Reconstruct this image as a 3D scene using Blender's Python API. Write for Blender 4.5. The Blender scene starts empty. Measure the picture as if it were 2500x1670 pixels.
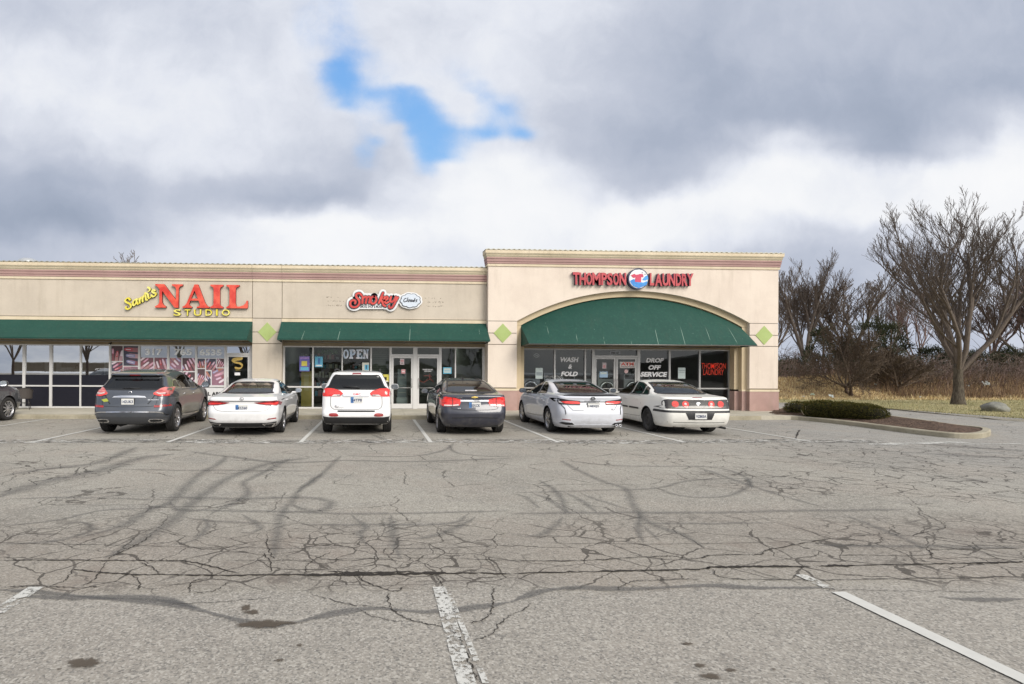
import bpy, bmesh, math, random
from mathutils import Vector, Matrix, noise as mnoise
from mathutils.bvhtree import BVHTree
from mathutils.geometry import delaunay_2d_cdt
import numpy as np
R = math.radians
scene = bpy.context.scene
COL = scene.collection

# ---------------------------------------------------------------- camera (level, lens shifted like the photo's)
EYE = Vector((0, 0, 1.72)); FPX = 1350.0; CX, CY = 976.0, 901.3
CROT = Matrix.Rotation(R(-2.3), 3, 'Z') @ Matrix.Rotation(R(90), 3, 'X') @ Matrix.Rotation(.0055, 3, 'Z')
cam = bpy.data.cameras.new('camera'); camo = bpy.data.objects.new('camera', cam); COL.objects.link(camo)
camo.location = EYE; camo.rotation_euler = CROT.to_euler()
cam.sensor_width = 36; cam.lens = 36 * FPX / 2500
cam.shift_x = (1250 - CX) / 2500; cam.shift_y = (CY - 835) / 2500
cam.clip_end = 3000; cam.clip_start = .05
scene.camera = camo
scene.view_settings.view_transform = 'Standard'; scene.view_settings.look = 'None'
scene.view_settings.exposure = 0; scene.view_settings.gamma = 1

def ray(px, py):
    return CROT @ Vector(((px - CX) / FPX, -(py - CY) / FPX, -1))
def P(px, py, Y):                      # where a sight line meets the plane y = Y
    d = ray(px, py); return EYE + d * (Y / d.y)
def G(px, py, z=0.0):                  # where it meets the ground
    d = ray(px, py); return EYE + d * ((z - EYE.z) / d.z)

# ---------------------------------------------------------------- objects
def link(o, parent=None):
    COL.objects.link(o)
    if parent is not None: o.parent = parent
    return o
def tag(o, label=None, cat=None, group=None, kind=None):
    if label: o['label'] = label
    if cat: o['category'] = cat
    if group: o['group'] = group
    if kind: o['kind'] = kind
    return o
def empty(name, loc=(0, 0, 0), rz=0):
    o = bpy.data.objects.new(name, None); link(o); o.location = loc; o.rotation_euler = (0, 0, rz)
    o.empty_display_size = .2
    return o
def thing(name, label, cat, loc=(0, 0, 0), rz=0, group=None):
    return tag(empty(name, loc, rz), label, cat, group)

class MB:
    """collects shapes for one mesh object"""
    def __init__(s): s.v = []; s.f = []; s.m = []; s.uv = {}; s.sm = []
    def add(s, vs, fs, mi=0, smooth=False):
        b = len(s.v); s.v += [tuple(v) for v in vs]
        for f in fs: s.f.append(tuple(b + i for i in f)); s.m.append(mi); s.sm.append(smooth)
        return b
    def box(s, x0, x1, y0, y1, z0, z1, mi=0):
        vs = [(x, y, z) for z in (z0, z1) for y in (y0, y1) for x in (x0, x1)]
        s.add(vs, [(0, 2, 3, 1), (4, 5, 7, 6), (0, 1, 5, 4), (2, 6, 7, 3), (0, 4, 6, 2), (1, 3, 7, 5)], mi)
    def quad(s, a, b, c, d, mi=0): s.add([a, b, c, d], [(0, 1, 2, 3)], mi)
    def tube(s, pts, rad, n=6, mi=0, cap=True):
        pts = [Vector(p) for p in pts]; rs = rad if isinstance(rad, (list, tuple)) else [rad] * len(pts)
        vs = []; up = Vector((0, 0, 1))
        d0 = (pts[1] - pts[0]).normalized()
        a = d0.cross(up if abs(d0.z) < .9 else Vector((1, 0, 0))).normalized()
        for i, p in enumerate(pts):
            d = (pts[min(i + 1, len(pts) - 1)] - pts[max(i - 1, 0)]).normalized()
            a = (a - d * a.dot(d)).normalized(); b = d.cross(a)
            for k in range(n):
                t = 2 * math.pi * k / n
                vs.append(p + (a * math.cos(t) + b * math.sin(t)) * rs[i])
        fs = []
        for i in range(len(pts) - 1):
            for k in range(n):
                fs.append((i * n + k, i * n + (k + 1) % n, (i + 1) * n + (k + 1) % n, (i + 1) * n + k))
        if cap: fs += [tuple(range(n - 1, -1, -1)), tuple((len(pts) - 1) * n + k for k in range(n))]
        s.add(vs, fs, mi, True)
    def prism(s, poly, y0, y1, mi=0, mside=None):
        """polygon in x,z extruded along y (y0 nearer the camera)"""
        n = len(poly); vs = [(x, y0, z) for x, z in poly] + [(x, y1, z) for x, z in poly]
        s.add(vs, [tuple(range(n)), tuple(range(2 * n - 1, n - 1, -1))], mi)
        s.add(vs, [(i, n + i, n + (i + 1) % n, (i + 1) % n) for i in range(n)], mi if mside is None else mside)
    def hprism(s, poly, z0, z1, mi=0):
        n = len(poly); vs = [(x, y, z0) for x, y in poly] + [(x, y, z1) for x, y in poly]
        s.add(vs, [tuple(range(n - 1, -1, -1)), tuple(range(n, 2 * n))] + [(i, (i + 1) % n, n + (i + 1) % n, n + i) for i in range(n)], mi)
    def lathe(s, prof, c, axis='z', n=24, mi=0, smooth=True):
        """prof: (radius, height) pairs"""
        vs = []; c = Vector(c)
        for r, h in prof:
            for k in range(n):
                t = 2 * math.pi * k / n; a, b = r * math.cos(t), r * math.sin(t)
                vs.append(c + (Vector((a, b, h)) if axis == 'z' else Vector((h, a, b)) if axis == 'x' else Vector((a, h, b))))
        fs = [(i * n + k, i * n + (k + 1) % n, (i + 1) * n + (k + 1) % n, (i + 1) * n + k) for i in range(len(prof) - 1) for k in range(n)]
        s.add(vs, fs, mi, smooth)
    def build(s, name, mats, parent=None, smooth=None, recalc=False, bevel=0):
        me = bpy.data.meshes.new(name); me.from_pydata(s.v, [], s.f)
        mats = mats if isinstance(mats, (list, tuple)) else [mats]
        for m in mats: me.materials.append(m)
        for p, mi, sm in zip(me.polygons, s.m, s.sm):
            p.material_index = mi; p.use_smooth = sm if smooth is None else smooth
        if s.uv:
            uvl = me.uv_layers.new(name='UVMap')
            for l in me.loops: uvl.data[l.index].uv = s.uv.get(l.vertex_index, (0, 0))
        if recalc:
            bm = bmesh.new(); bm.from_mesh(me); bmesh.ops.recalc_face_normals(bm, faces=bm.faces); bm.to_mesh(me); bm.free()
        me.update(); o = bpy.data.objects.new(name, me); link(o, parent)
        if bevel:
            b = o.modifiers.new('bevel', 'BEVEL'); b.width = bevel; b.segments = 2; b.limit_method = 'ANGLE'
        return o
def copy_tree(o, parent=None):
    c = o.copy(); COL.objects.link(c); c.parent = parent
    for ch in list(o.children): copy_tree(ch, c)
    return c

# ---------------------------------------------------------------- materials
class NT:
    def __init__(s, name):
        s.mat = bpy.data.materials.new(name); s.mat.use_nodes = True; s.t = s.mat.node_tree; s.t.nodes.clear()
        s.out = s.n('ShaderNodeOutputMaterial')
    def n(s, typ, **kw):
        nd = s.t.nodes.new(typ)
        for k, v in kw.items():
            if k.startswith('i_'):
                key = k[2:]; key = int(key) if key.isdigit() else key.replace('_', ' ')
                s.set(nd, key, v)
            else: setattr(nd, k, v)
        return nd
    def set(s, nd, key, v):
        sock = nd.inputs[key]
        if isinstance(v, bpy.types.NodeSocket): s.t.links.new(v, sock)
        elif isinstance(v, bpy.types.Node): s.t.links.new(v.outputs[0], sock)
        else:
            if sock.type == 'RGBA' and len(v) == 3: v = (*v, 1)
            sock.default_value = v
    def math(s, op, a, b=None, c=None, clamp=False):
        nd = s.n('ShaderNodeMath', operation=op, use_clamp=clamp); s.set(nd, 0, a)
        if b is not None: s.set(nd, 1, b)
        if c is not None: s.set(nd, 2, c)
        return nd.outputs[0]
    def vmath(s, op, a, b=None):
        nd = s.n('ShaderNodeVectorMath', operation=op); s.set(nd, 0, a)
        if b is not None: s.set(nd, 'Scale' if op == 'SCALE' else 1, b)
        return nd.outputs['Value'] if op in ('LENGTH', 'DISTANCE', 'DOT_PRODUCT') else nd.outputs[0]
    def mix(s, f, a, b, mode='MIX'):
        nd = s.n('ShaderNodeMixRGB', blend_type=mode); s.set(nd, 0, f); s.set(nd, 1, a); s.set(nd, 2, b); return nd.outputs[0]
    def noise(s, vec, scale, detail=3, rough=.55, dist=0.):
        nd = s.n('ShaderNodeTexNoise'); s.set(nd, 'Vector', vec); nd.inputs['Scale'].default_value = scale
        nd.inputs['Detail'].default_value = detail; nd.inputs['Roughness'].default_value = rough; nd.inputs['Distortion'].default_value = dist
        return nd.outputs['Fac']
    def noisec(s, vec, scale, detail=2):
        nd = s.n('ShaderNodeTexNoise'); s.set(nd, 'Vector', vec); nd.inputs['Scale'].default_value = scale; nd.inputs['Detail'].default_value = detail
        return nd.outputs['Color']
    def ss(s, v, a, b, lo=0., hi=1.):
        nd = s.n('ShaderNodeMapRange', interpolation_type='SMOOTHSTEP', i_Value=v)
        nd.inputs['From Min'].default_value = a; nd.inputs['From Max'].default_value = b
        nd.inputs['To Min'].default_value = lo; nd.inputs['To Max'].default_value = hi
        return nd.outputs[0]
    def coord(s, kind='Object'): return s.n('ShaderNodeTexCoord').outputs[kind]
    def scale(s, vec, sx, sy, sz):
        nd = s.n('ShaderNodeMapping'); s.set(nd, 0, vec); nd.inputs['Scale'].default_value = (sx, sy, sz); return nd.outputs[0]
    def sep(s, v): return s.n('ShaderNodeSeparateXYZ', i_0=v).outputs
    def comb(s, x, y, z): return s.n('ShaderNodeCombineXYZ', i_0=x, i_1=y, i_2=z).outputs[0]
    def bsdf(s, color, rough=.6, metal=0., bump=None, bstr=.3, bdist=.01, coat=0., spec=.5, emit=None, estr=1., alpha=None, crough=.05):
        b = s.n('ShaderNodeBsdfPrincipled'); s.set(b, 'Base Color', color); s.set(b, 'Roughness', rough); s.set(b, 'Metallic', metal)
        b.inputs['Coat Weight'].default_value = coat; b.inputs['Coat Roughness'].default_value = crough
        b.inputs['Specular IOR Level'].default_value = spec
        if bump is not None:
            bn = s.n('ShaderNodeBump', i_Height=bump); bn.inputs['Strength'].default_value = bstr; bn.inputs['Distance'].default_value = bdist
            s.t.links.new(bn.outputs[0], b.inputs['Normal'])
        if emit is not None: s.set(b, 'Emission Color', emit); b.inputs['Emission Strength'].default_value = estr
        if alpha is not None: s.set(b, 'Alpha', alpha)
        s.t.links.new(b.outputs[0], s.out.inputs[0]); return b
def simple(name, c, rough=.6, metal=0., var=.12, scale=6., bump=0., bscale=40., coat=0., spec=.5, emit=None, estr=1.):
    """one colour with soft mottling (and optional fine bump) so nothing is perfectly flat"""
    t = NT(name); co = t.coord(); n1 = t.noise(co, scale, 4)
    col = t.mix(n1, [x * (1 - var) for x in c], [min(1, x * (1 + var)) for x in c])
    rg = t.ss(t.noise(co, scale * 2.3, 3), .3, .7, max(0.02, rough - .06), min(1, rough + .06))
    b = t.noise(co, bscale, 3) if bump else None
    t.bsdf(col, rg, metal, b, bump, .01, coat, spec, emit, estr); return t.mat
# ---------------------------------------------------------------- daylight: broken cloud, soft sun from behind right
SUN_EL, SUN_AZ = R(34), R(148)          # azimuth clockwise from +Y
world = bpy.data.worlds.new('World'); scene.world = world; world.use_nodes = True
W = NT.__new__(NT); W.t = world.node_tree; W.t.nodes.clear(); W.out = W.n('ShaderNodeOutputWorld')
sky = W.n('ShaderNodeTexSky'); sky.sky_type = 'NISHITA'; sky.sun_disc = False
sky.sun_elevation = SUN_EL; sky.sun_rotation = SUN_AZ; sky.air_density = 1.0; sky.dust_density = .6
d = W.vmath('NORMALIZE', W.coord('Generated'))
sx, sy, sz = W.sep(d)
def build_sky():
    # direction on a plane ahead, in hundredths of a radian-ish units of the view (u right, v up)
    ya = W.math('MAXIMUM', W.math('ABSOLUTE', sy), .12)
    u = W.math('DIVIDE', sx, ya); v = W.math('DIVIDE', sz, ya)
    uv = W.comb(u, v, W.math('MULTIPLY', sy, .6))
    n1 = W.vmath('SUBTRACT', W.noisec(uv, 2.6, 4), (.5, .5, .5)); n2 = W.vmath('SUBTRACT', W.noisec(uv, 9., 6), (.5, .5, .5))
    wv = W.vmath('ADD', uv, W.vmath('ADD', W.vmath('SCALE', n1, .13), W.vmath('SCALE', n2, .075)))
    gv = W.vmath('ADD', uv, W.vmath('ADD', W.vmath('SCALE', n1, .03), W.vmath('SCALE', n2, .035)))
    def field(vec, px0, px1, py0, dpy, rows):
        """cloud map: rows of values across a range of azimuth, blended in elevation"""
        U, V, _ = W.sep(vec); q0, q1 = ray(px0, 400), ray(px1, 400); u0, u1 = q0.x / q0.y, q1.x / q1.y
        fac = W.math('DIVIDE', W.math('SUBTRACT', U, u0), u1 - u0)
        t = W.math('MULTIPLY', W.math('SUBTRACT', (901.3 - py0) / 1350, V), 1350 / dpy)
        t = W.math('MINIMUM', W.math('MAXIMUM', t, 0.), len(rows) - 1.0); tot = None
        for j, r_ in enumerate(rows):
            rp = W.n('ShaderNodeValToRGB', i_0=fac); cr_ = rp.color_ramp; cr_.interpolation = 'B_SPLINE'; n_ = len(r_)
            while len(cr_.elements) < n_: cr_.elements.new(.5)
            for k, e in enumerate(cr_.elements): e.position = k / (n_ - 1)
            for k, e in enumerate(cr_.elements): e.color = (r_[k],) * 3 + (1,)
            wj = W.ss(W.math('ABSOLUTE', W.math('SUBTRACT', t, float(j))), 1, 0)
            x = W.math('MULTIPLY', rp.outputs[0], wj); tot = x if tot is None else W.math('ADD', tot, x)
        return tot
    deck = field(wv, 0, 2492, 0, 80, [
        [.62, .64, .66, .66, .74, .78, .76, .72, .63, .56, .57, .58, .58, .56], [.66, .68, .66, .68, .74, .80, .78, .68, .57, .53, .54, .56, .55, .50], [.76, .78, .70, .72, .78, .80, .78, .67, .53, .48, .47, .46, .43, .40],
        [.80, .84, .76, .72, .80, .78, .78, .65, .50, .44, .42, .38, .44, .80], [.70, .80, .82, .74, .72, .72, .80, .70, .38, .58, .84, .36, .66, .95], [.62, .72, .80, .76, .54, .72, .95, .96, .40, .86, .95, .88, .97, .99],
        [.44, .48, .62, .56, .36, .94, .99, .99, .97, .97, .95, .88, .95, .95], [.30, .36, .66, .97, .93, .97, .95, .94, .92, .86, .72, .62, .80, .88], [.55, .66, .78, .90, .94, .88, .77, .66, .60, .60, .56, .53, .56, .66]])
    fn = W.math('SUBTRACT', W.noise(wv, 4.6, 9, .60), .5); fn2 = W.math('SUBTRACT', W.noise(wv, 2.0, 4, .5), .5)
    br = W.math('ADD', deck, W.math('ADD', W.math('MULTIPLY', fn, .46), W.math('MULTIPLY', fn2, .12)))
    ramp = W.n('ShaderNodeValToRGB', i_0=br); cr = ramp.color_ramp
    cr.elements[0].position = .25; cr.elements[0].color = (.31, .365, .47, 1)
    cr.elements[1].position = 1.0; cr.elements[1].color = (.95, .955, .97, 1)
    for p, c in ((.45, (.42, .47, .58, 1)), (.62, (.56, .60, .70, 1)), (.78, (.77, .80, .875, 1)), (.9, (.90, .915, .945, 1))):
        e = cr.elements.new(p); e.color = c
    # the gap of blue
    gap = field(gv, 700, 1386, 50, 29.8, [[0,0.2,0.25,0.3,0.35,0.3,0.15,.05,0,0,0,0,0,0,0,0,0,0,0,0,0,0,0,0],[0,0.2,0.25,0.3,0.4,0.4,0.2,.05,0,0,0,0,0,0,0,0,0,0,0,0,0,0,0,0],[0,0.15,0.2,0.3,0.4,0.45,0.3,0.1,0,0,0,0,0,0,0,0,0,0,0,0,0,0,0,0],[0,0.1,0.1,0.1,0.35,0.7,0.5,0.25,0.1,0,0,0,0,0.15,0.15,0.1,0,0,0,0,0,0,0,0],[0,0,0.1,0.4,1.0,0.8,0.35,0.2,0.15,0.1,0.1,0.1,0.1,0.15,0.25,0.3,0.1,0,0,0,0,0,0,0],[0,0,0.1,0.65,1.0,0.95,0.6,0.4,0.2,0.15,0.15,0.1,0,0,0.2,0.4,0.35,0.1,0,0,0,0,0,0],[0,0,0,0.4,0.85,1.0,0.75,0.75,0.75,0.85,0.9,0.65,0.1,0,0,0,0.5,0.35,0.3,0.3,0.1,0,0,0],[0,0,0,0.1,0.5,0.95,0.5,0.35,0.6,0.95,1.0,1.0,0.7,0.1,0,0,0.2,0.4,0.7,0.45,0.1,0,0,0],[0,0,0,0,0,0.1,0.3,0.1,0.5,0.9,1.0,1.0,0.95,0.5,0.2,0.1,0.3,0.5,0.4,0.5,0.15,0,0,0],[0,0,0,0,0,0,0.25,0.25,0,0.1,0.9,1.0,1.0,0.9,0.65,0.6,0.8,0.85,0.5,0.95,0.8,0.1,0,0],[0,0,0,0,0,0,0.4,0.8,0.1,0,0.4,1.0,1.0,0.9,0.6,0.3,0.1,.05,0,0,0,0,0,0],[0,0,0,0,0,0.1,0.8,0.3,0,0,.05,1.0,0.9,0.9,0.45,0.1,0,0,0,0,0,0,0,0],[0,0,0,0,0,0.2,0.5,0.2,0,0,0,0.7,0.4,0,0,0,0,0,0,0,0,0,0,0],[0,0,0,0,0,0,0,0,0,0,0,0,0,0,0,0,0,0,0,0,0,0,0,0]])
    gap = W.math('MULTIPLY', gap, 1.3)
    gn = W.math('MULTIPLY', W.math('SUBTRACT', W.noise(gv, 8, 9, .68), .5), 1.25)
    gm = W.ss(W.math('ADD', gap, W.math('MULTIPLY', gn, W.ss(gap, 0., .3))), -.02, 1.45)
    blue = W.mix(W.ss(v, .3, .75), (.24, .53, .95), (.12, .38, .88))
    nish = W.n('ShaderNodeVectorMath', operation='SCALE', i_0=sky.outputs[0]); nish.inputs['Scale'].default_value = .10
    blue = W.mix(.1, blue, nish.outputs[0])
    front = W.ss(sy, .02, .2)
    gm = W.math('MULTIPLY', gm, W.math('MULTIPLY', front, .93))
    deckcol = ramp.outputs[0]
    # behind the camera a plain broken deck, brighter round the sun
    sd = Vector((math.sin(SUN_AZ) * math.cos(SUN_EL), math.cos(SUN_AZ) * math.cos(SUN_EL), math.sin(SUN_EL)))
    glow = W.ss(W.vmath('DOT_PRODUCT', d, tuple(sd)), .55, 1.0, 0, 1.1)
    bk = W.noise(W.vmath('DIVIDE', d, W.comb(1, 1, .35)), 3.2, 7, .6)
    rb = W.mix(W.ss(bk, .35, .68), (.42, .48, .60), (1.0, 1.0, 1.0))
    rb = W.vmath('ADD', rb, W.vmath('SCALE', (1, .95, .85), glow))
    col = W.mix(front, rb, deckcol)
    # overhead (far above the frame) lighter
    col = W.mix(gm, col, blue)
    up = W.ss(sz, .78, .95)
    col = W.mix(up, col, (.80, .83, .89))
    low = W.ss(sz, .0, -.05)
    return W.mix(low, col, (.22, .21, .19))
skycol = build_sky()
bg = W.n('ShaderNodeBackground'); W.set(bg, 0, skycol); bg.inputs[1].default_value = 1.0
W.t.links.new(bg.outputs[0], W.out.inputs[0])
sun = bpy.data.lights.new('sun', 'SUN'); sun.energy = 2.5; sun.angle = R(30); sun.color = (1, .94, .85)
suno = link(bpy.data.objects.new('sun', sun))
suno.rotation_euler = (R(90) - SUN_EL, 0, math.pi - SUN_AZ)
# ---------------------------------------------------------------- ground
def asphalt_mat():
    t = NT('asphalt'); co = t.coord(); x, y, z = t.sep(co); c2 = t.comb(x, y, 0.)
    big = t.noise(c2, .22, 5, .6); med = t.noise(c2, 1.3, 5, .62)
    streak = t.noise(t.scale(c2, .35, 1.6, 1), 1.1, 5, .6)
    base = t.mix(t.ss(big, .36, .64), (.200, .182, .152), (.315, .292, .247))
    base = t.mix(t.math('MULTIPLY', t.ss(med, .42, .62), .45), base, (.365, .342, .292))
    base = t.mix(t.math('MULTIPLY', t.ss(streak, .5, .72), .42), base, (.15, .146, .14))
    # darker, bluer and more worn towards the right-hand drive
    far = t.math('MULTIPLY', t.ss(t.math('ADD', x, t.math('MULTIPLY', y, .35)), 9, 19), .55)
    base = t.mix(far, base, (.20, .205, .215))
    warm = t.ss(t.noise(c2, .7, 3), .45, .65)
    base = t.mix(t.math('MULTIPLY', warm, .38), base, (.30, .25, .205))
    # the paving joint: near stalls (y < 4.1) are a different, coarser and pinker lift
    edge = t.math('ADD', y, t.math('MULTIPLY', t.math('SUBTRACT', t.noise(c2, .8, 3), .5), .5))
    near = t.ss(edge, 4.35, 4.2)
    base = t.mix(t.math('MULTIPLY', near, .7), base, t.mix(t.noise(c2, 2.2, 4), (.165, .147, .132), (.36, .328, .29)))
    mot = t.noise(c2, 4.5, 6, .72); base = t.mix(t.math('MULTIPLY', t.ss(mot, .50, .70), t.ss(near, 0, 1, .16, .42)), base, (.13, .115, .10)); base = t.mix(t.math('MULTIPLY', t.ss(mot, .46, .32), .22), base, (.42, .39, .345))
    # aggregate: pale and dark stones
    v = t.n('ShaderNodeTexVoronoi', feature='F1', i_Vector=c2); v.inputs['Scale'].default_value = 75
    cell = t.sep(v.outputs['Color'])[0]
    v2 = t.n('ShaderNodeTexVoronoi', feature='F1', i_Vector=c2); v2.inputs['Scale'].default_value = 34
    cell2 = t.sep(v2.outputs['Color'])[1]
    nf = t.noise(c2, 60, 2, .7)
    base = t.mix(t.math('MULTIPLY', t.ss(cell, .72, .95), .55), base, (.56, .53, .48))
    base = t.mix(t.math('MULTIPLY', t.ss(cell, .34, .08), .7), base, (.075, .072, .07))
    base = t.mix(t.math('MULTIPLY', t.ss(cell2, .82, .96), .30), base, (.50, .46, .41))
    base = t.mix(t.ss(nf, .25, .75), base, t.mix(.5, base, (.44, .42, .385)))
    # cracks
    wob = t.vmath('SCALE', t.vmath('SUBTRACT', t.noisec(c2, 1.7, 4), (.5, .5, .5)), .36)
    wob2 = t.vmath('SCALE', t.vmath('SUBTRACT', t.noisec(c2, 9, 3), (.5, .5, .5)), .05)
    cw = t.vmath('ADD', c2, t.vmath('ADD', wob, wob2))
    def cracks(scale, width, sx=1., sy=1.):
        q = t.n('ShaderNodeTexVoronoi', feature='DISTANCE_TO_EDGE', i_Vector=t.scale(cw, sx, sy, 1)); q.inputs['Scale'].default_value = scale
        wd = t.math('MULTIPLY', t.ss(t.noise(c2, 2.5, 3), .3, .7, .35, 1.6), width * scale)
        return t.ss(q.outputs['Distance'], wd, 0., 0., 1.) if False else t.math('LESS_THAN', q.outputs['Distance'], wd)
    band = t.math('MULTIPLY', t.ss(edge, 4.15, 4.5), t.ss(y, 6.9, 5.6))
    zone = t.noise(c2, .33, 3, .5)
    right = t.math('MULTIPLY', t.math('MULTIPLY', t.ss(x, 3.0, 8.5), t.ss(y, 6.2, 7.6)), t.ss(y, 15, 9.5))
    patch = t.math('MULTIPLY', t.math('MULTIPLY', t.ss(x, -3, -6), t.ss(y, 7, 8.5)), t.ss(y, 12.5, 10))
    c_band = t.math('MULTIPLY', cracks(1.55, .0095, 1, 1.25), band)
    c_band2 = t.math('MULTIPLY', t.math('MULTIPLY', cracks(3.1, .008, 1, 1.2), band), t.ss(zone, .42, .55))
    c_right = t.math('MULTIPLY', cracks(2.4, .0095), t.ss(t.math('MULTIPLY', right, t.ss(zone, .28, .52)), .2, .5))
    c_patch = t.math('MULTIPLY', cracks(2.1, .009), t.ss(t.math('MULTIPLY', patch, t.ss(zone, .40, .6)), .3, .5))
    zone2 = t.noise(c2, .55, 3, .5)
    c_all = t.math('MULTIPLY', t.math('MULTIPLY', cracks(.85, .0085), t.ss(zone2, .42, .5)), t.ss(edge, 4.0, 5.0))
    c_fine = t.math('MULTIPLY', t.math('MULTIPLY', cracks(3.6, .0035), t.ss(zone2, .50, .6)), t.ss(edge, 4.6, 5.2))
    cr = t.math('MAXIMUM', t.math('MAXIMUM', c_band, c_band2), t.math('MAXIMUM', c_right, c_patch))
    cr = t.math('MAXIMUM', cr, t.math('MAXIMUM', t.math('MULTIPLY', c_all, .85), t.math('MULTIPLY', c_fine, .5)))
    grime = t.math('MULTIPLY', band, t.ss(t.noise(c2, 1.8, 4), .45, .7))
    base = t.mix(t.math('MAXIMUM', t.math('MULTIPLY', grime, .5), t.math('MULTIPLY', band, .26)), base, (.19, .15, .125))
    base = t.mix(t.math('MULTIPLY', cr, .78), base, (.045, .038, .032))
    base = t.mix(1., base, (.97, .965, .945), 'MULTIPLY')
    h = t.math('SUBTRACT', t.math('ADD', t.math('MULTIPLY', nf, .6), t.math('MULTIPLY', cell, .4)), t.math('MULTIPLY', cr, 2.5))
    t.bsdf(base, .88, 0, h, .45, .006, spec=.35); return t.mat
ASPHALT = asphalt_mat()
m = MB(); m.quad((-300, -120, 0), (300, -120, 0), (300, 900, 0), (-300, 900, 0))
tag(m.build('ground', ASPHALT), kind='structure')

def concrete_mat(name, a=(.40, .37, .30), b=(.52, .48, .395), grit=.5):
    t = NT(name); co = t.coord()
    col = t.mix(t.ss(t.noise(co, 1.4, 6, .65), .3, .7), a, b)
    col = t.mix(t.math('MULTIPLY', t.ss(t.noise(co, 7, 5, .7), .52, .72), .5), col, (.22, .20, .155))
    col = t.mix(t.math('MULTIPLY', t.ss(t.noise(co, 60, 2), .55, .75), grit * .6), col, (.66, .62, .54))
    t.bsdf(col, .9, 0, t.noise(co, 45, 4), .4, .006, spec=.3); return t.mat
CONC = concrete_mat('sidewalk_concrete'); KERB = concrete_mat('kerb_concrete', (.29, .26, .19), (.41, .37, .28))
KY = 18.86
m = MB()                                                     # walk slabs with tooled joints between
xs = [-34 + 1.52 * i for i in range(33)]; xs = [x for x in xs if x < 15.9] + [16.2]
for a, b in zip(xs, xs[1:]):
    m.box(a + .006, b - .006, KY + .165, 22.6, -.2, .142)
m.box(-34, 16.2, KY + .166, 22.5, -.2, .134)
sw = m.build('sidewalk', CONC); tag(sw, kind='structure')
m = MB()
pr = [(KY + .16, -.2), (KY - .012, -.2), (KY, .12), (KY + .022, .142), (KY + .16, .142)]
def kerb_run(m, x0, x1):
    vs = [(x0, y, z) for y, z in pr] + [(x1, y, z) for y, z in pr]; n = len(pr)
    m.add(vs, [(i, (i + 1) % n, n + (i + 1) % n, n + i) for i in range(n)] + [tuple(range(n))[::-1], tuple(range(n, 2 * n))])
x = -34.
random.seed(4)
while x < 12.9: kerb_run(m, x + .004, min(x + 3.05, 12.9) - .004); x += 3.05
tag(m.build('kerb', KERB), kind='structure')
# end of the walk, falling away to the drive
m = MB(); m.hprism([(12.9, KY), (15.95, KY + .75), (16.2, 20.2), (16.2, KY + 2), (12.9, KY + .3)], -.2, .139)
tag(m.build('kerb', KERB), kind='structure')

# planting island
def smooth_loop(pts, n=6, closed=True):
    pts = [Vector(p) for p in pts]; out = []; N = len(pts)
    rng = range(N) if closed else range(N - 1)
    for i in rng:
        if closed: p0, p1, p2, p3 = pts[i - 1], pts[i], pts[(i + 1) % N], pts[(i + 2) % N]
        else: p0, p1, p2, p3 = pts[max(i - 1, 0)], pts[i], pts[i + 1], pts[min(i + 2, N - 1)]
        for k in range(n):
            t = k / n
            out.append(.5 * ((2 * p1) + (p2 - p0) * t + (2 * p0 - 5 * p1 + 4 * p2 - p3) * t * t + (3 * p1 - p0 - 3 * p2 + p3) * t ** 3))
    if not closed: out.append(pts[-1])
    return out
isl_px = [(1862, 1021), (1950, 1026), (2050, 1036), (2150, 1049), (2250, 1062), (2330, 1070), (2385, 1071), (2414, 1066), (2418, 1058), (2395, 1053), (2330, 1046), (2260, 1035), (2180, 1024), (2120, 1015), (2040, 1003), (1960, 1000), (1900, 1004)]
isl = [G(a, b) for a, b in isl_px]
loop = smooth_loop([(p.x, p.y, 0) for p in isl], 5)
def inset(lp, dist):
    out = []; N = len(lp)
    area = sum(lp[i].x * lp[(i + 1) % N].y - lp[(i + 1) % N].x * lp[i].y for i in range(N)); sg = 1 if area > 0 else -1
    for i in range(N):
        d = (lp[(i + 1) % N] - lp[i - 1]).normalized(); out.append(lp[i] + Vector((-d.y, d.x, 0)) * dist * sg)
    return out
inn = inset(loop, .16); lipp = inset(loop, .03)
m = MB(); N = len(loop)
vs = [(*p.xy, -.1) for p in loop] + [(*p.xy, .115) for p in loop] + [(*p.xy, .14) for p in lipp] + [(*p.xy, .14) for p in inn] + [(*p.xy, .0) for p in inn]
m.add(vs, [(k * N + i, k * N + (i + 1) % N, (k + 1) * N + (i + 1) % N, (k + 1) * N + i) for k in range(4) for i in range(N)])
tag(m.build('kerb', KERB, recalc=True), kind='structure')
def mulch_mat():
    t = NT('bark_mulch'); co = t.coord()
    v = t.n('ShaderNodeTexVoronoi', feature='F1', i_Vector=t.scale(co, 1, 2.2, 1)); v.inputs['Scale'].default_value = 22
    c = t.sep(v.outputs['Color'])[0]
    col = t.mix(c, (.05, .032, .024), (.17, .115, .085)); col = t.mix(t.ss(t.noise(co, 40, 3), .6, .8), col, (.30, .22, .17))
    t.bsdf(col, .95, 0, t.math('ADD', c, t.noise(co, 30, 3)), .9, .03, spec=.2); return t.mat
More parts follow.
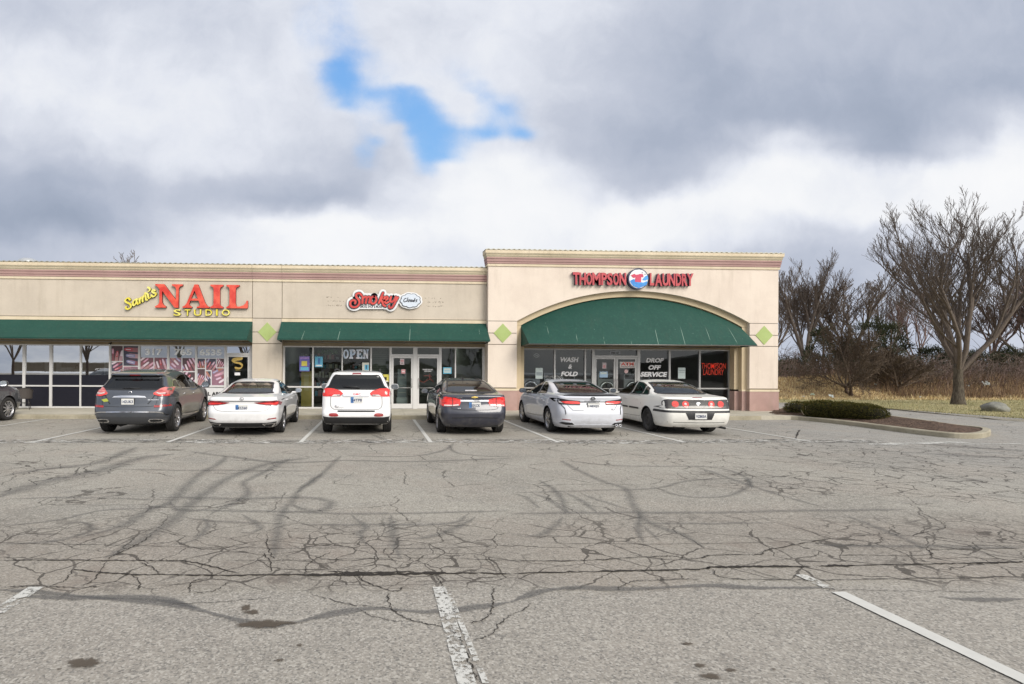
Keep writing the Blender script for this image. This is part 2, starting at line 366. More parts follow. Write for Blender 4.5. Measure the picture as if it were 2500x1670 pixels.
def fill_poly(poly, step, zf, name, mat, jitter=0., smooth=True):
    """triangulated sheet filling a polygon, height from zf(x, y, distance to edge)"""
    n = len(poly); xs_ = [p[0] for p in poly]; ys_ = [p[1] for p in poly]
    def inside(x, y):
        c = False; j = n - 1
        for i in range(n):
            if (ys_[i] > y) != (ys_[j] > y) and x < (xs_[j] - xs_[i]) * (y - ys_[i]) / (ys_[j] - ys_[i]) + xs_[i]: c = not c
            j = i
        return c
    pts = [Vector((p[0], p[1])) for p in poly]; rnd = random.Random(3)
    x = min(xs_)
    while x < max(xs_):
        y = min(ys_)
        while y < max(ys_):
            a, b = x + rnd.uniform(-.3, .3) * step, y + rnd.uniform(-.3, .3) * step
            if inside(a, b): pts.append(Vector((a, b)))
            y += step
        x += step
    res = delaunay_2d_cdt(pts, [(i, (i + 1) % n) for i in range(n)], [list(range(n))], 1, 1e-5)
    m = MB()
    def edged(x, y): return min((Vector((x, y)) - Vector((xs_[i], ys_[i]))).length for i in range(n))
    m.add([(p.x, p.y, zf(p.x, p.y, edged(p.x, p.y))) for p in res[0]], res[2])
    return m.build(name, mat, smooth=smooth, recalc=True)
rn = random.Random(8)
o = fill_poly([(p.x, p.y) for p in inn], .14, lambda x, y, e: .10 + min(e, 1.1) * .16 + rn.uniform(-.012, .02), 'mulch', mulch_mat(), smooth=False)
tag(o, kind='stuff', label='dark brown bark mulch filling the kerbed planting island', cat='mulch')

# ---- grass verge, bank
def grassy(name, cols, sc=1.):
    t = NT(name); co = t.coord()
    n1 = t.noise(co, .5 * sc, 5, .6); n2 = t.noise(t.scale(co, 1, 1, 3), 9 * sc, 5, .7); n3 = t.noise(co, 45, 3, .7)
    col = t.mix(t.ss(n1, .35, .65), cols[0], cols[1]); col = t.mix(t.ss(n2, .42, .66), col, cols[2]); col = t.mix(t.ss(n3, .5, .8), col, cols[3])
    t.bsdf(col, .95, 0, t.math('ADD', n2, n3), .8, .05, spec=.15); return t.mat
LAWN = grassy('lawn_grass', [(.33, .305, .15), (.47, .40, .23), (.25, .235, .115), (.58, .50, .31)])
BANKM = grassy('dry_grass', [(.56, .42, .21), (.42, .30, .15), (.22, .15, .085), (.70, .57, .33)])
vf = [G(a, b) for a, b in [(1880, 983.5), (1960, 986), (2060, 990), (2160, 999), (2250, 1008), (2340, 1016), (2420, 1022), (2500, 1028)]]
front = [(p.x, p.y) for p in vf] + [(30, 13.5), (60, 8), (120, 8)]
def verge_y(x):
    for (a, b), (c, d_) in zip(front, front[1:]):
        if a <= x <= c: return b + (d_ - b) * (x - a) / (c - a)
    return front[0][1] if x < front[0][0] else front[-1][1]
BANK0 = 34.0
def ground_z(x, y):                     # verge, then the bank up to the woods
    z = .05 + .03 * mnoise.noise(Vector((x * .4, y * .4, 0)))
    b = BANK0 + 1.2 * mnoise.noise(Vector((x * .09, 3, 0)))
    s_ = max(0, min(1, (y - b) / 3.4)); s_ = s_ * s_ * (3 - 2 * s_)
    return z + s_ * (1.05 + .25 * mnoise.noise(Vector((x * .15, y * .15, 5)))) + (.06 * mnoise.noise(Vector((x * 1.3, y * 1.3, 1))) if y > b else 0)
m = MB(); gx = [14 + .8 * i for i in range(90)]; nrow = 24; vs = []
for x in gx:
    y0 = verge_y(x)
    for j in range(nrow):
        y = y0 + (BANK0 + .3 - y0) * j / (nrow - 1); vs.append((x, y, .004 if j == 0 else ground_z(x, y)))
m.add(vs, [(i * nrow + j, (i + 1) * nrow + j, (i + 1) * nrow + j + 1, i * nrow + j + 1) for i in range(len(gx) - 1) for j in range(nrow - 1)], 0, True)
tag(m.build('lawn', LAWN), kind='structure')
m = MB(); gy = [32.6 + .5 * i for i in range(24)] + [45, 50, 60, 80, 120, 300]; gx2 = [-60 + 4 * i for i in range(18)] + [12 + .8 * i for i in range(110)] + [110, 150, 300]
vs = [(x, y, ground_z(x, y) + (.012 if j > 3 else -.03)) for x in gx2 for j, y in enumerate(gy)]; K = len(gy)
m.add(vs, [(i * K + j, (i + 1) * K + j, (i + 1) * K + j + 1, i * K + j + 1) for i in range(len(gx2) - 1) for j in range(K - 1)], 0, True)
tag(m.build('hill', BANKM), kind='structure')
# pale broken edge between drive and grass
GRAV = grassy('gravel_edge', [(.30, .275, .225), (.24, .22, .18), (.36, .33, .27), (.46, .43, .37)])
m = MB(); vs = []
ex = [x for x, _ in front[:8]]
pts = smooth_loop([(a, b, 0) for a, b in front[:9]], 8, False); rg = random.Random(2)
for p in pts:
    w = .5 + .25 * rg.random(); vs += [(p.x - .02 * w, p.y - w, .0045), (p.x + .1, p.y + .25 + .2 * rg.random(), .045)]
m.add(vs, [(2 * i, 2 * i + 2, 2 * i + 3, 2 * i + 1) for i in range(len(pts) - 1)])
tag(m.build('gravel', GRAV), kind='stuff', label='pale gravel strip along the edge of the grass', cat='gravel')

# grass blades: mown verge and the tall dry grass of the bank
def blades(name, mats, n, area, hfun, wf, seed, lean=.35):
    rnd = random.Random(seed); m = MB()
    for _ in range(n):
        x, y = area(rnd)
        if y < verge_y(x) + .1: continue
        z = ground_z(x, y); h = hfun(rnd, x, y); a = rnd.uniform(0, 6.283); w = wf
        dx, dy = math.cos(a), math.sin(a); l = rnd.uniform(0, lean) * h; b = rnd.uniform(0, 6.283)
        m.add([(x - dx * w, y - dy * w, z - .03), (x + dx * w, y + dy * w, z - .03), (x + math.cos(b) * l, y + math.sin(b) * l, z + h)], [(0, 1, 2)], rnd.randrange(len(mats)))
    return m.build(name, mats)
STRAW = [simple('straw_%d' % i, c, .9, var=.3, scale=1.2) for i, c in enumerate([(.66, .51, .27), (.54, .39, .19), (.78, .66, .40), (.33, .22, .12)])]
BROWNW = [simple('weed_%d' % i, c, .9, var=.3, scale=1.2) for i, c in enumerate([(.20, .125, .075), (.13, .085, .06), (.30, .20, .11)])]
GREENB = [simple('turf_%d' % i, c, .9, var=.3, scale=1.2) for i, c in enumerate([(.27, .255, .115), (.44, .37, .20), (.20, .19, .09)])]
def bank_area(r):
    x = 18 + 52 * r.random() ** 1.15; return x, BANK0 + r.uniform(-2.6, 4.6)
o = blades('dry_grass', STRAW, 42000, bank_area, lambda r, x, y: r.uniform(.08, .32) * (1 if y > BANK0 - .8 else .7) * (1.15 if mnoise.noise(Vector((x * .3, y * .3, 9))) > .05 else .6), .022, 11, .8)
tag(o, kind='stuff', label='tall straw coloured dry grass on the bank below the woods', cat='dry grass')
o = blades('weeds', BROWNW, 26000, lambda r: (22 + 48 * r.random(), BANK0 + r.uniform(-.6, 3.8)), lambda r, x, y: r.uniform(.3, .85) * (1 if x > 33 + 3 * mnoise.noise(Vector((x * .2, y * .3, 2))) else .22), .014, 12, .5)
tag(o, kind='stuff', label='dead brown weeds standing in the dry grass of the bank', cat='weeds')
o = blades('grass', GREENB, 30000, lambda r: (20 + 26 * r.random() ** 1.1, 17 + 15.5 * r.random()), lambda r, x, y: r.uniform(.03, .09), .012, 13, .8)
tag(o, kind='stuff', label='short winter turf of the verge beside the drive', cat='grass')

# ---------------------------------------------------------------- painted stall lines
def paint_mat(name, wear, c=(.62, .61, .57)):
    t = NT(name); co = t.coord()
    n = t.math('ADD', t.math('MULTIPLY', t.noise(co, 26, 5, .75), .6), t.math('MULTIPLY', t.noise(co, 3.5, 4, .6), .4))
    uv = t.sep(t.coord('UV'))[1]
    e = t.math('MULTIPLY', t.ss(uv, 0, .12), t.ss(uv, 1, .88))
    a = t.math('MULTIPLY', t.ss(n, wear, wear - .09), t.ss(t.math('ADD', e, t.math('MULTIPLY', n, 1.4)), .75, 1.0))
    col = t.mix(t.noise(co, 8, 3), [k * .8 for k in c], c)
    t.bsdf(col, .8, 0, n, .3, .004, alpha=a, spec=.3); return t.mat
PAINT = paint_mat('worn_white_paint', .68); PAINTW = paint_mat('very_worn_white_paint', .55)
class Rib(MB):
    def ribbon(s, pts, w, z, mi=0, taper=0.):
        pts = [Vector((p[0], p[1], 0)) for p in pts]; L = 0; b = len(s.v); vs = []; n = len(pts)
        tot = sum((pts[i + 1] - pts[i]).length for i in range(n - 1))
        for i, p in enumerate(pts):
            if i: L += (p - pts[i - 1]).length
            d = (pts[min(i + 1, n - 1)] - pts[max(i - 1, 0)]).normalized(); nn = Vector((-d.y, d.x, 0))
            wi = w[i] if isinstance(w, list) else w
            if taper: wi *= min(1, .15 + L / taper, .15 + (tot - L) / taper)
            q0, q1 = p - nn * wi / 2, p + nn * wi / 2
            s.uv[b + 2 * i] = (L, 0); s.uv[b + 2 * i + 1] = (L, 1)
            vs += [(q0.x, q0.y, z), (q1.x, q1.y, z)]
        s.add(vs, [(2 * i, 2 * i + 2, 2 * i + 3, 2 * i + 1) for i in range(n - 1)], mi)
def seg(a, b, n=12): return [(a[0] + (b[0] - a[0]) * i / n, a[1] + (b[1] - a[1]) * i / n) for i in range(n + 1)]
m = Rib()
for x in (-20.1, -17.05, -14.0, -10.92, -7.88, -4.83, -1.78, 1.26, 4.30, 7.36):
    m.ribbon(seg((x, 12.95), (x - .02, KY - .08)), .105, .008)
m.ribbon(seg((10.62, 13.1), (10.5, KY - .1)), .10, .008)
m.ribbon(seg((3.67, 1.0), (3.59, 4.16), 20), .12, .008)
m.ribbon(seg((6.75, 1.0), (6.69, 4.3), 20), .125, .008)
m.ribbon(seg((-5.7, 1.0), (-5.7, 4.3), 20), .125, .008)
tag(m.build('stall_markings', PAINT), kind='structure')
m = Rib()
m.ribbon(seg((.50, .8), (.495, 4.34), 20), .11, .0085); m.ribbon(seg((3.583, 4.24), (3.57, 4.52), 6), .10, .0085); m.ribbon(seg((.60, 3.0), (.555, 4.2), 8), .04, .009)
m.ribbon(seg((-2.62, 1.0), (-2.65, 4.42), 20), .125, .0085)
m.ribbon(seg((11.6, 12.55), (14.4, 13.0), 12), .32, .008); m.ribbon(seg((13.6, 12.6), (18.8, 12.9), 12), .10, .008)
tag(m.build('worn_markings', PAINTW), kind='structure')
# the row of scabbed seal coat and white flecks at the mouth of the stalls
def fleck_mat():
    t = NT('scabbed_seal'); co = t.coord(); u, v, _ = t.sep(t.coord('UV'))
    sl = t.vmath('ADD', co, t.vmath('SCALE', t.noisec(co, 2.5, 3), .25))
    n = t.noise(t.scale(sl, 2.2, 5.0, 1), 2.6, 5, .72); n2 = t.noise(co, 1.1, 4, .6)
    e = t.math('MULTIPLY', t.ss(v, 0, .35), t.ss(v, 1, .65))
    wh = t.math('MULTIPLY', t.ss(n, .52, .57), t.ss(t.noise(co, .7, 2), .36, .46)); dk = t.ss(t.noise(t.scale(sl, 1, 3.5, 1), 3.5, 5, .75), .48, .6)
    col = t.mix(wh, (.10, .098, .095), (.60, .585, .54))
    a = t.math('MULTIPLY', t.math('MAXIMUM', wh, t.math('MULTIPLY', dk, .85)), t.ss(t.math('ADD', e, t.math('MULTIPLY', n2, .4)), .22, .55))
    t.bsdf(col, .85, 0, n, .4, .006, alpha=a, spec=.3); return t.mat
m = Rib(); m.ribbon([(x * .5, 13.15 + .1 * math.sin(x * .4)) for x in range(-42, 26)], .85, .0065)
tag(m.build('scabbed_seal_coat', fleck_mat()), kind='structure')

# ---- tar: crack filler bands, tyre scrubs, stains (each traced on the ground plane)
def tar_mat(name, c, strength, hard=.5, rng=None):
    t = NT(name); co = t.coord(); v = t.sep(t.coord('UV'))[1]
    e = t.math('SUBTRACT', 1., t.math('ABSOLUTE', t.math('MULTIPLY', t.math('SUBTRACT', v, .5), 2.)))
    n = t.math('ADD', t.math('MULTIPLY', t.noise(co, 7, 5, .7), .7), t.math('MULTIPLY', t.noise(co, 45, 3, .7), .3))
    a = t.ss(t.math('ADD', e, t.math('MULTIPLY', t.math('SUBTRACT', n, .5), 1.3)), rng[0] if rng else .35 * hard, rng[1] if rng else .35 + .4 * (1 - hard), 0, strength)
    t.bsdf(t.mix(n, [k * .75 for k in c], [k * 1.25 for k in c]), .8, 0, t.noise(co, 60, 3), .3, .004, alpha=a, spec=.3); return t.mat
TARS = tar_mat('soft_tar_band', (.125, .122, .12), .45, .3); SCRUB = tar_mat('tyre_scrub', (.13, .128, .124), .37, .05, (.05, 1.25))
CRK = tar_mat('open_crack', (.03, .025, .02), .95, .9); STAIN = tar_mat('oil_stain', (.10, .08, .06), .8, .6)
def tr(zx, zy, right=False):           # ground plane point from the traced plan
    p = G((1250 if right else 0) + zx * .5324, 1050 + zy * .5324); return (p.x, p.y)
def path(pts, right=False, n=5, rough=0., seed=1):
    pts = smooth_loop([(*tr(a, b, right), 0) for a, b in pts], n, False); rr = random.Random(seed)
    return [(p.x + rr.uniform(-1, 1) * rough, p.y + rr.uniform(-1, 1) * rough) for p in pts]
soft = [  # (points, width m, right half?)
 ([(0, 310), (200, 240), (480, 180), (640, 130), (800, 110)], .5, 0), ([(0, 215), (200, 180), (450, 150), (620, 80)], .35, 0),
 ([(380, 490), (560, 440), (700, 360), (780, 330), (900, 215), (1010, 150), (1030, 120)], .22, 0), ([(480, 590), (640, 510), (780, 420), (900, 320), (1060, 215), (1250, 150), (1420, 130)], .26, 0),
 ([(780, 330), (820, 365), (1000, 370), (1300, 375), (1700, 385), (2348, 370)], .13, 0), ([(740, 310), (1100, 315), (1380, 310), (1500, 325), (1510, 355), (1430, 372), (1340, 345)], .20, 0),
 ([(1560, 120), (1480, 200), (1380, 270), (1340, 330), (1300, 370), (1270, 480), (1265, 590)], .16, 0), ([(1330, 130), (1200, 200), (1120, 240), (1140, 290), (1060, 340), (960, 390)], .18, 0),
 ([(0, 440), (260, 415), (470, 370), (700, 360)], .10, 0), ([(0, 525), (250, 510), (420, 460), (380, 425), (300, 430)], .12, 0), ([(930, 405), (950, 440), (900, 500), (800, 530)], .13, 0),
 ([(1100, 385), (1190, 440), (1160, 470), (1110, 470)], .12, 0), ([(1610, 390), (1680, 450), (1650, 470), (1680, 530)], .14, 0), ([(1790, 390), (1800, 450), (1810, 520), (1840, 590)], .17, 0),
 ([(2180, 400), (2110, 440), (1980, 490), (1850, 500)], .16, 0), ([(560, 180), (800, 185), (1100, 185), (1440, 190)], .12, 0), ([(870, 100), (1030, 120), (1300, 150), (1600, 140), (1900, 145), (2348, 130)], .2, 0),
 ([(1600, 120), (1900, 120), (2040, 90), (2080, 60)], .16, 0), ([(2060, 70), (2110, 110), (2348, 125)], .13, 0), ([(1700, 20), (1760, 40), (1800, 55)], .2, 0),
 ([(1360, 290), (1480, 195)], .16, 0), ([(0, 320), (300, 310), (660, 318), (800, 320)], .09, 0), ([(1380, 435), (1700, 435), (2060, 430), (2150, 380)], .11, 0), ([(1290, 430), (1000, 420), (820, 400)], .1, 0),
 ([(220, 140), (400, 230), (520, 270), (560, 350), (640, 430), (780, 480), (880, 540)], .17, 1), ([(120, 230), (200, 280), (260, 380)], .15, 1), ([(0, 290), (60, 310), (130, 360)], .15, 1), ([(90, 290), (170, 320), (250, 385)], .14, 1), ([(240, 285), (330, 330), (390, 380)], .14, 1), ([(310, 290), (420, 330), (560, 370)], .14, 1),
 ([(0, 290), (300, 280), (660, 268), (800, 235), (1040, 222), (1090, 250), (1000, 300), (860, 310), (740, 295), (660, 268)], .10, 1), ([(0, 385), (500, 380), (900, 380), (1300, 372), (1800, 365)], .15, 1), ([(560, 430), (900, 430), (1200, 425)], .10, 1),
 ([(230, 400), (160, 470), (80, 490), (0, 480)], .14, 1), ([(580, 380), (580, 450), (600, 520)], .12, 1), ([(600, 440), (680, 510)], .12, 1), ([(230, 140), (500, 165), (900, 170), (1060, 210), (1100, 270)], .13, 1),
 ([(1380, 530), (1700, 535), (2348, 540)], .12, 1), ([(1520, 390), (1780, 490), (1900, 550)], .16, 1), ([(850, 170), (1200, 290), (1450, 360)], .13, 1), ([(1850, 60), (2100, 80), (2348, 95)], .6, 1), ([(1900, 110), (2348, 130)], .5, 1)]
m = Rib()
for i, (pts, w, rt) in enumerate(soft): m.ribbon(path(pts, rt, 6, .012, i), w * 1.35, .0042 + .00003 * i, 0, .5)
tag(m.build('tyre_scrubs', SCRUB), kind='structure')
m = Rib()                               # the smooth filler along the paving joint
j1 = path([(0, 735), (180, 745), (500, 775), (800, 800), (1000, 850), (1200, 895), (1350, 885), (1500, 850), (1700, 820), (2000, 835), (2348, 790)], 0, 8, .004)
m.ribbon(j1, [.10 + .05 * math.sin(i * .35) for i in range(len(j1))], .0048, 0, .3)
j2 = path([(0, 790), (140, 740), (300, 725), (560, 730), (900, 715), (1130, 725), (1430, 725), (1480, 735)], 1, 8, .004)
m.ribbon(j2, [.11 + .04 * math.sin(i * .4) for i in range(len(j2))], .0049, 0, .3)
j3 = path([(1960, 765), (2100, 780), (2348, 775)], 1, 8, .004); m.ribbon(j3, .14, .005, 0, .3)
j4 = path([(60, 760), (300, 770), (700, 770), (900, 820)], 0, 8, .004); m.ribbon(j4, .12, .0051, 0, .3)
tag(m.build('tar_bands', TARS), kind='structure')
cr = [([(0, 600), (200, 598), (480, 600), (700, 600), (870, 605), (1100, 660)], .022, 0), ([(330, 640), (520, 660), (720, 665), (1000, 668), (1400, 665), (1700, 668), (2000, 658), (2348, 660)], .030, 0), ([(1380, 668), (1600, 662), (1800, 664), (2050, 655)], .07, 0), ([(1500, 650), (1700, 656), (1900, 650)], .045, 0),
 ([(0, 660), (400, 650), (850, 640), (920, 630), (1100, 625), (1370, 628)], .034, 1), ([(920, 632), (1120, 628), (1370, 628)], .05, 1), ([(1410, 626), (1580, 622)], .062, 1), ([(1400, 626), (1900, 616), (2100, 612), (2348, 606)], .03, 1), ([(2100, 613), (2348, 605)], .045, 1),
 ([(0, 722), (170, 718), (360, 725), (480, 715)], .014, 0), ([(480, 600), (560, 560), (640, 520), (700, 480)], .016, 0), ([(370, 720), (440, 680), (490, 600)], .014, 0), ([(190, 730), (300, 690), (330, 640)], .012, 0), ([(580, 650), (640, 700), (630, 735)], .013, 0), ([(640, 610), (700, 630), (730, 665)], .015, 0),
 ([(870, 750), (880, 700), (960, 680)], .013, 0), ([(880, 745), (980, 740), (1060, 690)], .011, 0), ([(1220, 500), (1240, 570), (1260, 590)], .014, 0), ([(1240, 660), (1240, 610), (1200, 560)], .013, 0), ([(1400, 660), (1420, 610), (1520, 560)], .014, 0), ([(1640, 640), (1660, 690), (1800, 740), (1860, 715)], .016, 0),
 ([(1780, 750), (1790, 810), (1850, 860), (1950, 890), (2050, 905)], .014, 0), ([(2050, 905), (2110, 960), (2150, 1060), (2200, 1165)], .012, 0), ([(2000, 670), (2030, 720), (2050, 770), (2040, 850)], .015, 0), ([(2260, 720), (2260, 800), (2230, 860), (2150, 890)], .013, 0), ([(2348, 850), (2300, 880), (2250, 940), (2170, 965)], .012, 0), ([(1430, 755), (1600, 800), (1830, 825)], .009, 0), ([(1640, 820), (1720, 860), (1860, 885)], .008, 0),
 ([(1830, 620), (1760, 560), (1780, 540)], .012, 0), ([(800, 800), (1000, 790), (1260, 770)], .009, 0), ([(0, 520), (300, 525), (600, 530), (900, 540), (1050, 538), (1300, 545), (1560, 542), (1900, 545), (2348, 530)], .010, 0), ([(1050, 600), (1300, 600), (1700, 590), (2050, 590), (2348, 600)], .010, 0),
 ([(0, 600), (330, 600), (600, 585), (730, 580), (840, 592), (930, 575), (1130, 572), (1180, 550), (1420, 505)], .018, 1), ([(180, 520), (600, 525), (1000, 520), (1300, 515)], .009, 1), ([(680, 585), (720, 640)], .010, 1), ([(540, 570), (600, 585)], .010, 1), ([(1480, 575), (1900, 575), (1940, 550), (2348, 545)], .012, 1), ([(920, 640), (980, 680), (1300, 690), (1700, 685), (2348, 675)], .014, 1), ([(0, 850), (60, 820), (90, 795)], .010, 1), ([(480, 735), (540, 700), (660, 690), (860, 685)], .012, 1), ([(700, 645), (760, 660), (790, 690)], .010, 1), ([(1080, 640), (1250, 690)], .010, 1),
 ([(1850, 480), (1980, 450), (1960, 420), (1870, 380)], .012, 1), ([(1460, 740), (1480, 735), (1800, 740), (2200, 745)], .008, 1), ([(1300, 45), (1310, 15), (1320, 0)], .06, 1)]
m = Rib()
for i, (pts, w, rt) in enumerate(cr):
    q = path(pts, rt, 14, .011, 50 + i); rr = random.Random(i)
    m.ribbon(q, [w * rr.uniform(.45, 1.5) for _ in q], .0056 + .00002 * i, 0, .1)
tag(m.build('open_cracks', CRK), kind='structure')
m = MB()
def stain(zx, zy, rx, ry, rt, seed):
    p = tr(zx, zy, rt); rr = random.Random(seed); b = len(m.v); K = 20
    vs = [(p[0], p[1], .0062)] + [(p[0] + rx * (1 + .35 * rr.uniform(-1, 1)) * math.cos(6.283 * k / K), p[1] + ry * (1 + .35 * rr.uniform(-1, 1)) * math.sin(6.283 * k / K), .0062) for k in range(K)]
    m.uv[b] = (0, .5)
    for k in range(K): m.uv[b + 1 + k] = (0, .02)
    m.add(vs, [(0, k + 1, (k + 1) % K + 1) for k in range(K)])
for i, a in enumerate([(395, 1072, .14, .07, 0), (1130, 815, .055, .07, 0), (1155, 838, .07, .05, 0), (1220, 893, .26, .075, 0), (1280, 1058, .035, .018, 0), (1370, 990, .03, .02, 0), (270, 1100, .02, .01, 0), (805, 983, .055, .022, 1), (860, 1082, .05, .03, 1), (912, 1132, .085, .035, 1), (1005, 1104, .05, .022, 1), (1200, 1100, .02, .01, 1), (795, 92, .35, .06, 0), (1130, 845, .02, .01, 1)]): stain(*a, 30 + i)
tag(m.build('oil_stains', STAIN), kind='structure')
# ---------------------------------------------------------------- the building
def stucco(name, a, b, dirt=(.30, .25, .18)):
    t = NT(name); co = t.coord(); x, y, z = t.sep(co)
    col = t.mix(t.ss(t.noise(co, .9, 6, .62), .32, .68), a, b)
    col = t.mix(t.math('MULTIPLY', t.ss(t.noise(t.scale(co, 2.6, 2.6, .35), 1.2, 5, .65), .48, .78), .24), col, dirt)
    col = t.mix(t.math('MULTIPLY', t.ss(t.noise(co, 24, 4, .8), .5, .72), .22), col, [min(1, k * 1.25) for k in b])
    splash = t.math('MULTIPLY', t.ss(z, .75, .15), t.ss(t.noise(co, 3, 4), .35, .7))
    col = t.mix(t.math('MULTIPLY', splash, .3), col, (.20, .15, .12))
    t.bsdf(col, .92, 0, t.noise(co, 55, 5, .7), .55, .008, spec=.25); return t.mat
STUC = stucco('tan_stucco', (.535, .47, .39), (.60, .53, .44)); STUCP = stucco('pale_stucco', (.69, .595, .51), (.76, .665, .57))
CREAM = stucco('cream_trim', (.66, .56, .405), (.74, .64, .48)); CREAMSH = stucco('shaded_cream', (.50, .45, .33), (.57, .51, .38))
PINK = stucco('dusty_pink_stucco', (.41, .27, .24), (.48, .325, .29)); PINKT = stucco('dusty_pink_band', (.40, .255, .235), (.46, .30, .275)); PINKD = stucco('dark_pink_groove', (.17, .075, .075), (.21, .10, .10))
GREEN = stucco('sage_tile', (.37, .46, .17), (.42, .52, .21), (.3, .34, .14))
GROOVE = simple('joint_shadow', (.16, .125, .085), .95)
HEADER = stucco('shaded_header_tan', (.27, .22, .15), (.33, .27, .185))  # wall tan darkened in the colour for the shade under the awnings
STEP = stucco('step_cream', (.55, .45, .30), (.62, .51, .35))
ROOFM = simple('roof_membrane', (.35, .34, .32), .9); COPING = simple('coping_metal', (.36, .35, .29), .5, .3)
ALU = simple('white_painted_aluminium', (.66, .65, .64), .42, .1, var=.05); ALUG = simple('mill_aluminium', (.42, .415, .41), .4, .5, var=.08)
def glass_mat(name, tint=.8, extra=.05, color=(1, 1, 1), rough=.0, k=1.6, wob=.05):
    t = NT(name); tr_ = t.n('ShaderNodeBsdfTransparent', i_Color=[tint * c for c in color])
    gl = t.n('ShaderNodeBsdfGlossy', i_Color=(.95, .97, 1)); gl.inputs['Roughness'].default_value = rough
    co = t.coord(); wav = t.noise(co, 1.1, 2); bn = t.n('ShaderNodeBump', i_Height=wav); bn.inputs['Strength'].default_value = wob; bn.inputs['Distance'].default_value = .12
    t.t.links.new(bn.outputs[0], gl.inputs['Normal'])
    fr = t.n('ShaderNodeFresnel'); fr.inputs[0].default_value = 1.6
    f = t.math('ADD', t.math('MULTIPLY', fr.outputs[0], k), extra, clamp=True)
    mx = t.n('ShaderNodeMixShader', i_0=f, i_1=tr_, i_2=gl); t.t.links.new(mx.outputs[0], t.out.inputs[0]); return t.mat
GL_NAIL = glass_mat('nail_shop_glass', .85, .50, wob=.0025); GL_NAILP = glass_mat('nail_poster_glass', .85, .25, wob=.0025); GL_SMK = glass_mat('smoke_shop_glass', .92, -.05, (.93, 1, .95)); GL_LDY = glass_mat('laundry_glass', .8, -.01, (.92, .97, 1), wob=.004, k=1.0)
BLACKF = simple('black_window_film', (.012, .012, .02), .45, var=.3, spec=.3)

bld = thing('shop_building', 'long tan stucco shopping strip with green diamond tiles and a taller arched end block', 'building', (0, 22, 0))
def B(mb, name, mats, parent=None, **k):
    """part of the building: built in world coordinates, parented to its empty"""
    o = mb.build(name, mats, parent or bld, **k); o.location = -Vector((0, 22, 0)) if parent is None else (0, 0, 0); return o
LW, TW, SF = 21.65, 21.30, 22.0; XL = -34.0
PX0, PX1 = -4.86, -3.72; TX0, TX1 = 4.275, 15.86; AX0, AX1 = 5.41, 14.70
g = .012
m = MB()                                   # low wall, panel by panel with open joints
m.box(XL, TX0, LW + .03, 22.35, 2.86, 5.2, 1); m.box(PX0 + .004, PX1 - .004, LW + .03, 22.35, .14, 2.86, 1)
for x0, x1 in ((XL, PX0), (PX1, TX0)):
    m.box(x0 + g, x1 - g, LW, LW + .03, 3.68, 5.12); m.box(x0 + g, x1 - g, LW + .001, LW + .03, 2.84, 3.52)
m.box(PX0 + g, PX1 - g, LW, LW + .03, 3.68, 5.12)
for z0, z1 in ((1.02, 2.67), (2.695, 3.12), (3.145, 3.655)): m.box(PX0, PX1, LW, LW + .03, z0, z1)
m.box(PX0, PX0 + .02, LW + .03, SF + .1, 1.0, 2.86); m.box(PX1 - .02, PX1, LW + .03, SF + .1, 1.0, 2.86)
B(m, 'low_wall', [STUC, GROOVE])
m = MB()
for x0, x1 in ((XL, PX0 - .005), (PX1 + .005, TX0)): m.box(x0, x1, LW - .045, LW - .002, 3.53, 3.655)
B(m, 'wall_trim', [CREAM])
m = MB(); m.box(PX0 - .02, PX1 + .02, LW - .035, 22.1, .14, .895, 0)
B(m, 'wall_base', [PINK]); m = MB(); m.box(PX0 - .03, PX1 + .03, LW - .05, 22.1, .9, .985); B(m, 'base_trim', [CREAM])
# header over the low shopfronts
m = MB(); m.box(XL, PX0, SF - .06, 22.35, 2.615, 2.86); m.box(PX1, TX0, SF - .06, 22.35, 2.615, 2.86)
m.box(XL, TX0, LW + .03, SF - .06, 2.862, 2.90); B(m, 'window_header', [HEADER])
# tall wall with the arch
cxa = (AX0 + AX1) / 2
def arc_z(x, half, spring, rise):
    r = (half * half + rise * rise) / (2 * rise); dx = min(abs(x - cxa), half); return spring + math.sqrt(max(r * r - dx * dx, 0)) - (r - rise)
def arch_layer(m, x0, x1, half, spring, rise, y0, y1, ztop, mi=0, jamb=None):
    K = 56; xs = [cxa - half + 2 * half * i / K for i in range(K + 1)]
    for a, b in zip(xs, xs[1:]):
        za, zb = arc_z(a, half, spring, rise), arc_z(b, half, spring, rise)
        m.quad((a, y0, za), (b, y0, zb), (b, y0, ztop), (a, y0, ztop), mi); m.quad((a, y1, za), (b, y1, zb), (b, y0, zb), (a, y0, za), mi)
    return xs
m = MB(); arch_layer(m, TX0, TX1, (AX1 - AX0) / 2, 3.62, 1.22, TW, TW + .17, 5.78)
for x0, x1 in ((TX0, AX0), (AX1, TX1)):
    m.quad((x0, TW, 3.62), (x1, TW, 3.62), (x1, TW, 5.78), (x0, TW, 5.78))
    m.box(x0 + .003, x1 - .003, TW + .03, 22.4, .14, 3.62, 1)
    for z0, z1 in ((1.03, 2.69), (2.715, 3.13), (3.155, 3.60)): m.box(x0, x1, TW, TW + .029, z0, z1)
m.box(AX0 - .03, AX0, TW + .03, TW + .17, 1.0, 3.62); m.box(AX1, AX1 + .03, TW + .03, TW + .17, 1.0, 3.62)
m.box(TX0, TX0 + .03, TW + .03, 22.4, 1.0, 3.62); m.box(TX1 - .03, TX1, TW + .03, 40, 1.0, 5.8)
m.quad((TX0, TW, 3.6), (TX0, TW, 5.8), (TX0, 21.78, 5.8), (TX0, 21.78, 3.6)); m.box(TX0, TX1, 21.76, 21.78, 5.0, 5.8)
m.box(TX0, TX1, TW + .3, 21.76, 5.0, 5.4); B(m, 'tall_wall', [STUCP, GROOVE])
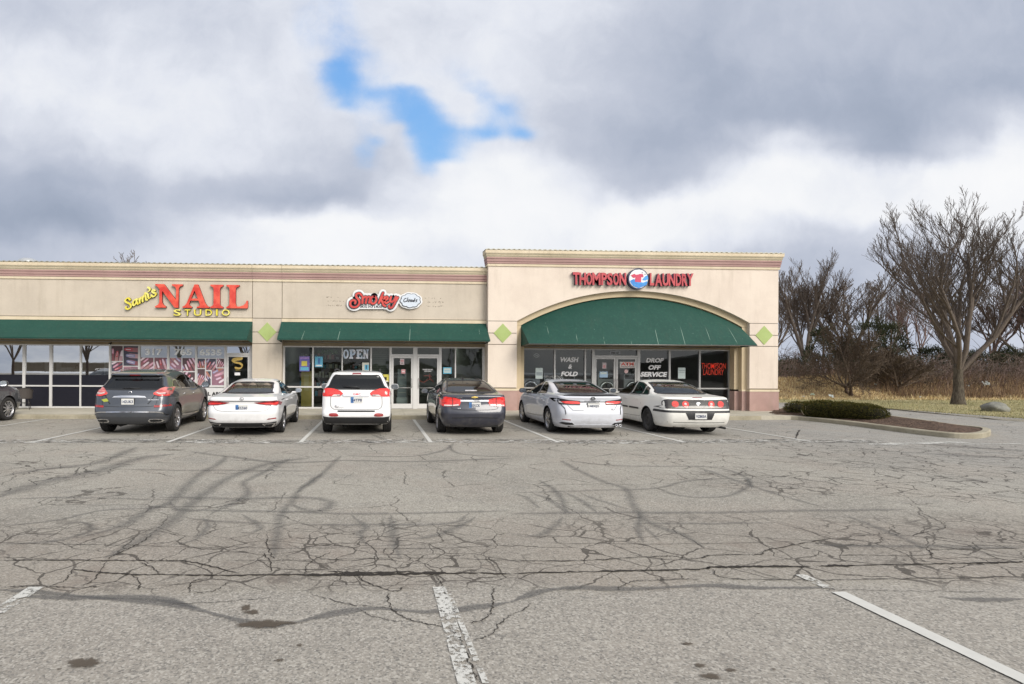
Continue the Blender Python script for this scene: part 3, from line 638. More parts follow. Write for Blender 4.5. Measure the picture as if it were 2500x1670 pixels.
m = MB(); H2 = (AX1 - AX0) / 2 - .20; H3 = (AX1 - AX0) / 2 - .38
arch_layer(m, 0, 0, H2, 3.47, 1.16, TW + .17, TW + .36, 5.2)
for s in (-1, 1):
    xa, xb = sorted((cxa + s * H2, cxa + s * (H2 + .23))); m.box(xa, xb, TW + .17, TW + .36, .98, 3.47); m.quad((xa, TW + .17, 3.46), (xb, TW + .17, 3.46), (xb, TW + .17, 5.2), (xa, TW + .17, 5.2))
    xa, xb = sorted((cxa + s * H3, cxa + s * (H3 + .20))); m.box(xa, xb, TW + .361, 22.1, .98, 3.3)
B(m, 'arch_surround', [STEP])
def part_box(nm, mt, *a): q_ = MB(); q_.box(*a); B(q_, nm, mt)
for s in (-1, 1):
    q_ = MB(); xa, xb = sorted((cxa + s * H2, cxa + s * (H2 + .22))); q_.box(xa, xb, TW + .15, TW + .35, .14, .91); xa, xb = sorted((cxa + s * H3, cxa + s * (H3 + .2))); q_.box(xa, xb, TW + .34, 22.1, .14, .913)
    x0, x1 = (TX0 - .02, AX0 + .01) if s < 0 else (AX1 - .01, TX1 + .02); q_.box(x0, x1, TW - .03, TW + .2, .14, .905)
    if s > 0: q_.box(TX1 - .01, TX1 + .03, TW + .19, 40, .14, .906)
    B(q_, 'wall_base', [PINK])
for s in (-1, 1):
    q_ = MB(); x0, x1 = (TX0 - .03, AX0 + .02) if s < 0 else (AX1 - .02, TX1 + .03); q_.box(x0, x1, TW - .045, TW + .2, .907, .99)
    xa, xb = sorted((cxa + s * (H2 - .01), cxa + s * (H2 + .21))); q_.box(xa, xb, TW + .14, TW + .35, .912, .98); B(q_, 'base_trim', [CREAM])
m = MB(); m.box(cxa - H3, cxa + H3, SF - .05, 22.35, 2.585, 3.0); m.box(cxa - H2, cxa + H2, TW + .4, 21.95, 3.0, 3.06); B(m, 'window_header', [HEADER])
# cornices, swept round the corners
def sweep(m, path, prof):
    """path: plan points walked so that outward is to the right; prof: (out, z, material)"""
    nrm = []
    for i in range(len(path) - 1):
        d = (Vector(path[i + 1]) - Vector(path[i])).normalized(); nrm.append(Vector((d.y, -d.x)))
    offs = []
    for i in range(len(path)):
        if i == 0: o_ = nrm[0]
        elif i == len(path) - 1: o_ = nrm[-1]
        else:
            s_ = nrm[i - 1] + nrm[i]; o_ = s_ / s_.dot(nrm[i])
        offs.append(o_)
    for (o0, z0, m0), (o1, z1, m1) in zip(prof, prof[1:]):
        for i in range(len(path) - 1):
            p, q = Vector(path[i]), Vector(path[i + 1])
            A = p + offs[i] * o0; Bq = q + offs[i + 1] * o0; C = q + offs[i + 1] * o1; D = p + offs[i] * o1
            m.quad((*A, z0), (*Bq, z0), (*C, z1), (*D, z1), m1)
# materials 0 cream 1 cream darkened for the shade in the coves 2 pink 3 groove
def cornice(zb, zt):
    k = (zt - zb) / .62; f = lambda v: zb + v * k
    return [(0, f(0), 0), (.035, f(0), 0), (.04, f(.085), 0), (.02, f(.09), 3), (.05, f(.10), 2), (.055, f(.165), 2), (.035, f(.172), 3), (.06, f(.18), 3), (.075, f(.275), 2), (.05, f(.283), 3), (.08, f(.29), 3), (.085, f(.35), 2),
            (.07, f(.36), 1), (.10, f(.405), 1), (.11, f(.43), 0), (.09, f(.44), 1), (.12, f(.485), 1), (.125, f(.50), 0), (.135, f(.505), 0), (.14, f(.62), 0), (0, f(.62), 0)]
m = MB(); sweep(m, [(XL, LW), (PX0 - .004, LW)], cornice(5.09, 5.705)); sweep(m, [(PX0 + .004, LW), (PX1 - .004, LW)], cornice(5.09, 5.705)); sweep(m, [(PX1 + .004, LW), (TX0 + .05, LW)], cornice(5.09, 5.705))
m.box(XL, TX0, LW + .002, 22.1, 5.1, 5.70, 1); B(m, 'cornice', [CREAM, CREAMSH, PINKT, PINKD])
m = MB(); sweep(m, [(TX0, 21.78), (TX0, TW), (TX1, TW), (TX1, 40)], cornice(5.74, 6.345)); m.box(TX0 + .002, TX1 - .002, TW + .002, 21.78, 5.75, 6.343, 1)
m.box(TX1 - .3, TX1 - .002, 21.78, 40, 5.6, 6.343, 1); B(m, 'cornice', [CREAM, CREAMSH, PINKT, PINKD])
def coping(m, x0, x1, y0, y1, z):
    n = int((x1 - x0) / .04); vs = []
    for i in range(n + 1):
        x = x0 + (x1 - x0) * i / n; w = .014 * math.sin(x * 2 * math.pi / .20); vs += [(x, y0, z + w - .03), (x, y0 + .003, z + w), (x, y1, z + w + .02)]
    m.add(vs, [(3 * i + j, 3 * i + 3 + j, 3 * i + 4 + j, 3 * i + 1 + j) for i in range(n) for j in (0, 1)])
m = MB(); coping(m, XL, TX0, LW - .15, 22.1, 5.745); B(m, 'coping', [COPING]); m = MB(); coping(m, TX0 - .14, TX1 + .14, TW - .15, 21.9, 6.385); B(m, 'coping', [COPING])
m = MB(); m.box(XL, TX0, 22.1, 40, 5.2, 5.3); m.box(TX0, TX1 - .3, 21.8, 40, 5.2, 5.6); m.box(XL, TX1 - .02, 39.7, 40, .1, 5.3, 0); B(m, 'roof', [ROOFM])
# diamonds
for cx_, cz, yy in ((-4.285, 3.135, LW), (4.85, 3.14, TW), (15.285, 3.14, TW)):
    m = MB(); w, h = .355, .375; m.prism([(cx_ - w, cz), (cx_, cz - h), (cx_ + w, cz), (cx_, cz + h)], yy - .018, yy + .02)
    B(m, 'diamond_tile', [GREEN])
# scar of the old lettering on the smoke shop wall
m = MB(); rr = random.Random(7)
for x0, x1 in ((-2.05, -1.1), (1.85, 2.6)):
    for i in range(46):
        x = rr.uniform(x0, x1); z = 4.35 + rr.choice((-.17, -.15, 0, .02, .16)) + rr.uniform(-.02, .02); s_ = rr.uniform(.008, .018)
        m.prism([(x - s_, z), (x, z - s_), (x + s_, z), (x, z + s_)], LW - .003, LW + .004)
o = B(m, 'screw_holes', [simple('rust_hole', (.12, .09, .06), .9)]); o['kind'] = 'stuff'

# ---- shopfronts: each bay is a window (frame) with its pane
def bay(x0, x1, lh, rh, z0, z1, glass, frame, rail=1.0, railh=.055, bot=.06, top=.05, name='window'):
    """bay between two mullion centres; lh/rh = half widths of the mullions"""
    m = MB(); ya, yb = SF - .05, SF + .06
    m.box(x0, x0 + lh, ya, yb, z0, z1); m.box(x1 - rh, x1, ya, yb, z0, z1)
    m.box(x0 + lh, x1 - rh, ya + .003, yb, z0, z0 + bot); m.box(x0 + lh, x1 - rh, ya + .003, yb, z1 - top, z1)
    if rail: m.box(x0 + lh, x1 - rh, ya + .003, yb, rail - railh / 2, rail + railh / 2)
    w = B(m, name, [frame])
    a, b = x0 + lh, x1 - rh
    segs = [(z0 + bot, rail - railh / 2), (rail + railh / 2, z1 - top)] if rail else [(z0 + bot, z1 - top)]
    for s0, s1 in segs:
        q = MB(); q.quad((a, SF, s0), (b, SF, s0), (b, SF, s1), (a, SF, s1)); B(q, 'pane', [glass], w)
    return w
def door(x0, x1, z0, z1, glass, frame, hinge_left, lw=.075, rail=.98, kick=.2):
    m = MB(); ya, yb = SF - .03, SF + .03
    m.box(x0 + .006, x0 + lw, ya, yb, z0 + .01, z1); m.box(x1 - lw, x1 - .006, ya, yb, z0 + .01, z1)
    m.box(x0 + lw, x1 - lw, ya + .002, yb, z0 + .01, z0 + kick); m.box(x0 + lw, x1 - lw, ya + .002, yb, z1 - .07, z1)
    w = B(m, 'door', [frame])
    q = MB(); q.quad((x0 + lw, SF, z0 + kick), (x1 - lw, SF, z0 + kick), (x1 - lw, SF, z1 - .07), (x0 + lw, SF, z1 - .07)); B(q, 'pane', [glass], w)
    h = MB(); hx = x1 - .05 if hinge_left else x0 + .05
    h.tube([(hx, ya - .0, 1.0), (hx, ya - .06, 1.0), (hx, ya - .06, 1.35), (hx, ya, 1.35)], .012, 6)
    h.tube([(x0 + lw, ya - .03, rail), (x1 - lw, ya - .03, rail)], .014, 6); B(h, 'handle', [ALUG], w)
    return w
ZT = 2.615
# nail shop (window centres from the left), white painted frame
nx = [(-24.6, .05), (-22.2, .03), (-20.0, .05), (-18.2, .05), (-16.0, .03), (-14.75, .03), (-13.675, .05), (-12.66, .05), (-11.535, .027), (-10.42, .03), (-9.30, .035), (-8.185, .035), (-7.11, .035), (-5.97, .045)]
ndark = []
for (a, ha), (b, hb) in zip(nx, nx[1:]):
    w = bay(a, b, ha, hb, .145, ZT, GL_NAIL if b < -10.3 else GL_NAILP, ALU)
    if b <= -10.4:
        q = MB(); [q.quad((a + ha, SF - .006, z0_), (b - hb, SF - .006, z0_), (b - hb, SF - .006, z1_), (a + ha, SF - .006, z1_)) for z0_, z1_ in ((.206, .971), (1.029, 1.43))]; B(q, 'dark_film', [BLACKF], w)
m = MB(); m.box(-5.97, -5.925, SF - .05, SF + .06, .145, ZT); m.box(-5.03, PX0, SF - .05, SF + .06, .145, ZT); m.box(-5.925, -5.03, SF - .047, SF + .06, 2.24, 2.32); m.box(-5.925, -5.03, SF - .047, SF + .06, 2.57, ZT)
w = B(m, 'door_frame', [ALU]); q = MB(); q.quad((-5.925, SF, 2.32), (-5.03, SF, 2.32), (-5.03, SF, 2.57), (-5.925, SF, 2.57)); B(q, 'pane', [GL_NAIL], w)
door(-5.925, -5.03, .145, 2.235, GL_SMK, ALU, False)
# smoke shop
sx = [(PX1, .07), (-2.55, .032), (-1.40, .022), (-.26, .03), (.50, .03)]
for (a, ha), (b, hb) in zip(sx, sx[1:]): bay(a, b, ha, hb, .145, ZT, GL_SMK, ALU)
m = MB()
for a, b in ((.50, .56), (1.41, 1.58), (2.45, 2.50)): m.box(a, b, SF - .05, SF + .06, .145, ZT)
for a, b in ((.56, 1.41), (1.58, 2.45)): m.box(a, b, SF - .047, SF + .06, 2.235, 2.315); m.box(a, b, SF - .047, SF + .06, 2.575, ZT)
w = B(m, 'door_frame', [ALU])
for a, b in ((.56, 1.41), (1.58, 2.45)):
    q = MB(); q.quad((a, SF, 2.315), (b, SF, 2.315), (b, SF, 2.575), (a, SF, 2.575)); B(q, 'pane', [GL_SMK], w)
door(.56, 1.41, .145, 2.23, GL_SMK, ALU, True); door(1.58, 2.45, .145, 2.23, GL_SMK, ALU, False)
for (a, ha), (b, hb) in zip([(2.50, .05), (3.105, .025)], [(3.105, .025), (TX0, .09)]): bay(a, b, ha, hb, .145, ZT, GL_SMK, ALU)
# laundry
XW0, XW1 = cxa - H3, cxa + H3; ZL = 2.583
lx = [(XW0, .05), (7.115, .035), (8.36, .03), (8.66, .03)]
for (a, ha), (b, hb) in zip(lx, lx[1:]): bay(a, b, ha, hb, .145, ZL, GL_LDY, ALUG, rail=1.0)
m = MB(); m.box(8.66, 8.74, SF - .05, SF + .06, .145, ZL); m.box(10.49, 10.58, SF - .05, SF + .06, .145, ZL); m.box(8.74, 10.49, SF - .047, SF + .06, 2.245, 2.32); m.box(8.74, 10.49, SF - .047, SF + .06, 2.54, ZL)
w = B(m, 'door_frame', [ALUG]); q = MB(); q.quad((8.74, SF, 2.32), (10.49, SF, 2.32), (10.49, SF, 2.54), (8.74, SF, 2.54)); B(q, 'pane', [GL_LDY], w)
door(8.74, 9.615, .145, 2.24, GL_SMK, ALUG, True, .085); door(9.62, 10.49, .145, 2.24, GL_SMK, ALUG, False, .085)
lx = [(10.58, .03), (11.83, .04), (13.08, .035), (XW1, .05)]
for (a, ha), (b, hb) in zip(lx, lx[1:]): bay(a, b, ha, hb, .145, ZL, GL_LDY, ALUG, rail=1.0)
# inside: party walls, floor, ceiling, back wall
m = MB()
for x in (XL, -9.9 - .08, -4.3, 4.3, 15.6): m.box(x, x + .12, 22.36, 33, .1, 3.2)
m.box(XL, 15.6, 33, 33.1, .1, 3.2); B(m, 'inner_wall', [simple('dim_inner_wall', (.36, .37, .33), .8)])
m = MB(); m.box(XL, 15.6, 22.36, 33, 3.1, 3.2); B(m, 'inner_ceiling', [simple('ceiling_tile', (.42, .42, .40), .8)])
m = MB(); m.box(XL, 15.6, 22.36, 33, .1, .146); B(m, 'inner_floor', [simple('shop_floor', (.16, .15, .13), .35)])

# ---- awnings
def awning_mat(name, streaks):
    t = NT(name); co = t.coord(); x, y, z = t.sep(co)
    col = t.mix(t.noise(co, 1.6, 5), (.010, .052, .040), (.018, .072, .056))
    col = t.mix(t.math('MULTIPLY', t.ss(t.noise(co, 9, 4, .7), .5, .75), .35), col, (.035, .13, .085))
    if streaks:
        fr = t.math('ABSOLUTE', t.math('SUBTRACT', t.math('FRACT', t.math('DIVIDE', t.math('ADD', x, t.math('MULTIPLY', y, -.09)), streaks)), .5))
        ln = t.math('MULTIPLY', t.math('LESS_THAN', fr, .007 / streaks * 1.3), t.math('MULTIPLY', t.ss(t.noise(t.scale(co, 1.6, 1, .7), 1.4, 3, .6), .47, .56), t.ss(z, 3.5, 3.1)))
        col = t.mix(t.math('MULTIPLY', ln, .6), col, (.42, .55, .47))
        col = t.mix(t.math('MULTIPLY', t.math('LESS_THAN', fr, .01), .25), col, (.006, .05, .03))
        sp = t.n('ShaderNodeTexVoronoi', feature='F1', i_Vector=co); sp.inputs['Scale'].default_value = 3
        col = t.mix(t.math('MULTIPLY', t.math('LESS_THAN', sp.outputs['Distance'], .035), .6), col, (.3, .42, .36))
    t.bsdf(t.mix(t.math('MULTIPLY', t.ss(t.noise(t.scale(co, 2.5, 1, .5), 1.6, 5, .7), .5, .8), .3), col, (.05, .075, .055)), .7, 0, t.math('ADD', t.noise(t.scale(co, 1.2, 1, .6), 3, 4), t.math('MULTIPLY', t.noise(co, 120, 2), .05)), .35, .05, spec=.25); return t.mat
AWD = simple('awning_underside', (.012, .05, .032), .9); AWFR = simple('awning_frame_tube', (.25, .25, .24), .4, .6)
def awning(name, x0, x1, yw, yf, ztop, zf, label, mat, ribs):
    t = thing(name, label, 'awning', ((x0 + x1) / 2, yw, zf)); inv = -Vector(t.location)
    m = MB(); K = 40; sag = .012; vs = []
    for i in range(K + 1):
        x = x0 + (x1 - x0) * i / K
        s_ = sag * math.cos(i / K * (x1 - x0) * 2 * math.pi / ribs)
        vs += [(x, yw - .03, ztop), (x, (yw + yf) / 2 + s_ * .5, (ztop + zf) / 2 - .015 + s_), (x, yf, zf + .02), (x, yf + .004, zf - .035)]
    m.add(vs, [(4 * i + j, 4 * i + 4 + j, 4 * i + 5 + j, 4 * i + 1 + j) for i in range(K) for j in range(3)], 0, False)
    for x in (x0, x1): m.add([(x, yw, ztop), (x, yw, zf - .09), (x, yf, zf - .03), (x, yf, zf + .02)], [(0, 1, 2, 3)])
    o = m.build('canopy', mat, t); o.location = inv
    f = MB(); n = max(2, int((x1 - x0) / ribs))
    for i in range(n + 1):
        x = x0 + .03 + (x1 - x0 - .06) * i / n; f.tube([(x, yw, ztop - .05), (x, yf + .03, zf - .01), (x, yw, zf - .06)], .014, 5)
    f.tube([(x0, yf + .02, zf - .03), (x1, yf + .02, zf - .03)], .016, 5); f.tube([(x0, yw - .02, zf - .07), (x1, yw - .02, zf - .07)], .016, 5)
    o = f.build('awning_frame', AWFR, t); o.location = inv
    return t
awning('awning', XL + 2, PX0 + .01, LW, 20.72, 3.53, 2.80, 'long dark green fabric awning above the nail salon windows', awning_mat('green_canvas_plain', 0), 1.2)
awning('awning', PX1 - .02, TX0 - .03, LW, 20.72, 3.53, 2.82, 'straight green fabric awning with pale scuffs above the smoke shop', awning_mat('green_canvas', 1.34), 1.34)
t = thing('awning', 'large curved green fabric awning filling the arch of the laundry', 'awning', (cxa, TW + .2, 2.7)); inv = -Vector(t.location)
m = MB(); K = 60; J = 8; vs = []; H = H2 + .0; yb, yf, zf = TW + .26, 20.28, 2.70
XA, XB = 5.60, 14.30
for i in range(K + 1):
    u = i / K; x = XA + (XB - XA) * u; xt = cxa - H + 2 * H * u; zt = arc_z(xt, H, 3.46, 1.15)
    for j in range(J + 1):
        s_ = j / J; bul = .10 * math.sin(math.pi * s_) * min(1, (zt - 3.3))
        vs.append((xt + (x - xt) * s_, yb + (yf - yb) * s_ - bul * .7, zt + (zf - zt) * s_ + bul * .5))
m.add(vs, [(i * (J + 1) + j, (i + 1) * (J + 1) + j, (i + 1) * (J + 1) + j + 1, i * (J + 1) + j + 1) for i in range(K) for j in range(J)], 0, True)
for i, sgn in ((0, -1), (K, 1)):
    col_ = [vs[i * (J + 1) + j] for j in range(J + 1)]; base = (col_[0][0], yb, zf - .05)
    m.add([base] + col_, [(0, j + 1, j + 2) for j in range(J)])
o = m.build('canopy', awning_mat('green_canvas_arch', 1.02), t); o.location = inv
f = MB(); f.tube([(XA, yf + .02, zf - .02), (XB, yf + .02, zf - .02)], .02, 6); f.tube([(XA, yb, zf - .05), (XB, yb, zf - .05)], .02, 6)
for i in range(9): x = XA + .05 + (XB - XA - .1) * i / 8; f.tube([(x, yf + .02, zf - .02), (x, yb, zf - .06)], .014, 5)
o = f.build('awning_frame', AWFR, t); o.location = inv
# roof vent and small security lamp
t = thing('roof_vent', 'pale domed roof vent showing above the parapet of the nail salon', 'roof vent', (-15.1, 24.5, 5.41))
m = MB(); m.lathe([(.0, 1.02), (.2, 1.0), (.34, .93), (.40, .84), (.42, .80), (.28, .79), (.25, .75), (.25, 0)], (0, 0, 0), 'z', 20); m.build('vent_cowl', simple('galvanised', (.55, .56, .56), .35, .6), t)
t = thing('security_light', 'tiny black security lamp under the awning near the nail posters', 'lamp', (-10.35, 21.85, 2.62))
m = MB(); m.tube([(0, .09, .06), (0, .0, .04), (0, -.06, 0)], [.03, .03, .045], 8); m.build('lamp_body', simple('black_plastic', (.02, .02, .02), .5), t)
m = MB(); m.lathe([(0, 0), (.03, .0), (.034, .02), (0, .03)], (0, -.09, -.02), 'y', 10); m.build('lamp_lens', simple('lamp_lens', (.7, .7, .65), .2), t)
# ---------------------------------------------------------------- lettering helpers
def text_mesh(s, offset=0., extrude=0., space=1., bevel=0., res=3):
    c = bpy.data.curves.new('t', 'FONT'); c.body = s; c.size = 1; c.offset = offset; c.extrude = extrude; c.bevel_depth = bevel; c.space_character = space; c.resolution_u = res
    c.fill_mode = 'BOTH'; o = bpy.data.objects.new('t', c); COL.objects.link(o)
    bpy.context.view_layer.update()
    me = bpy.data.meshes.new_from_object(o.evaluated_get(bpy.context.evaluated_depsgraph_get()))
    bpy.data.objects.remove(o); bpy.data.curves.remove(c); return me
def curve_mesh(loops, extrude=0., bevel=0., offset=0.):
    c = bpy.data.curves.new('t', 'CURVE'); c.dimensions = '2D'; c.fill_mode = 'BOTH'; c.extrude = extrude; c.bevel_depth = bevel; c.offset = offset
    for lp in loops:
        sp = c.splines.new('POLY'); sp.points.add(len(lp) - 1); sp.use_cyclic_u = True
        for p, q in zip(sp.points, lp): p.co = (q[0], q[1], 0, 1)
    o = bpy.data.objects.new('t', c); COL.objects.link(o); bpy.context.view_layer.update()
    me = bpy.data.meshes.new_from_object(o.evaluated_get(bpy.context.evaluated_depsgraph_get()))
    bpy.data.objects.remove(o); bpy.data.curves.remove(c); return me
def fit(me, x0, x1, z0, z1, y0, y1, shear=0., name='lettering', mats=(), parent=None, inv=(0, 0, 0), rot=0., mirror=False):
    """stand a flat mesh up in x,z between the given limits; y0 front, y1 back; faces looking out get material 0, the rest 1"""
    vs = [v.co.copy() for v in me.vertices]
    if not vs: return None
    for v in vs: v.x += v.y * shear
    a0, a1 = min(v.x for v in vs), max(v.x for v in vs); b0, b1 = min(v.y for v in vs), max(v.y for v in vs); c0, c1 = min(v.z for v in vs), max(v.z for v in vs)
    for v, w in zip(vs, me.vertices):
        u = (v.x - a0) / (a1 - a0)
        if mirror: u = 1 - u
        x = x0 + u * (x1 - x0); z = z0 + (v.y - b0) / (b1 - b0) * (z1 - z0)
        y = y0 + ((c1 - v.z) / (c1 - c0) if c1 - c0 > 1e-6 else 0) * (y1 - y0)
        if rot:
            cx_, cz = (x0 + x1) / 2, (z0 + z1) / 2; dx, dz = x - cx_, z - cz
            x, z = cx_ + dx * math.cos(rot) - dz * math.sin(rot), cz + dx * math.sin(rot) + dz * math.cos(rot)
        w.co = (x + inv[0], y + inv[1], z + inv[2])
    if y1 < y0 or mirror: me.flip_normals()
    me.update(); me.materials.clear()
    for q in mats: me.materials.append(q)
    if len(mats) > 1:
        for p in me.polygons: p.material_index = 0 if abs(p.normal.y) > .8 else 1
    else:
        for p in me.polygons: p.material_index = 0
    o = bpy.data.objects.new(name, me); link(o, parent); return o
def ztext(s, zbox, org, sc, Y, mats, parent, inv, depth=0., shear=0., offset=0., name='lettering', **k):
    """zbox = (x0,y0,x1,y1) in an enlarged view with origin org and scale sc px"""
    a = P(org[0] + zbox[0] * sc, org[1] + zbox[3] * sc, Y); b = P(org[0] + zbox[2] * sc, org[1] + zbox[1] * sc, Y)
    return fit(text_mesh(s, offset, .1 if depth else 0), a.x, b.x, a.z, b.z, Y, Y + depth, shear, name, mats, parent, inv, **k)
def strokes(lst, w, Y, depth, org, sc, mats, name, parent, inv, nib=0., nang=0., grow=0., lift=0.0004, n=5):
    """thick brush strokes: each a prism following a spline traced in the enlarged view"""
    m = MB()
    for k, st in enumerate(lst):
        ww = w
        if isinstance(st, tuple): ww, st = st
        pts = []
        for a, b in st: q = P(org[0] + a * sc, org[1] + b * sc, Y); pts.append((q.x, q.z, 0))
        pts = smooth_loop(pts, n, False); L, Rr = [], []
        for i, p in enumerate(pts):
            d = (pts[min(i + 1, len(pts) - 1)] - pts[max(i - 1, 0)]).normalized()
            hw = ww / 2 * (1 - nib + nib * abs(math.sin(math.atan2(d.y, d.x) - R(nang)))) + grow
            nn = Vector((-d.y, d.x, 0)) * hw; L.append(p + nn); Rr.append(p - nn)
        d0 = (pts[0] - pts[1]).normalized(); d1 = (pts[-1] - pts[-2]).normalized(); hw0 = (L[0] - pts[0]).length; hw1 = (L[-1] - pts[-1]).length
        cap1 = [pts[-1] + d1 * hw1 * math.sin(t_) + (L[-1] - pts[-1]) * math.cos(t_) for t_ in (R(36), R(72), R(108), R(144))]
        cap0 = [pts[0] + d0 * hw0 * math.sin(t_) + (Rr[0] - pts[0]) * math.cos(t_) for t_ in (R(36), R(72), R(108), R(144))]
        y0 = Y - lift * k
        N = len(pts)
        for i in range(N - 1):
            A, Bq, C, D = L[i], L[i + 1], Rr[i + 1], Rr[i]
            m.add([(v.x + inv[0], y + inv[1], v.y + inv[2]) for y in (y0, Y + depth) for v in (A, Bq, C, D)], [(3, 2, 1, 0), ], 0)
            m.add([(v.x + inv[0], y + inv[1], v.y + inv[2]) for y in (y0, Y + depth) for v in (A, Bq, C, D)], [(0, 1, 5, 4), (2, 3, 7, 6)], 1)
        for cap, e0, e1 in ((cap1, L[-1], Rr[-1]), (cap0, Rr[0], L[0])):
            ring = [e0] + cap + [e1]; K = len(ring)
            vs = [(v.x + inv[0], y + inv[1], v.y + inv[2]) for y in (y0, Y + depth) for v in ring]
            m.add(vs, [tuple(range(K - 1, -1, -1))], 0); m.add(vs, [(i, i + 1, K + i + 1, K + i) for i in range(K - 1)], 1)
    return m.build(name, list(mats), parent)
def glossy_paint(name, a, b, rough=.3, emit=0):
    t = NT(name); co = t.coord(); col = t.mix(t.ss(t.noise(co, 3.2, 3), .35, .65), a, b)
    t.bsdf(col, rough, 0, coat=.4, emit=col if emit else None, estr=emit); return t.mat
REDF = glossy_paint('red_acrylic', (.62, .045, .03), (.80, .12, .07)); REDS = simple('dark_red_return', (.12, .012, .012), .5)
YELF = glossy_paint('yellow_acrylic', (.78, .66, .05), (.88, .80, .22)); YELS = simple('olive_return', (.20, .17, .01), .5)
# ---- Sam's NAIL STUDIO
Z1 = ((290, 670), 340 / 2348); YS = LW - .12
t = thing('nail_salon_sign', "channel letters reading Sam's NAIL STUDIO in yellow and red above the awning", 'sign', (-7, LW, 4.3)); inv = tuple(-Vector(t.location))
def glyph(kind):
    s = .012
    if kind == 'I': return [[(0, 0), (.56, 0), (.56, .05), (.44, .12), (.42, .2), (.42, .8), (.44, .88), (.56, .95), (.56, 1), (0, 1), (0, .95), (.12, .88), (.14, .8), (.14, .2), (.12, .12), (0, .05)]]
    if kind == 'L': return [[(0, 0), (.94, 0), (.96, .05), (.96, .33), (.90, .33), (.86, .22), (.76, .13), (.60, .08), (.48, .08), (.44, .12), (.42, .2), (.42, .8), (.44, .88), (.58, .95), (.58, 1), (0, 1), (0, .95), (.12, .88), (.14, .8), (.14, .2), (.12, .12), (0, .05)]]
    if kind == 'N': return [[(0, 0), (.46, 0), (.46, .05), (.36, .12), (.30, .22), (.29, .72), (.82, 0), (.98, 0), (.99, .8), (1.03, .9), (1.16, .95), (1.16, 1), (.70, 1), (.70, .95), (.84, .88), (.88, .78), (.87, .34), (.38, 1), (0, 1), (0, .95), (.10, .88), (.18, .78), (.18, .22), (.12, .12), (0, .05)]]
    if kind == 'A': return [[(0, 0), (.40, 0), (.40, .05), (.32, .09), (.28, .16), (.335, .31), (.68, .31), (.74, .14), (.70, .08), (.60, .05), (.60, 0), (1.14, 0), (1.14, .05), (1.04, .1), (.96, .22), (.66, 1), (.50, 1), (.18, .2), (.10, .1), (0, .05)], [(.37, .40), (.51, .74), (.645, .40)]]
for ch, x0, x1 in (('N', 610, 1080), ('A', 1072, 1530), ('I', 1542, 1762), ('L', 1812, 2178)):
    me = curve_mesh(glyph(ch), .05, .0)
    a = P(290 + x0 * Z1[1], 670 + 550 * Z1[1], YS); b = P(290 + x1 * Z1[1], 670 + 155 * Z1[1], YS)
    fit(me, a.x, b.x, 4.03, 4.93, YS, LW - .02, 0, 'red_letter', (REDF, REDS), t, inv)
for ch, x0, x1 in (('S', 922, 1045), ('T', 1110, 1206), ('U', 1265, 1390), ('D', 1460, 1572), ('I', 1638, 1666), ('O', 1735, 1872)): ztext(ch, (x0, 590, x1, 695), *Z1, YS + .02, (YELF, YELS), t, inv, .09, 0, .012, 'yellow_letter')
sam = [[(185, 425), (165, 400), (135, 405), (108, 440), (130, 470), (180, 492), (203, 525), (190, 565), (150, 585), (118, 568), (122, 545)],
       [(290, 425), (262, 432), (240, 465), (238, 510), (262, 520), (290, 480), (300, 440)], [(302, 415), (300, 460), (318, 495)],
       [(318, 420), (345, 408), (352, 480)], [(350, 440), (372, 390), (394, 392), (402, 455)], [(398, 420), (425, 352), (447, 352), (458, 420), (478, 428)],
       [(495, 220), (522, 240), (518, 270), (494, 290)], [(605, 272), (580, 258), (562, 285), (590, 310), (624, 320), (612, 358), (575, 372), (552, 352)], [(445, 315), (485, 330), (505, 400), (540, 380)]]
strokes(sam, .078, YS + .02, .10, *Z1, (YELF, YELS), 'script_lettering', t, inv, .55, 40)
# edge of the next sign along at the very left
# ---- Smokey Clouds
Z2 = ((760, 690), 340 / 2348); YS = LW - .14
WHT = simple('white_acrylic', (.80, .80, .80), .35, var=.04); DKL = simple('charcoal_outline', (.03, .035, .05), .5); CLD = simple('pale_blue_acrylic', (.62, .68, .76), .35, var=.05)
t = thing('smoke_shop_sign', 'red script Smokey sign with a white cloud beside it', 'sign', (0, LW, 4.35)); inv = tuple(-Vector(t.location))
smk = [[(850, 215), (815, 180), (765, 190), (758, 240), (800, 290), (812, 345), (775, 400), (710, 415), (662, 385), (662, 325), (705, 295), (745, 315), (738, 350)],
       [(868, 240), (862, 345)], [(870, 270), (905, 238), (932, 255), (918, 345)], [(930, 270), (965, 238), (990, 255), (975, 340)],
       [(1062, 232), (1018, 248), (1000, 300), (1022, 350), (1070, 345), (1098, 295), (1090, 250), (1062, 232)], [(1210, 172), (1170, 260), (1140, 345)], [(1165, 285), (1215, 240), (1225, 255)], [(1170, 285), (1200, 330), (1215, 375), (1250, 395)],
       [(1232, 300), (1285, 275), (1280, 240), (1245, 250), (1232, 300), (1260, 345), (1305, 325)], [(1345, 240), (1330, 300), (1360, 325), (1405, 285), (1425, 240)], [(1460, 250), (1415, 330), (1370, 410), (1325, 425), (1312, 395)]]
strokes(smk, .13, YS + .06, .09, *Z2, (WHT, DKL), 'white_backing', t, inv, 0, 0, .075)
bk = MB(); q = [P(760 + a * Z2[1], 690 + b * Z2[1], YS + .06) for a, b in ((820, 445), (1205, 445), (1215, 380), (1100, 330), (860, 320))]
bk.prism([(p.x + inv[0], p.z + inv[2]) for p in q], YS + .052 + inv[1], LW - .03 + inv[1]); bk.build('white_backing', [WHT], t)
strokes(smk, .112, YS + .025, .03, *Z2, (DKL, DKL), 'dark_outline', t, inv, .15, 30, .012)
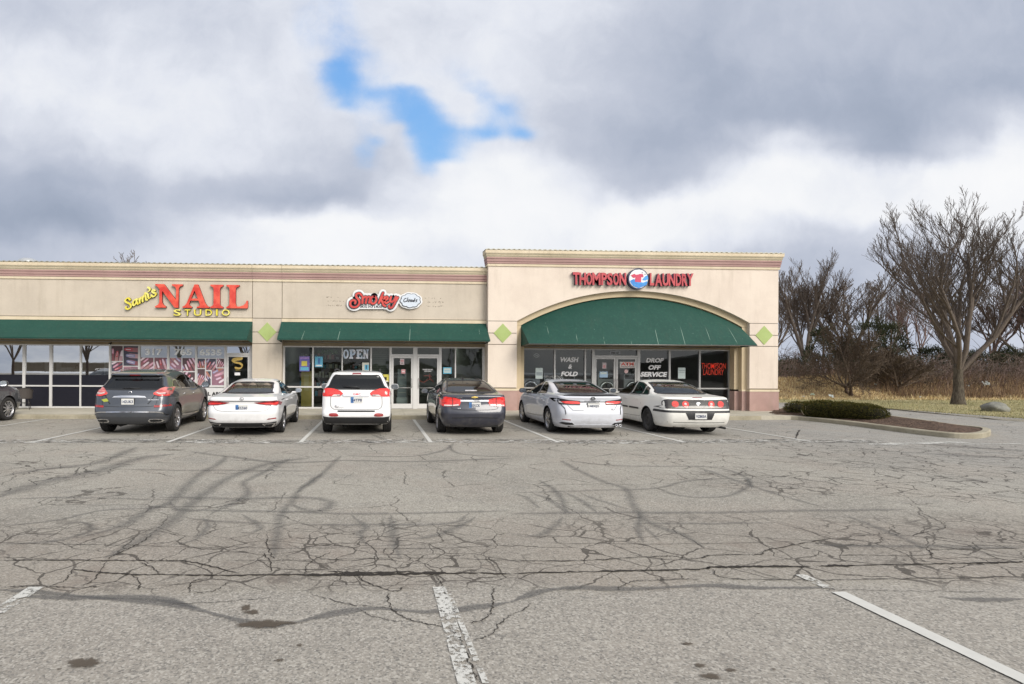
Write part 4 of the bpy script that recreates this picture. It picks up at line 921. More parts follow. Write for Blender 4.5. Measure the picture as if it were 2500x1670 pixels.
strokes(smk, .082, YS, .02, *Z2, (glossy_paint('sign_red', (.50, .03, .025), (.66, .07, .05)), REDS), 'red_lettering', t, inv, .15, 30)
ztext('SMOKE SHOP & MORE', (825, 382, 1192, 425), *Z2, YS + .045, (DKL,), t, inv, 0, 0, .02, 'small_lettering')
def cloud_loop(cx_, cy_, rx, ry, n, amp, org, sc, Y, grow=1.):
    out = []
    for i in range(n * 8):
        a = 2 * math.pi * i / (n * 8); k = grow + amp * abs(math.sin(a * n / 2 + .4)); p = P(org[0] + (cx_ + rx * k * math.cos(a)) * sc, org[1] + (cy_ + ry * k * math.sin(a)) * sc, Y); out.append((p.x + inv[0], p.z + inv[2]))
    return out
for nm, mt, yy, gr, amp in (('white_backing', WHT, .055, 1.10, .05), ('cloud_outline', DKL, .03, .90, .11), ('cloud_face', CLD, .02, .83, .11)):
    c_ = MB(); c_.prism(cloud_loop(1672, 300, 180, 125, 9, amp, *Z2, YS, gr), YS + yy + inv[1], YS + yy + .03 + inv[1]); c_.build(nm, [mt], t)
cl = [[(1600, 265), (1575, 270), (1558, 310), (1575, 325), (1600, 310)], [(1630, 255), (1610, 320)], [(1650, 285), (1632, 300), (1640, 322), (1660, 300), (1650, 285)], [(1680, 285), (1672, 318), (1695, 300), (1700, 285), (1695, 320)], [(1735, 300), (1715, 300), (1715, 320), (1738, 300), (1750, 260), (1735, 322)], [(1785, 285), (1765, 295), (1780, 310), (1760, 325)]]
strokes(cl, .028, YS + .01, .008, *Z2, (DKL, DKL), 'cloud_lettering', t, inv)
# ---- Thompson Laundry
Z3 = ((1380, 640), 340 / 2348); YS = TW - .16
t = thing('laundry_sign', 'raised red THOMPSON LAUNDRY letters either side of a round badge', 'sign', (10.3, TW, 5.2)); inv = tuple(-Vector(t.location))
RL = glossy_paint('brick_red_face', (.42, .022, .035), (.52, .05, .06), .4); RLS = simple('purple_blue_return', (.065, .022, .07), .5)
for i, (ch, x0, x1, dz) in enumerate([('T', 128, 240, -8), ('H', 240, 350, 0), ('O', 352, 455, 0), ('M', 455, 600, 0), ('P', 608, 705, 2), ('S', 705, 800, 6), ('O', 808, 905, 6), ('N', 912, 1030, 4),
                                     ('L', 1428, 1502, 8), ('A', 1515, 1640, 18), ('U', 1640, 1745, 14), ('N', 1745, 1855, 14), ('D', 1862, 1960, 16), ('R', 1965, 2065, 16), ('Y', 2050, 2165, 14)]):
    ztext(ch, (x0, 176 + dz, x1, 385 + dz), *Z3, YS + .002 * (i % 2), (RL, RLS), t, inv, .14, -.03 + .02 * (i % 3), .035, 'red_letter')
p = P(1380 + 1228 * Z3[1], 640 + 282 * Z3[1], YS); r0 = 178 * Z3[1] / 1350 * YS
NAVY = simple('navy_rim', (.02, .035, .10), .4); SEA = glossy_paint('sea_blue', (.02, .20, .60), (.05, .33, .75)); TSH = glossy_paint('magenta_red', (.55, .03, .10), (.65, .05, .10))
def disc(name, r, y0, y1, mt, n=40):
    c_ = MB(); c_.prism([(p.x + r * math.cos(6.2832 * i / n) + inv[0], p.z + r * math.sin(6.2832 * i / n) + inv[2]) for i in range(n)], y0 + inv[1], y1 + inv[1]); return c_.build(name, [mt], t)
disc('badge_rim', r0, YS - .03, TW, NAVY); disc('badge_face', r0 * .91, YS - .034, YS - .03, WHT)
rb = r0 * .86; f_ = []
for i in range(25): a = R(180 + 14) + (R(360 - 14) - R(194)) * i / 24; f_.append((rb * math.cos(a), rb * math.sin(a)))
wave = [(rb * math.cos(R(-14)) * (1 - i / 6), -.24 * rb + .06 * rb * math.sin(i * 1.5)) for i in range(13)]
c_ = MB(); c_.prism([(p.x + a + inv[0], p.z + b + inv[2]) for a, b in f_ + wave[:0] + [(rb * .55, -.42 * rb), (rb * .2, -.38 * rb), (-rb * .2, -.12 * rb), (-rb * .6, -.05 * rb)]], YS - .038 + inv[1], YS - .034 + inv[1]); c_.build('wave', [SEA], t)
def bz(lst, nm, mt, dy):
    c_ = MB(); pts = [P(1380 + a * Z3[1], 640 + b * Z3[1], YS) for a, b in lst]; c_.prism([(q.x + inv[0], q.z + inv[2]) for q in pts][::-1], YS - dy + inv[1], YS - dy + .003 + inv[1]); return c_.build(nm, [mt], t)
bz([(1095, 225), (1160, 198), (1180, 215), (1220, 212), (1250, 200), (1305, 205), (1310, 255), (1275, 255), (1270, 350), (1165, 345), (1175, 260), (1140, 270)], 'shirt_emblem', TSH, .042)
bz([(1295, 290), (1340, 240), (1380, 225), (1390, 290), (1345, 312), (1300, 310)], 'wave', SEA, .040)
bz([(1165, 335), (1275, 345), (1330, 350), (1380, 330), (1360, 390), (1230, 440), (1130, 400)], 'wave', SEA, .046)
bz([(1180, 122), (1240, 116), (1290, 128), (1290, 136), (1240, 124), (1180, 132)], 'small_lettering', NAVY, .04)
for a, b, r_ in ((1290, 182, 10), (1338, 207, 9)): bz([(a + r_ * math.cos(k), b + r_ * math.sin(k)) for k in [x * .785 for x in range(8)]], 'bubble', NAVY, .04)
# little address board over the laundry door, and door lettering
# ---------------------------------------------------------------- cars
def car_paint(name, c, metal=.0, flake=.15, coat=1., rough=.35):
    t = NT(name); co = t.coord()
    v = t.n('ShaderNodeTexVoronoi', feature='F1', i_Vector=co); v.inputs['Scale'].default_value = 900
    col = t.mix(t.math('MULTIPLY', t.sep(v.outputs['Color'])[0], flake), c, [min(1, k * 1.8 + .02) for k in c])
    z = t.sep(co)[2]; dirt = t.math('MULTIPLY', t.ss(z, .75, .2), t.ss(t.noise(co, 5, 5, .7), .35, .7, 0, .30))
    col = t.mix(dirt, col, (.20, .175, .145)); col = t.mix(t.math('MULTIPLY', t.noise(co, 2, 3), .03), col, (.3, .28, .25))
    rg = t.math('ADD', rough, t.math('MULTIPLY', dirt, .4))
    t.bsdf(col, rg, metal, None, coat=coat, crough=.04); return t.mat
RUB = simple('tyre_rubber', (.022, .021, .021), .8, var=.3, bump=1, bscale=25); BLK = simple('black_trim', (.018, .018, .02), .55, var=.2); UNDER = simple('underbody', (.012, .012, .012), .9)
CHR = simple('chrome', (.80, .80, .82), .12, 1.0, var=.05); ALLOY = simple('alloy_wheel', (.55, .55, .57), .28, .9, var=.08); DKALLOY = simple('steel_wheel', (.045, .043, .042), .6, .2)
INT_G = simple('grey_seat_cloth', (.13, .13, .14), .8); INT_T = simple('tan_leather', (.20, .16, .125), .6); INT_B = simple('dark_cabin', (.03, .03, .033), .7)
MGL = simple('mirror_glass', (.30, .33, .37), .1, .9); SEAM = simple('panel_gap', (.012, .012, .012), .9)
def lens_mat(name, c, c2=None, e=0.):
    t = NT(name); co = t.coord(); w = t.ss(t.noise(t.scale(co, 1, 1, 3), 9, 3), .35, .7)
    col = t.mix(w, c, c2 or [k * .45 for k in c]); t.bsdf(col, .12, 0, coat=1., emit=col if e else None, estr=e); return t.mat
LRED = lens_mat('red_lens', (.78, .02, .012), (.42, .008, .006), .12); LDRED = lens_mat('dark_red_lens', (.30, .012, .02), (.12, .006, .01)); LPINK = lens_mat('pale_red_lens', (.62, .20, .18), (.40, .05, .05)); LWH = lens_mat('clear_lens', (.70, .66, .64), (.45, .42, .42)); LREF = lens_mat('reflector', (.38, .02, .02))
PLW = simple('plate_white', (.68, .68, .66), .5, var=.08); PLB = simple('plate_blue', (.06, .18, .42), .5, var=.3); PLD = simple('plate_ink', (.03, .05, .13), .5)
GOLD = simple('gold_badge', (.62, .46, .12), .3, .8)
def car_glass(name, tint, refl=.0, c=(.8, .95, .9)): return glass_mat(name, tint, refl, c, k=.85, wob=.01)
CG_DARK = car_glass('privacy_glass', .05, .0, (.7, .8, 1)); CG_MID = car_glass('tinted_glass', .20, .0, (.8, .9, 1)); CG_CLR = car_glass('car_glass', .55, .0, (.85, 1, .95))

def wheel(parent, x, y, r, w, style, side, steer=0):
    """side = +1 when the outer face looks to +x"""
    e = empty('wheel', (x, y, r)); e.parent = parent
    m = MB(); rr = r * .685; hw = w / 2
    prof = [(rr, -hw * .9), (rr + .01, -hw), (r - .035, -hw), (r - .012, -hw * .88), (r, -hw * .72)]
    for k in range(4):
        a = -hw * .72 + k * hw * .36; prof += [(r, a + hw * .30), (r - .012, a + hw * .31), (r - .012, a + hw * .35), (r, a + hw * .36)]
    prof += [(r, hw * .72), (r - .012, hw * .88), (r - .035, hw), (rr + .01, hw), (rr, hw * .9)]
    m.lathe(prof, (0, 0, 0), 'x', 40); m.build('tyre', RUB, e)
    m = MB(); s = side; o = hw * .80 * s
    m.lathe([(rr + .006, -hw * .9), (rr - .012, -hw * .7), (rr - .02, hw * .7), (rr + .006, hw * .95)], (0, 0, 0), 'x', 36)
    if style == 'steel':
        m.lathe([(rr - .01, o * .9), (rr - .04, o * .55), (rr * .62, o * .75), (rr * .45, o * .95), (rr * .30, o * .70), (.035, o * .72), (0, o * .74)], (0, 0, 0), 'x', 32)
        mt = DKALLOY
    else:
        n = {'ten': 10, 'five': 5, 'six': 6}[style]; m.lathe([(.065, o), (.06, o * 1.03), (0, o * 1.03)], (0, 0, 0), 'x', 20)
        m.lathe([(rr + .004, o * 1.04), (rr - .018, o * 1.06), (rr - .022, o * .8)], (0, 0, 0), 'x', 36)
        for k in range(n):
            prs = (0,) if n > 6 else (-.13, .13) if style == 'five' else (-.12, .12)
            for off in prs:
                a = 6.2832 * k / n + off; b_ = 6.2832 * k / n + off * .5
                wi = .016 if n > 6 else .022
                p0 = Vector((0, math.cos(b_), math.sin(b_))) * .05; p1 = Vector((0, math.cos(a), math.sin(a))) * (rr - .01); q = (p1 - p0).normalized(); nn = Vector((0, -q.z, q.y)) * wi
                vs = [p0 - nn, p0 + nn, p1 + nn * 1.25, p1 - nn * 1.25]
                m.add([(o * 1.02 + v.x, v.y, v.z) for v in vs] + [(o * .72 + v.x, v.y, v.z) for v in vs], [(0, 1, 2, 3), (0, 4, 5, 1), (2, 6, 7, 3), (1, 5, 6, 2), (3, 7, 4, 0)])
        mt = ALLOY
    m.build('rim', mt, e)
    if style != 'steel':
        m = MB(); m.lathe([(rr - .02, o * .25), (0, o * .25)], (0, 0, 0), 'x', 24); m.build('brake_disc', UNDER, e)
    e.rotation_euler = (random.uniform(0, 6), 0, 0)
    return e

def inpoly(poly, a, b):
    c = False; j = len(poly) - 1
    for i in range(len(poly)):
        if (poly[i][1] > b) != (poly[j][1] > b) and a < (poly[j][0] - poly[i][0]) * (b - poly[i][1]) / (poly[j][1] - poly[i][1]) + poly[i][0]: c = not c
        j = i
    return c
def rpoly(pts, n=4):
    q = smooth_loop([(a, b, 0) for a, b in pts], n); return [(p.x, p.y) for p in q]

class Car:
    """body lofted from plan outlines stacked in height. y forward from the rear bumper, x right, z up"""
    def __init__(s, name, label, loc, rz, paint, spec, group=None):
        s.root = thing(name, label, 'car', loc, rz, group); s.paint = paint; s.sp = spec; s.spec = spec
        L = spec['L']; keys = spec['levels']          # (z, rear y, front y, half width, rear corner r, front corner r, rear bow)
        rows = []
        for a, b in zip(keys, keys[1:]):
            d = max(abs(b[0] - a[0]), abs(b[1] - a[1]) * .6, abs(b[2] - a[2]) * .35, abs(a[3] - b[3])); n = max(1, int(round(d / .028)))
            for i in range(n): t = i / n; rows.append([p + (q - p) * t for p, q in zip(a, b)])
        rows.append(list(keys[-1]))
        for _ in range(spec.get('smooth', 2)):
            rows = [rows[0]] + [[(p + 2 * q + r_) / 4 for p, q, r_ in zip(rows[i - 1], rows[i], rows[i + 1])] for i in range(1, len(rows) - 1)] + [rows[-1]]
        s.rows = rows; s.NR, s.NC, s.NS = 12, 7, int(L / .032)
        vs = []
        for r_ in rows:
            vs += [(x, y, r_[0]) for x, y in s.outline(r_)]
        s.M = len(s.outline(rows[0])); fs = []
        for k in range(len(rows) - 1):
            for i in range(s.M): j = (i + 1) % s.M; fs.append((k * s.M + i, k * s.M + j, (k + 1) * s.M + j, (k + 1) * s.M + i))
        top = (len(rows) - 1) * s.M; vs.append((0, (rows[-1][1] + rows[-1][2]) / 2, rows[-1][0] + .004)); c = len(vs) - 1
        for i in range(s.M): fs.append((top + i, top + (i + 1) % s.M, c))
        s.vs = [Vector(v) for v in vs]; s.fs = fs; s.vn = [Vector() for _ in vs]
        for f in fs:
            n_ = (s.vs[f[2 % len(f)]] - s.vs[f[0]]).cross(s.vs[f[-1]] - s.vs[f[1]]) if len(f) == 4 else (s.vs[f[1]] - s.vs[f[0]]).cross(s.vs[f[2]] - s.vs[f[0]])
            n_ = n_.normalized() * n_.length ** .5 if n_.length > 1e-12 else n_
            for i in f: s.vn[i] += n_
        s.vn = [n_.normalized() for n_ in s.vn]; s.bvh = BVHTree.FromPolygons(s.vs, fs); s.cut = []; s.splits = []
    def flare(s, y, z):
        sp = s.spec; f = 0
        for yw in (sp['ya'], sp['yf']): f += sp.get('flare', .018) * math.exp(-((y - yw) / .42) ** 2) * math.exp(-((z - .52) / .28) ** 2)
        return f - sp.get('waist', .018) * math.exp(-((z - .50) / .16) ** 2) * math.exp(-((y - (sp['ya'] + sp['yf']) / 2) / .9) ** 4)
    def side_w(s, W, y, z):
        L = s.spec['L']; t = (y - L * .48) / (L * .5); tp = s.spec.get('taper', .075)
        return W * (1 - tp * abs(t) ** 3.2) + s.flare(y, z)
    def outline(s, r_):
        z, R0, F0, W, rr, rf, bow = r_; half = []
        W = max(W, .02); rr = min(rr, W * .9, (F0 - R0) * .4); rf = min(rf, W * .9, (F0 - R0) * .4)
        wr = s.side_w(W, R0 + rr, z); wf = s.side_w(W, F0 - rf, z)
        yb = lambda x: R0 + bow * (abs(x) / W) ** 2
        for i in range(s.NR): x = (wr - rr) * i / s.NR; half.append((x, yb(x)))
        yc = yb(wr - rr) + rr
        for i in range(s.NC): a = i / s.NC * math.pi / 2; half.append((wr - rr + rr * math.sin(a), yc - rr * math.cos(a)))
        yd = F0 - rf * 1.15 - .04
        for i in range(s.NS): y = yc + (yd - yc) * i / s.NS; half.append((s.side_w(W, y, z), y))
        for i in range(s.NC): a = i / s.NC * math.pi / 2; half.append((wf - rf + rf * math.cos(a), yd + rf * 1.15 * math.sin(a) * .9))
        yf_ = half[-1][1]
        xl = half[-1][0]
        for i in range(s.NR + 1): t = 1 - i / s.NR; x = xl * .97 * t; half.append((x, F0 - (F0 - yf_) * (t ** 2.2) * .98))
        return half + [(-x, y) for x, y in half[-2:0:-1]]
    def hit(s, kind, a, b, sgn=1):
        if kind == 'rear': o, d = Vector((a, -2, b)), Vector((0, 1, 0))
        elif kind == 'front': o, d = Vector((a, s.spec['L'] + 2, b)), Vector((0, -1, 0))
        elif kind == 'side': o, d = Vector((3 * sgn, a, b)), Vector((-sgn, 0, 0))
        else: o, d = Vector((a, b, 3)), Vector((0, 0, -1))
        h = s.bvh.ray_cast(o, d)
        if h[0] is None:
            h = s.bvh.find_nearest(Vector((a, .3, b)) if kind == 'rear' else Vector((a, s.spec['L'], b)) if kind == 'front' else Vector((sgn, a, b)) if kind == 'side' else Vector((a, b, 1)))
        n = h[1]; f_ = s.fs[h[2]]; sn = Vector()
        for i in f_: sn += s.vn[i] / ((s.vs[i] - h[0]).length + .002)
        if sn.length > 1e-6: n = sn.normalized() if sn.dot(n) > 0 else -sn.normalized()
        if n.dot(d) > 0: n = -n
        return h[0], n
    def patch(s, kind, poly, off, name, mat, parent=None, sgn=1, step=.06, thick=0., label=None):
        """sheet following the body over a polygon drawn in rear (x,z), side (y,z), top (x,y) view"""
        P2 = []
        for (a, b), (c, d) in zip(poly, poly[1:] + poly[:1]):
            n = max(1, int(math.hypot(c - a, d - b) / step))
            for i in range(n): P2.append(Vector((a + (c - a) * i / n, b + (d - b) * i / n)))
        nb = len(P2); pts = list(P2); x0, x1 = min(p.x for p in P2), max(p.x for p in P2); y0, y1 = min(p.y for p in P2), max(p.y for p in P2)
        x = x0 + step * .5
        while x < x1:
            y = y0 + step * .5
            while y < y1:
                if inpoly(poly, x, y) and min((p - Vector((x, y))).length for p in P2) > step * .4: pts.append(Vector((x, y)))
                y += step
            x += step
        res = delaunay_2d_cdt(pts, [(i, (i + 1) % nb) for i in range(nb)], [list(range(nb))], 1, 1e-5)
        m = MB(); out = []; bs = []; nrm = []
        for p in res[0]:
            h, n = s.hit(kind, p.x, p.y, sgn); nrm.append(n); out.append(h + n * off); bs.append(h - n * .004)
        m.add(out, [f if True else f for f in res[2]], 0, True)
        if off > .006:                     # give raised pieces an edge
            edge = [k for k, v in enumerate(res[3]) if any(i < nb for i in v)]
            b = m.add([out[k] for k in edge] + [bs[k] for k in edge], [], 0)
            N = len(edge)
            idx = {k: i for i, k in enumerate(edge)}; order = sorted(edge, key=lambda k: min(i for i in res[3][k] if i < nb) if any(i < nb for i in res[3][k]) else 0)
            for u, v in zip(order, order[1:] + order[:1]): m.f.append((b + idx[u], b + idx[v], b + N + idx[v], b + N + idx[u])); m.m.append(0); m.sm.append(False)
        o = m.build(name, mat, parent or s.root)
        me = o.data                        # shade it like the body under it
        fl = [p for p in me.polygons if p.use_smooth]
        if fl and sum(p.normal.dot(nrm[p.vertices[0]]) for p in fl) < 0:
            me.flip_normals()
        me.normals_split_custom_set_from_vertices([tuple(nrm[i]) if i < len(nrm) else (0, 0, 0) for i in range(len(me.vertices))])
        if label: o['label'] = label
        return o
    def line(s, kind, pts, w, off, name, mat, parent=None, sgn=1, n=4, h=.0):
        """narrow strip along a path on the body"""
        q = smooth_loop([(a, b, 0) for a, b in pts], n, False) if n > 1 else [Vector((a, b, 0)) for a, b in pts]
        m = MB(); vs = []
        for i, p in enumerate(q):
            d = (q[min(i + 1, len(q) - 1)] - q[max(i - 1, 0)]).normalized(); nn = Vector((-d.y, d.x, 0)) * w / 2
            for e in (p - nn, p + nn):
                hp, nr = s.hit(kind, e.x, e.y, sgn); vs.append(hp + nr * off)
        m.add(vs, [(2 * i, 2 * i + 2, 2 * i + 3, 2 * i + 1) for i in range(len(q) - 1)], 0, True)
        return m.build(name, mat, parent or s.root)
    def finish(s):
        sp = s.spec; body = []; groups = {}
        for f in s.fs:
            c = sum((s.vs[i] for i in f), Vector()) / len(f); drop = False; key = None
            for yw in (sp['ya'], sp['yf']):
                if (c.y - yw) ** 2 + (c.z - sp['r'] - .01) ** 2 < (sp['r'] + sp.get('gap', .055)) ** 2 and abs(c.x) > .5 * sp['W'] and c.z < sp['belt']: drop = True
            for kind, poly, test in s.cut:
                a, b = (c.x, c.z) if kind in ('rear', 'front') else (c.y, c.z)
                if test(c) and inpoly(poly, a, b): drop = True
            if drop: continue
            for nm, kind, poly, test in s.splits:
                a, b = (c.x, c.z) if kind == 'rear' else (c.y, c.z)
                if test(c) and inpoly(poly, a, b): key = nm; break
            groups.setdefault(key, []).append(f)
        objs = {}
        for key, fl in groups.items():
            m = MB(); idx = {}
            for f in fl:
                for i in f:
                    if i not in idx: idx[i] = len(m.v); m.v.append(tuple(s.vs[i]))
                m.f.append(tuple(idx[i] for i in f)); m.m.append(0); m.sm.append(True)
            nm = key.split('#')[0] if key else 'body'
            o = m.build(nm, s.paint, s.root); objs[key] = o
            inv_ = {k_: i_ for i_, k_ in idx.items()}; nn_ = [s.vn[inv_[k_]] for k_ in range(len(m.v))]; cc_ = Vector((0, s.spec['L'] / 2, .7))
            nn_ = [n_ if n_.dot(s.vs[inv_[k_]] - cc_) > 0 else -n_ for k_, n_ in enumerate(nn_)]
            if sum(p.normal.dot(nn_[p.vertices[0]]) for p in o.data.polygons) < 0: o.data.flip_normals()
            o.data.normals_split_custom_set_from_vertices([tuple(n_) for n_ in nn_])
        s.objs = objs
        # wheel wells, floor
        m = MB(); r = sp['r']; Wi = sp['W'] - .30
        for yw in (sp['ya'], sp['yf']):
            for sg in (-1, 1):
                K = 16; vs = []
                for i in range(K + 1):
                    a = math.pi * i / K; yy = yw + (r + .075) * math.cos(a); zz = r + .01 + (r + .075) * math.sin(a); vs += [(sg * Wi, yy, zz), (sg * (sp['W'] - .02), yy, zz)]
                m.add(vs, [(2 * i, 2 * i + 2, 2 * i + 3, 2 * i + 1) for i in range(K)]); m.add([vs[2 * i] for i in range(K + 1)] + [(sg * Wi, yw - r - .075, r - .1), (sg * Wi, yw + r + .075, r - .1)], [tuple(range(K + 3))])
        zb = sp.get('clear', .19); m.box(-Wi, Wi, .28, sp['L'] - .3, zb, zb + .14); m.box(-sp['W'] * .88, sp['W'] * .88, sp['ya'] + r + .06, sp['yf'] - r - .06, zb, zb + .1)
        m.box(-.55, .55, sp['ya'] - .09, sp['ya'] + .09, r - .1, r + .02); m.box(-sp['W'] * .7, sp['W'] * .7, .16, .45, zb + .03, zb + .16)
        m.tube([(-.35, .9, zb + .02), (-.3, .35, zb + .03)], .09, 8)
        m.build('underbody', UNDER, s.root)
        for yw in (sp['ya'], sp['yf']):
            for sg in (-1, 1): wheel(s.root, sg * (sp['W'] - sp.get('tin', .125)), yw, r, sp.get('tw', .235), sp['wheels'], sg)
        return s
    def cabin(s, mat, zfloor=.45, ys=(1.5, 2.6), zback=1.05, w=.62, shelf=None, rear=3, shelfmat=None):
        m = MB(); sp = s.spec
        m.box(-sp['W'] * .84, sp['W'] * .84, ys[0] - .5, ys[1] + 1.0, zfloor - .08, zfloor, 1); m.box(-sp['W'] * .8, sp['W'] * .8, ys[1] + .95, ys[1] + 1.25, zfloor, zback - .1, 1)
        if shelf: m.box(-w - .08, w + .08, shelf[0], shelf[1], shelf[2] - .03, shelf[2], 1)
        def seat(x0, x1, y, zb, hr):
            n = 4
            m.add([(x0, y + .02, zfloor), (x1, y + .02, zfloor), (x1, y + .52, zfloor), (x0, y + .52, zfloor), (x0, y + .02, zfloor + .16), (x1, y + .02, zfloor + .16), (x1, y + .52, zfloor + .2), (x0, y + .52, zfloor + .2)], [(4, 5, 6, 7), (0, 1, 5, 4), (2, 3, 7, 6), (1, 2, 6, 5), (3, 0, 4, 7)])
            m.add([(x0, y, zfloor), (x1, y, zfloor), (x1, y - .14, zb), (x0, y - .14, zb), (x0, y + .13, zfloor), (x1, y + .13, zfloor), (x1 - .03, y - .05, zb + .03), (x0 + .03, y - .05, zb + .03)], [(0, 1, 2, 3), (4, 5, 6, 7), (3, 2, 6, 7), (0, 3, 7, 4), (1, 2, 6, 5)])
            for hx in hr:
                m.lathe([(0, -.05), (.09, -.05), (.125, -.02), (.125, .03), (.09, .06), (0, .06)], (hx, y - .10, zb + .10), 'y', 14)
        seat(-w, w, ys[0], zback, [-.38, 0, .38] if rear == 3 else [-.38, .38]); seat(-w, -.10, ys[1], zback + .03, [-w / 2 - .05]); seat(.10, w, ys[1], zback + .03, [w / 2 + .05])
        m.build('seats', [mat, INT_B], s.root)
    def mirror(s, y, z, w=.19, h=.13, x=None, mat=None, face=None):
        for sg in (-1, 1):
            hp, n = s.hit('side', y, z, sg); m = MB(); x0 = hp.x * sg
            n_ = 14; prof = [(0, .10), (.5, .085), (.85, .05), (1, .0), (.92, -.05), (.88, -.055)]
            vs = []
            for k, (f_, dy) in enumerate(prof):
                for i in range(n_):
                    a = 6.2832 * i / n_; ca, sa = math.cos(a), math.sin(a)
                    rx = w / 2 * f_ * abs(ca) ** .7 * (1 if ca > 0 else -1); rz = h / 2 * f_ * abs(sa) ** .7 * (1 if sa > 0 else -1)
                    vs.append((sg * (x0 + .07 + w / 2 + rx), y + dy, z + .07 + rz))
            m.add(vs, [(k * n_ + i, k * n_ + (i + 1) % n_, (k + 1) * n_ + (i + 1) % n_, (k + 1) * n_ + i) for k in range(len(prof) - 1) for i in range(n_)], 0, True)
            m.box(*sorted((sg * (x0 - .03), sg * (x0 + .14))), y - .03, y + .05, z + .0, z + .04)
            o = m.build('mirror', mat or s.paint, s.root)
            g_ = MB(); g_.add(vs[-n_:], [tuple(range(n_))]); g_.build('mirror_glass', face or MGL, o)
    def plate(s, x, z, w, h, y, style, txt, frame=True):
        """licence plate standing just proud of the body"""
        m = MB(); y0 = y
        if frame: m.box(x - w / 2 - .012, x + w / 2 + .012, y0, y0 + .02, z - h / 2 - .012, z + h / 2 + .012)
        pr_ = m.build('plate_frame', BLK, s.root) if frame else None
        m = MB(); m.box(x - w / 2, x + w / 2, y0 - .006, y0 + .015, z - h / 2, z + h / 2); o = m.build('license_plate', PLW, s.root)
        if style: m = MB(); m.box(x - w / 2, x - w / 2 + w * .24, y0 - .009, y0 - .006, z - h / 2, z + h / 2); m.build('plate_band', PLB, o)
        fit(text_mesh(txt, .02), x - w * .44, x + w * .44, z - h * .26, z + h * .22, y0 - .011, y0 - .011, 0, 'plate_lettering', (PLD,), o)
    def word(s, txt, x0, x1, z0, z1, mat, kind='rear', off=.006, name='badge_lettering', shear=0.):
        me = text_mesh(txt, .02)
        o = fit(me, x0, x1, z0, z1, 0, 0, shear, name, (mat,), s.root)
        for v in o.data.vertices: hp, n = s.hit('rear', v.co.x, v.co.z); v.co = hp + n * off
        return o
    def split(s, name, kind, poly, test=None):
        s.splits.append((name, kind, poly, test or (lambda c: True)))
rear_side = lambda c: c.y < 1.6

def box_on(parent, name, mat, *a): m = MB(); m.box(*a); return m.build(name, mat, parent)
def mir(poly): return [(-a, b) for a, b in poly][::-1]
def both(fn, poly):
    fn(poly); fn(mir(poly))
def arch_lips(car):
    sp = car.spec
    for sg in (-1, 1):
        for yw in (sp['ya'], sp['yf']):
            rr_ = sp['r'] + sp.get('gap', .055) + .006
            pts = [(yw + rr_ * math.cos(R(a)), sp['r'] + .01 + rr_ * math.sin(R(a))) for a in range(-14, 195, 8)]
            car.line('side', pts, .034, .006, 'arch_lip', car.paint, None, sg, 1)
def doors(car, polys, handles, seam=.009, hm=None):
    """polys: door outlines in side view; each side gets its own door with handle"""
    for sg in (-1, 1):
        for k, poly in enumerate(polys):
            car.split('door#%d%d' % (k, sg), 'side', poly, (lambda c, sg=sg: c.x * sg > .4))
    car.finish(); arch_lips(car)
    for sg in (-1, 1):
        for k, (poly, (hy, hz)) in enumerate(zip(polys, handles)):
            d = car.objs.get('door#%d%d' % (k, sg))
            if d is None: continue
            car.line('side', poly + poly[:1], seam, .0025, 'door_gap', SEAM, d, sg, 1)
            hp, n = car.hit('side', hy, hz, sg); m = MB(); x = hp.x
            m.tube([(x - sg * .01, hy - .09, hz), (x + sg * .028, hy - .075, hz + .004), (x + sg * .032, hy, hz + .006), (x + sg * .028, hy + .075, hz + .004), (x - sg * .01, hy + .09, hz)], .011, 6)
            m.build('handle', hm or car.paint, d)
def side_windows(car, polys, glass, frame=None, cut=True, fw=.02):
    for sg in (-1, 1):
        for poly in polys:
            car.patch('side', poly, .003, 'side_window', glass, None, sg, .07)
            if frame is not None: car.line('side', poly + poly[:1], fw, .006, 'window_trim', frame, None, sg, 1)
            if cut: car.cut.append(('side', poly, (lambda c, sg=sg: c.x * sg > .3)))
def end_window(car, kind, poly, glass, name, frame=BLK, cut=True, fw=.03, ycond=None):
    car.patch(kind, poly, .003, name, glass, None, 1, .07)
    car.line(kind, poly + poly[:1], fw, .006, 'window_trim', frame, None, 1, 1)
    if cut: car.cut.append((kind, poly, ycond or ((lambda c: c.y < 2.2) if kind == 'rear' else (lambda c: c.y > 2.2))))
random.seed(21)
# ---- white sedan with full-width light bar
LEX = dict(L=4.95, W=.932, ya=1.06, yf=3.93, r=.338, belt=.98, wheels='five', clear=.20, levels=[
    (.22, .20, 4.78, .80, .34, .40, .10), (.30, .09, 4.90, .87, .30, .45, .11), (.40, .02, 4.95, .915, .26, .5, .12), (.60, .0, 4.95, .93, .24, .5, .12), (.70, .05, 4.90, .93, .22, .5, .10), (.80, .10, 4.80, .925, .20, .5, .09),
    (.90, .08, 4.60, .91, .18, .5, .12), (.95, .07, 4.40, .89, .16, .5, .12), (.985, .13, 4.1, .87, .16, .5, .10), (1.02, .42, 3.86, .83, .20, .5, .05), (1.055, .72, 3.66, .79, .26, .4, .04), (1.17, 1.08, 3.36, .735, .30, .35, .03), (1.29, 1.50, 3.02, .665, .30, .35, .02), (1.37, 1.88, 2.76, .60, .30, .35, .02), (1.415, 2.2, 2.6, .50, .2, .2, 0), (1.43, 2.35, 2.5, .2, .05, .05, 0)])
WHITEP = car_paint('pearl_white_paint', (.80, .80, .81), 0, .02)
c = Car('car', 'pearl white sedan with slim red lights joined by a dark bar and twin exhausts', (-3.41, 13.98, 0), R(1.2), WHITEP, LEX)
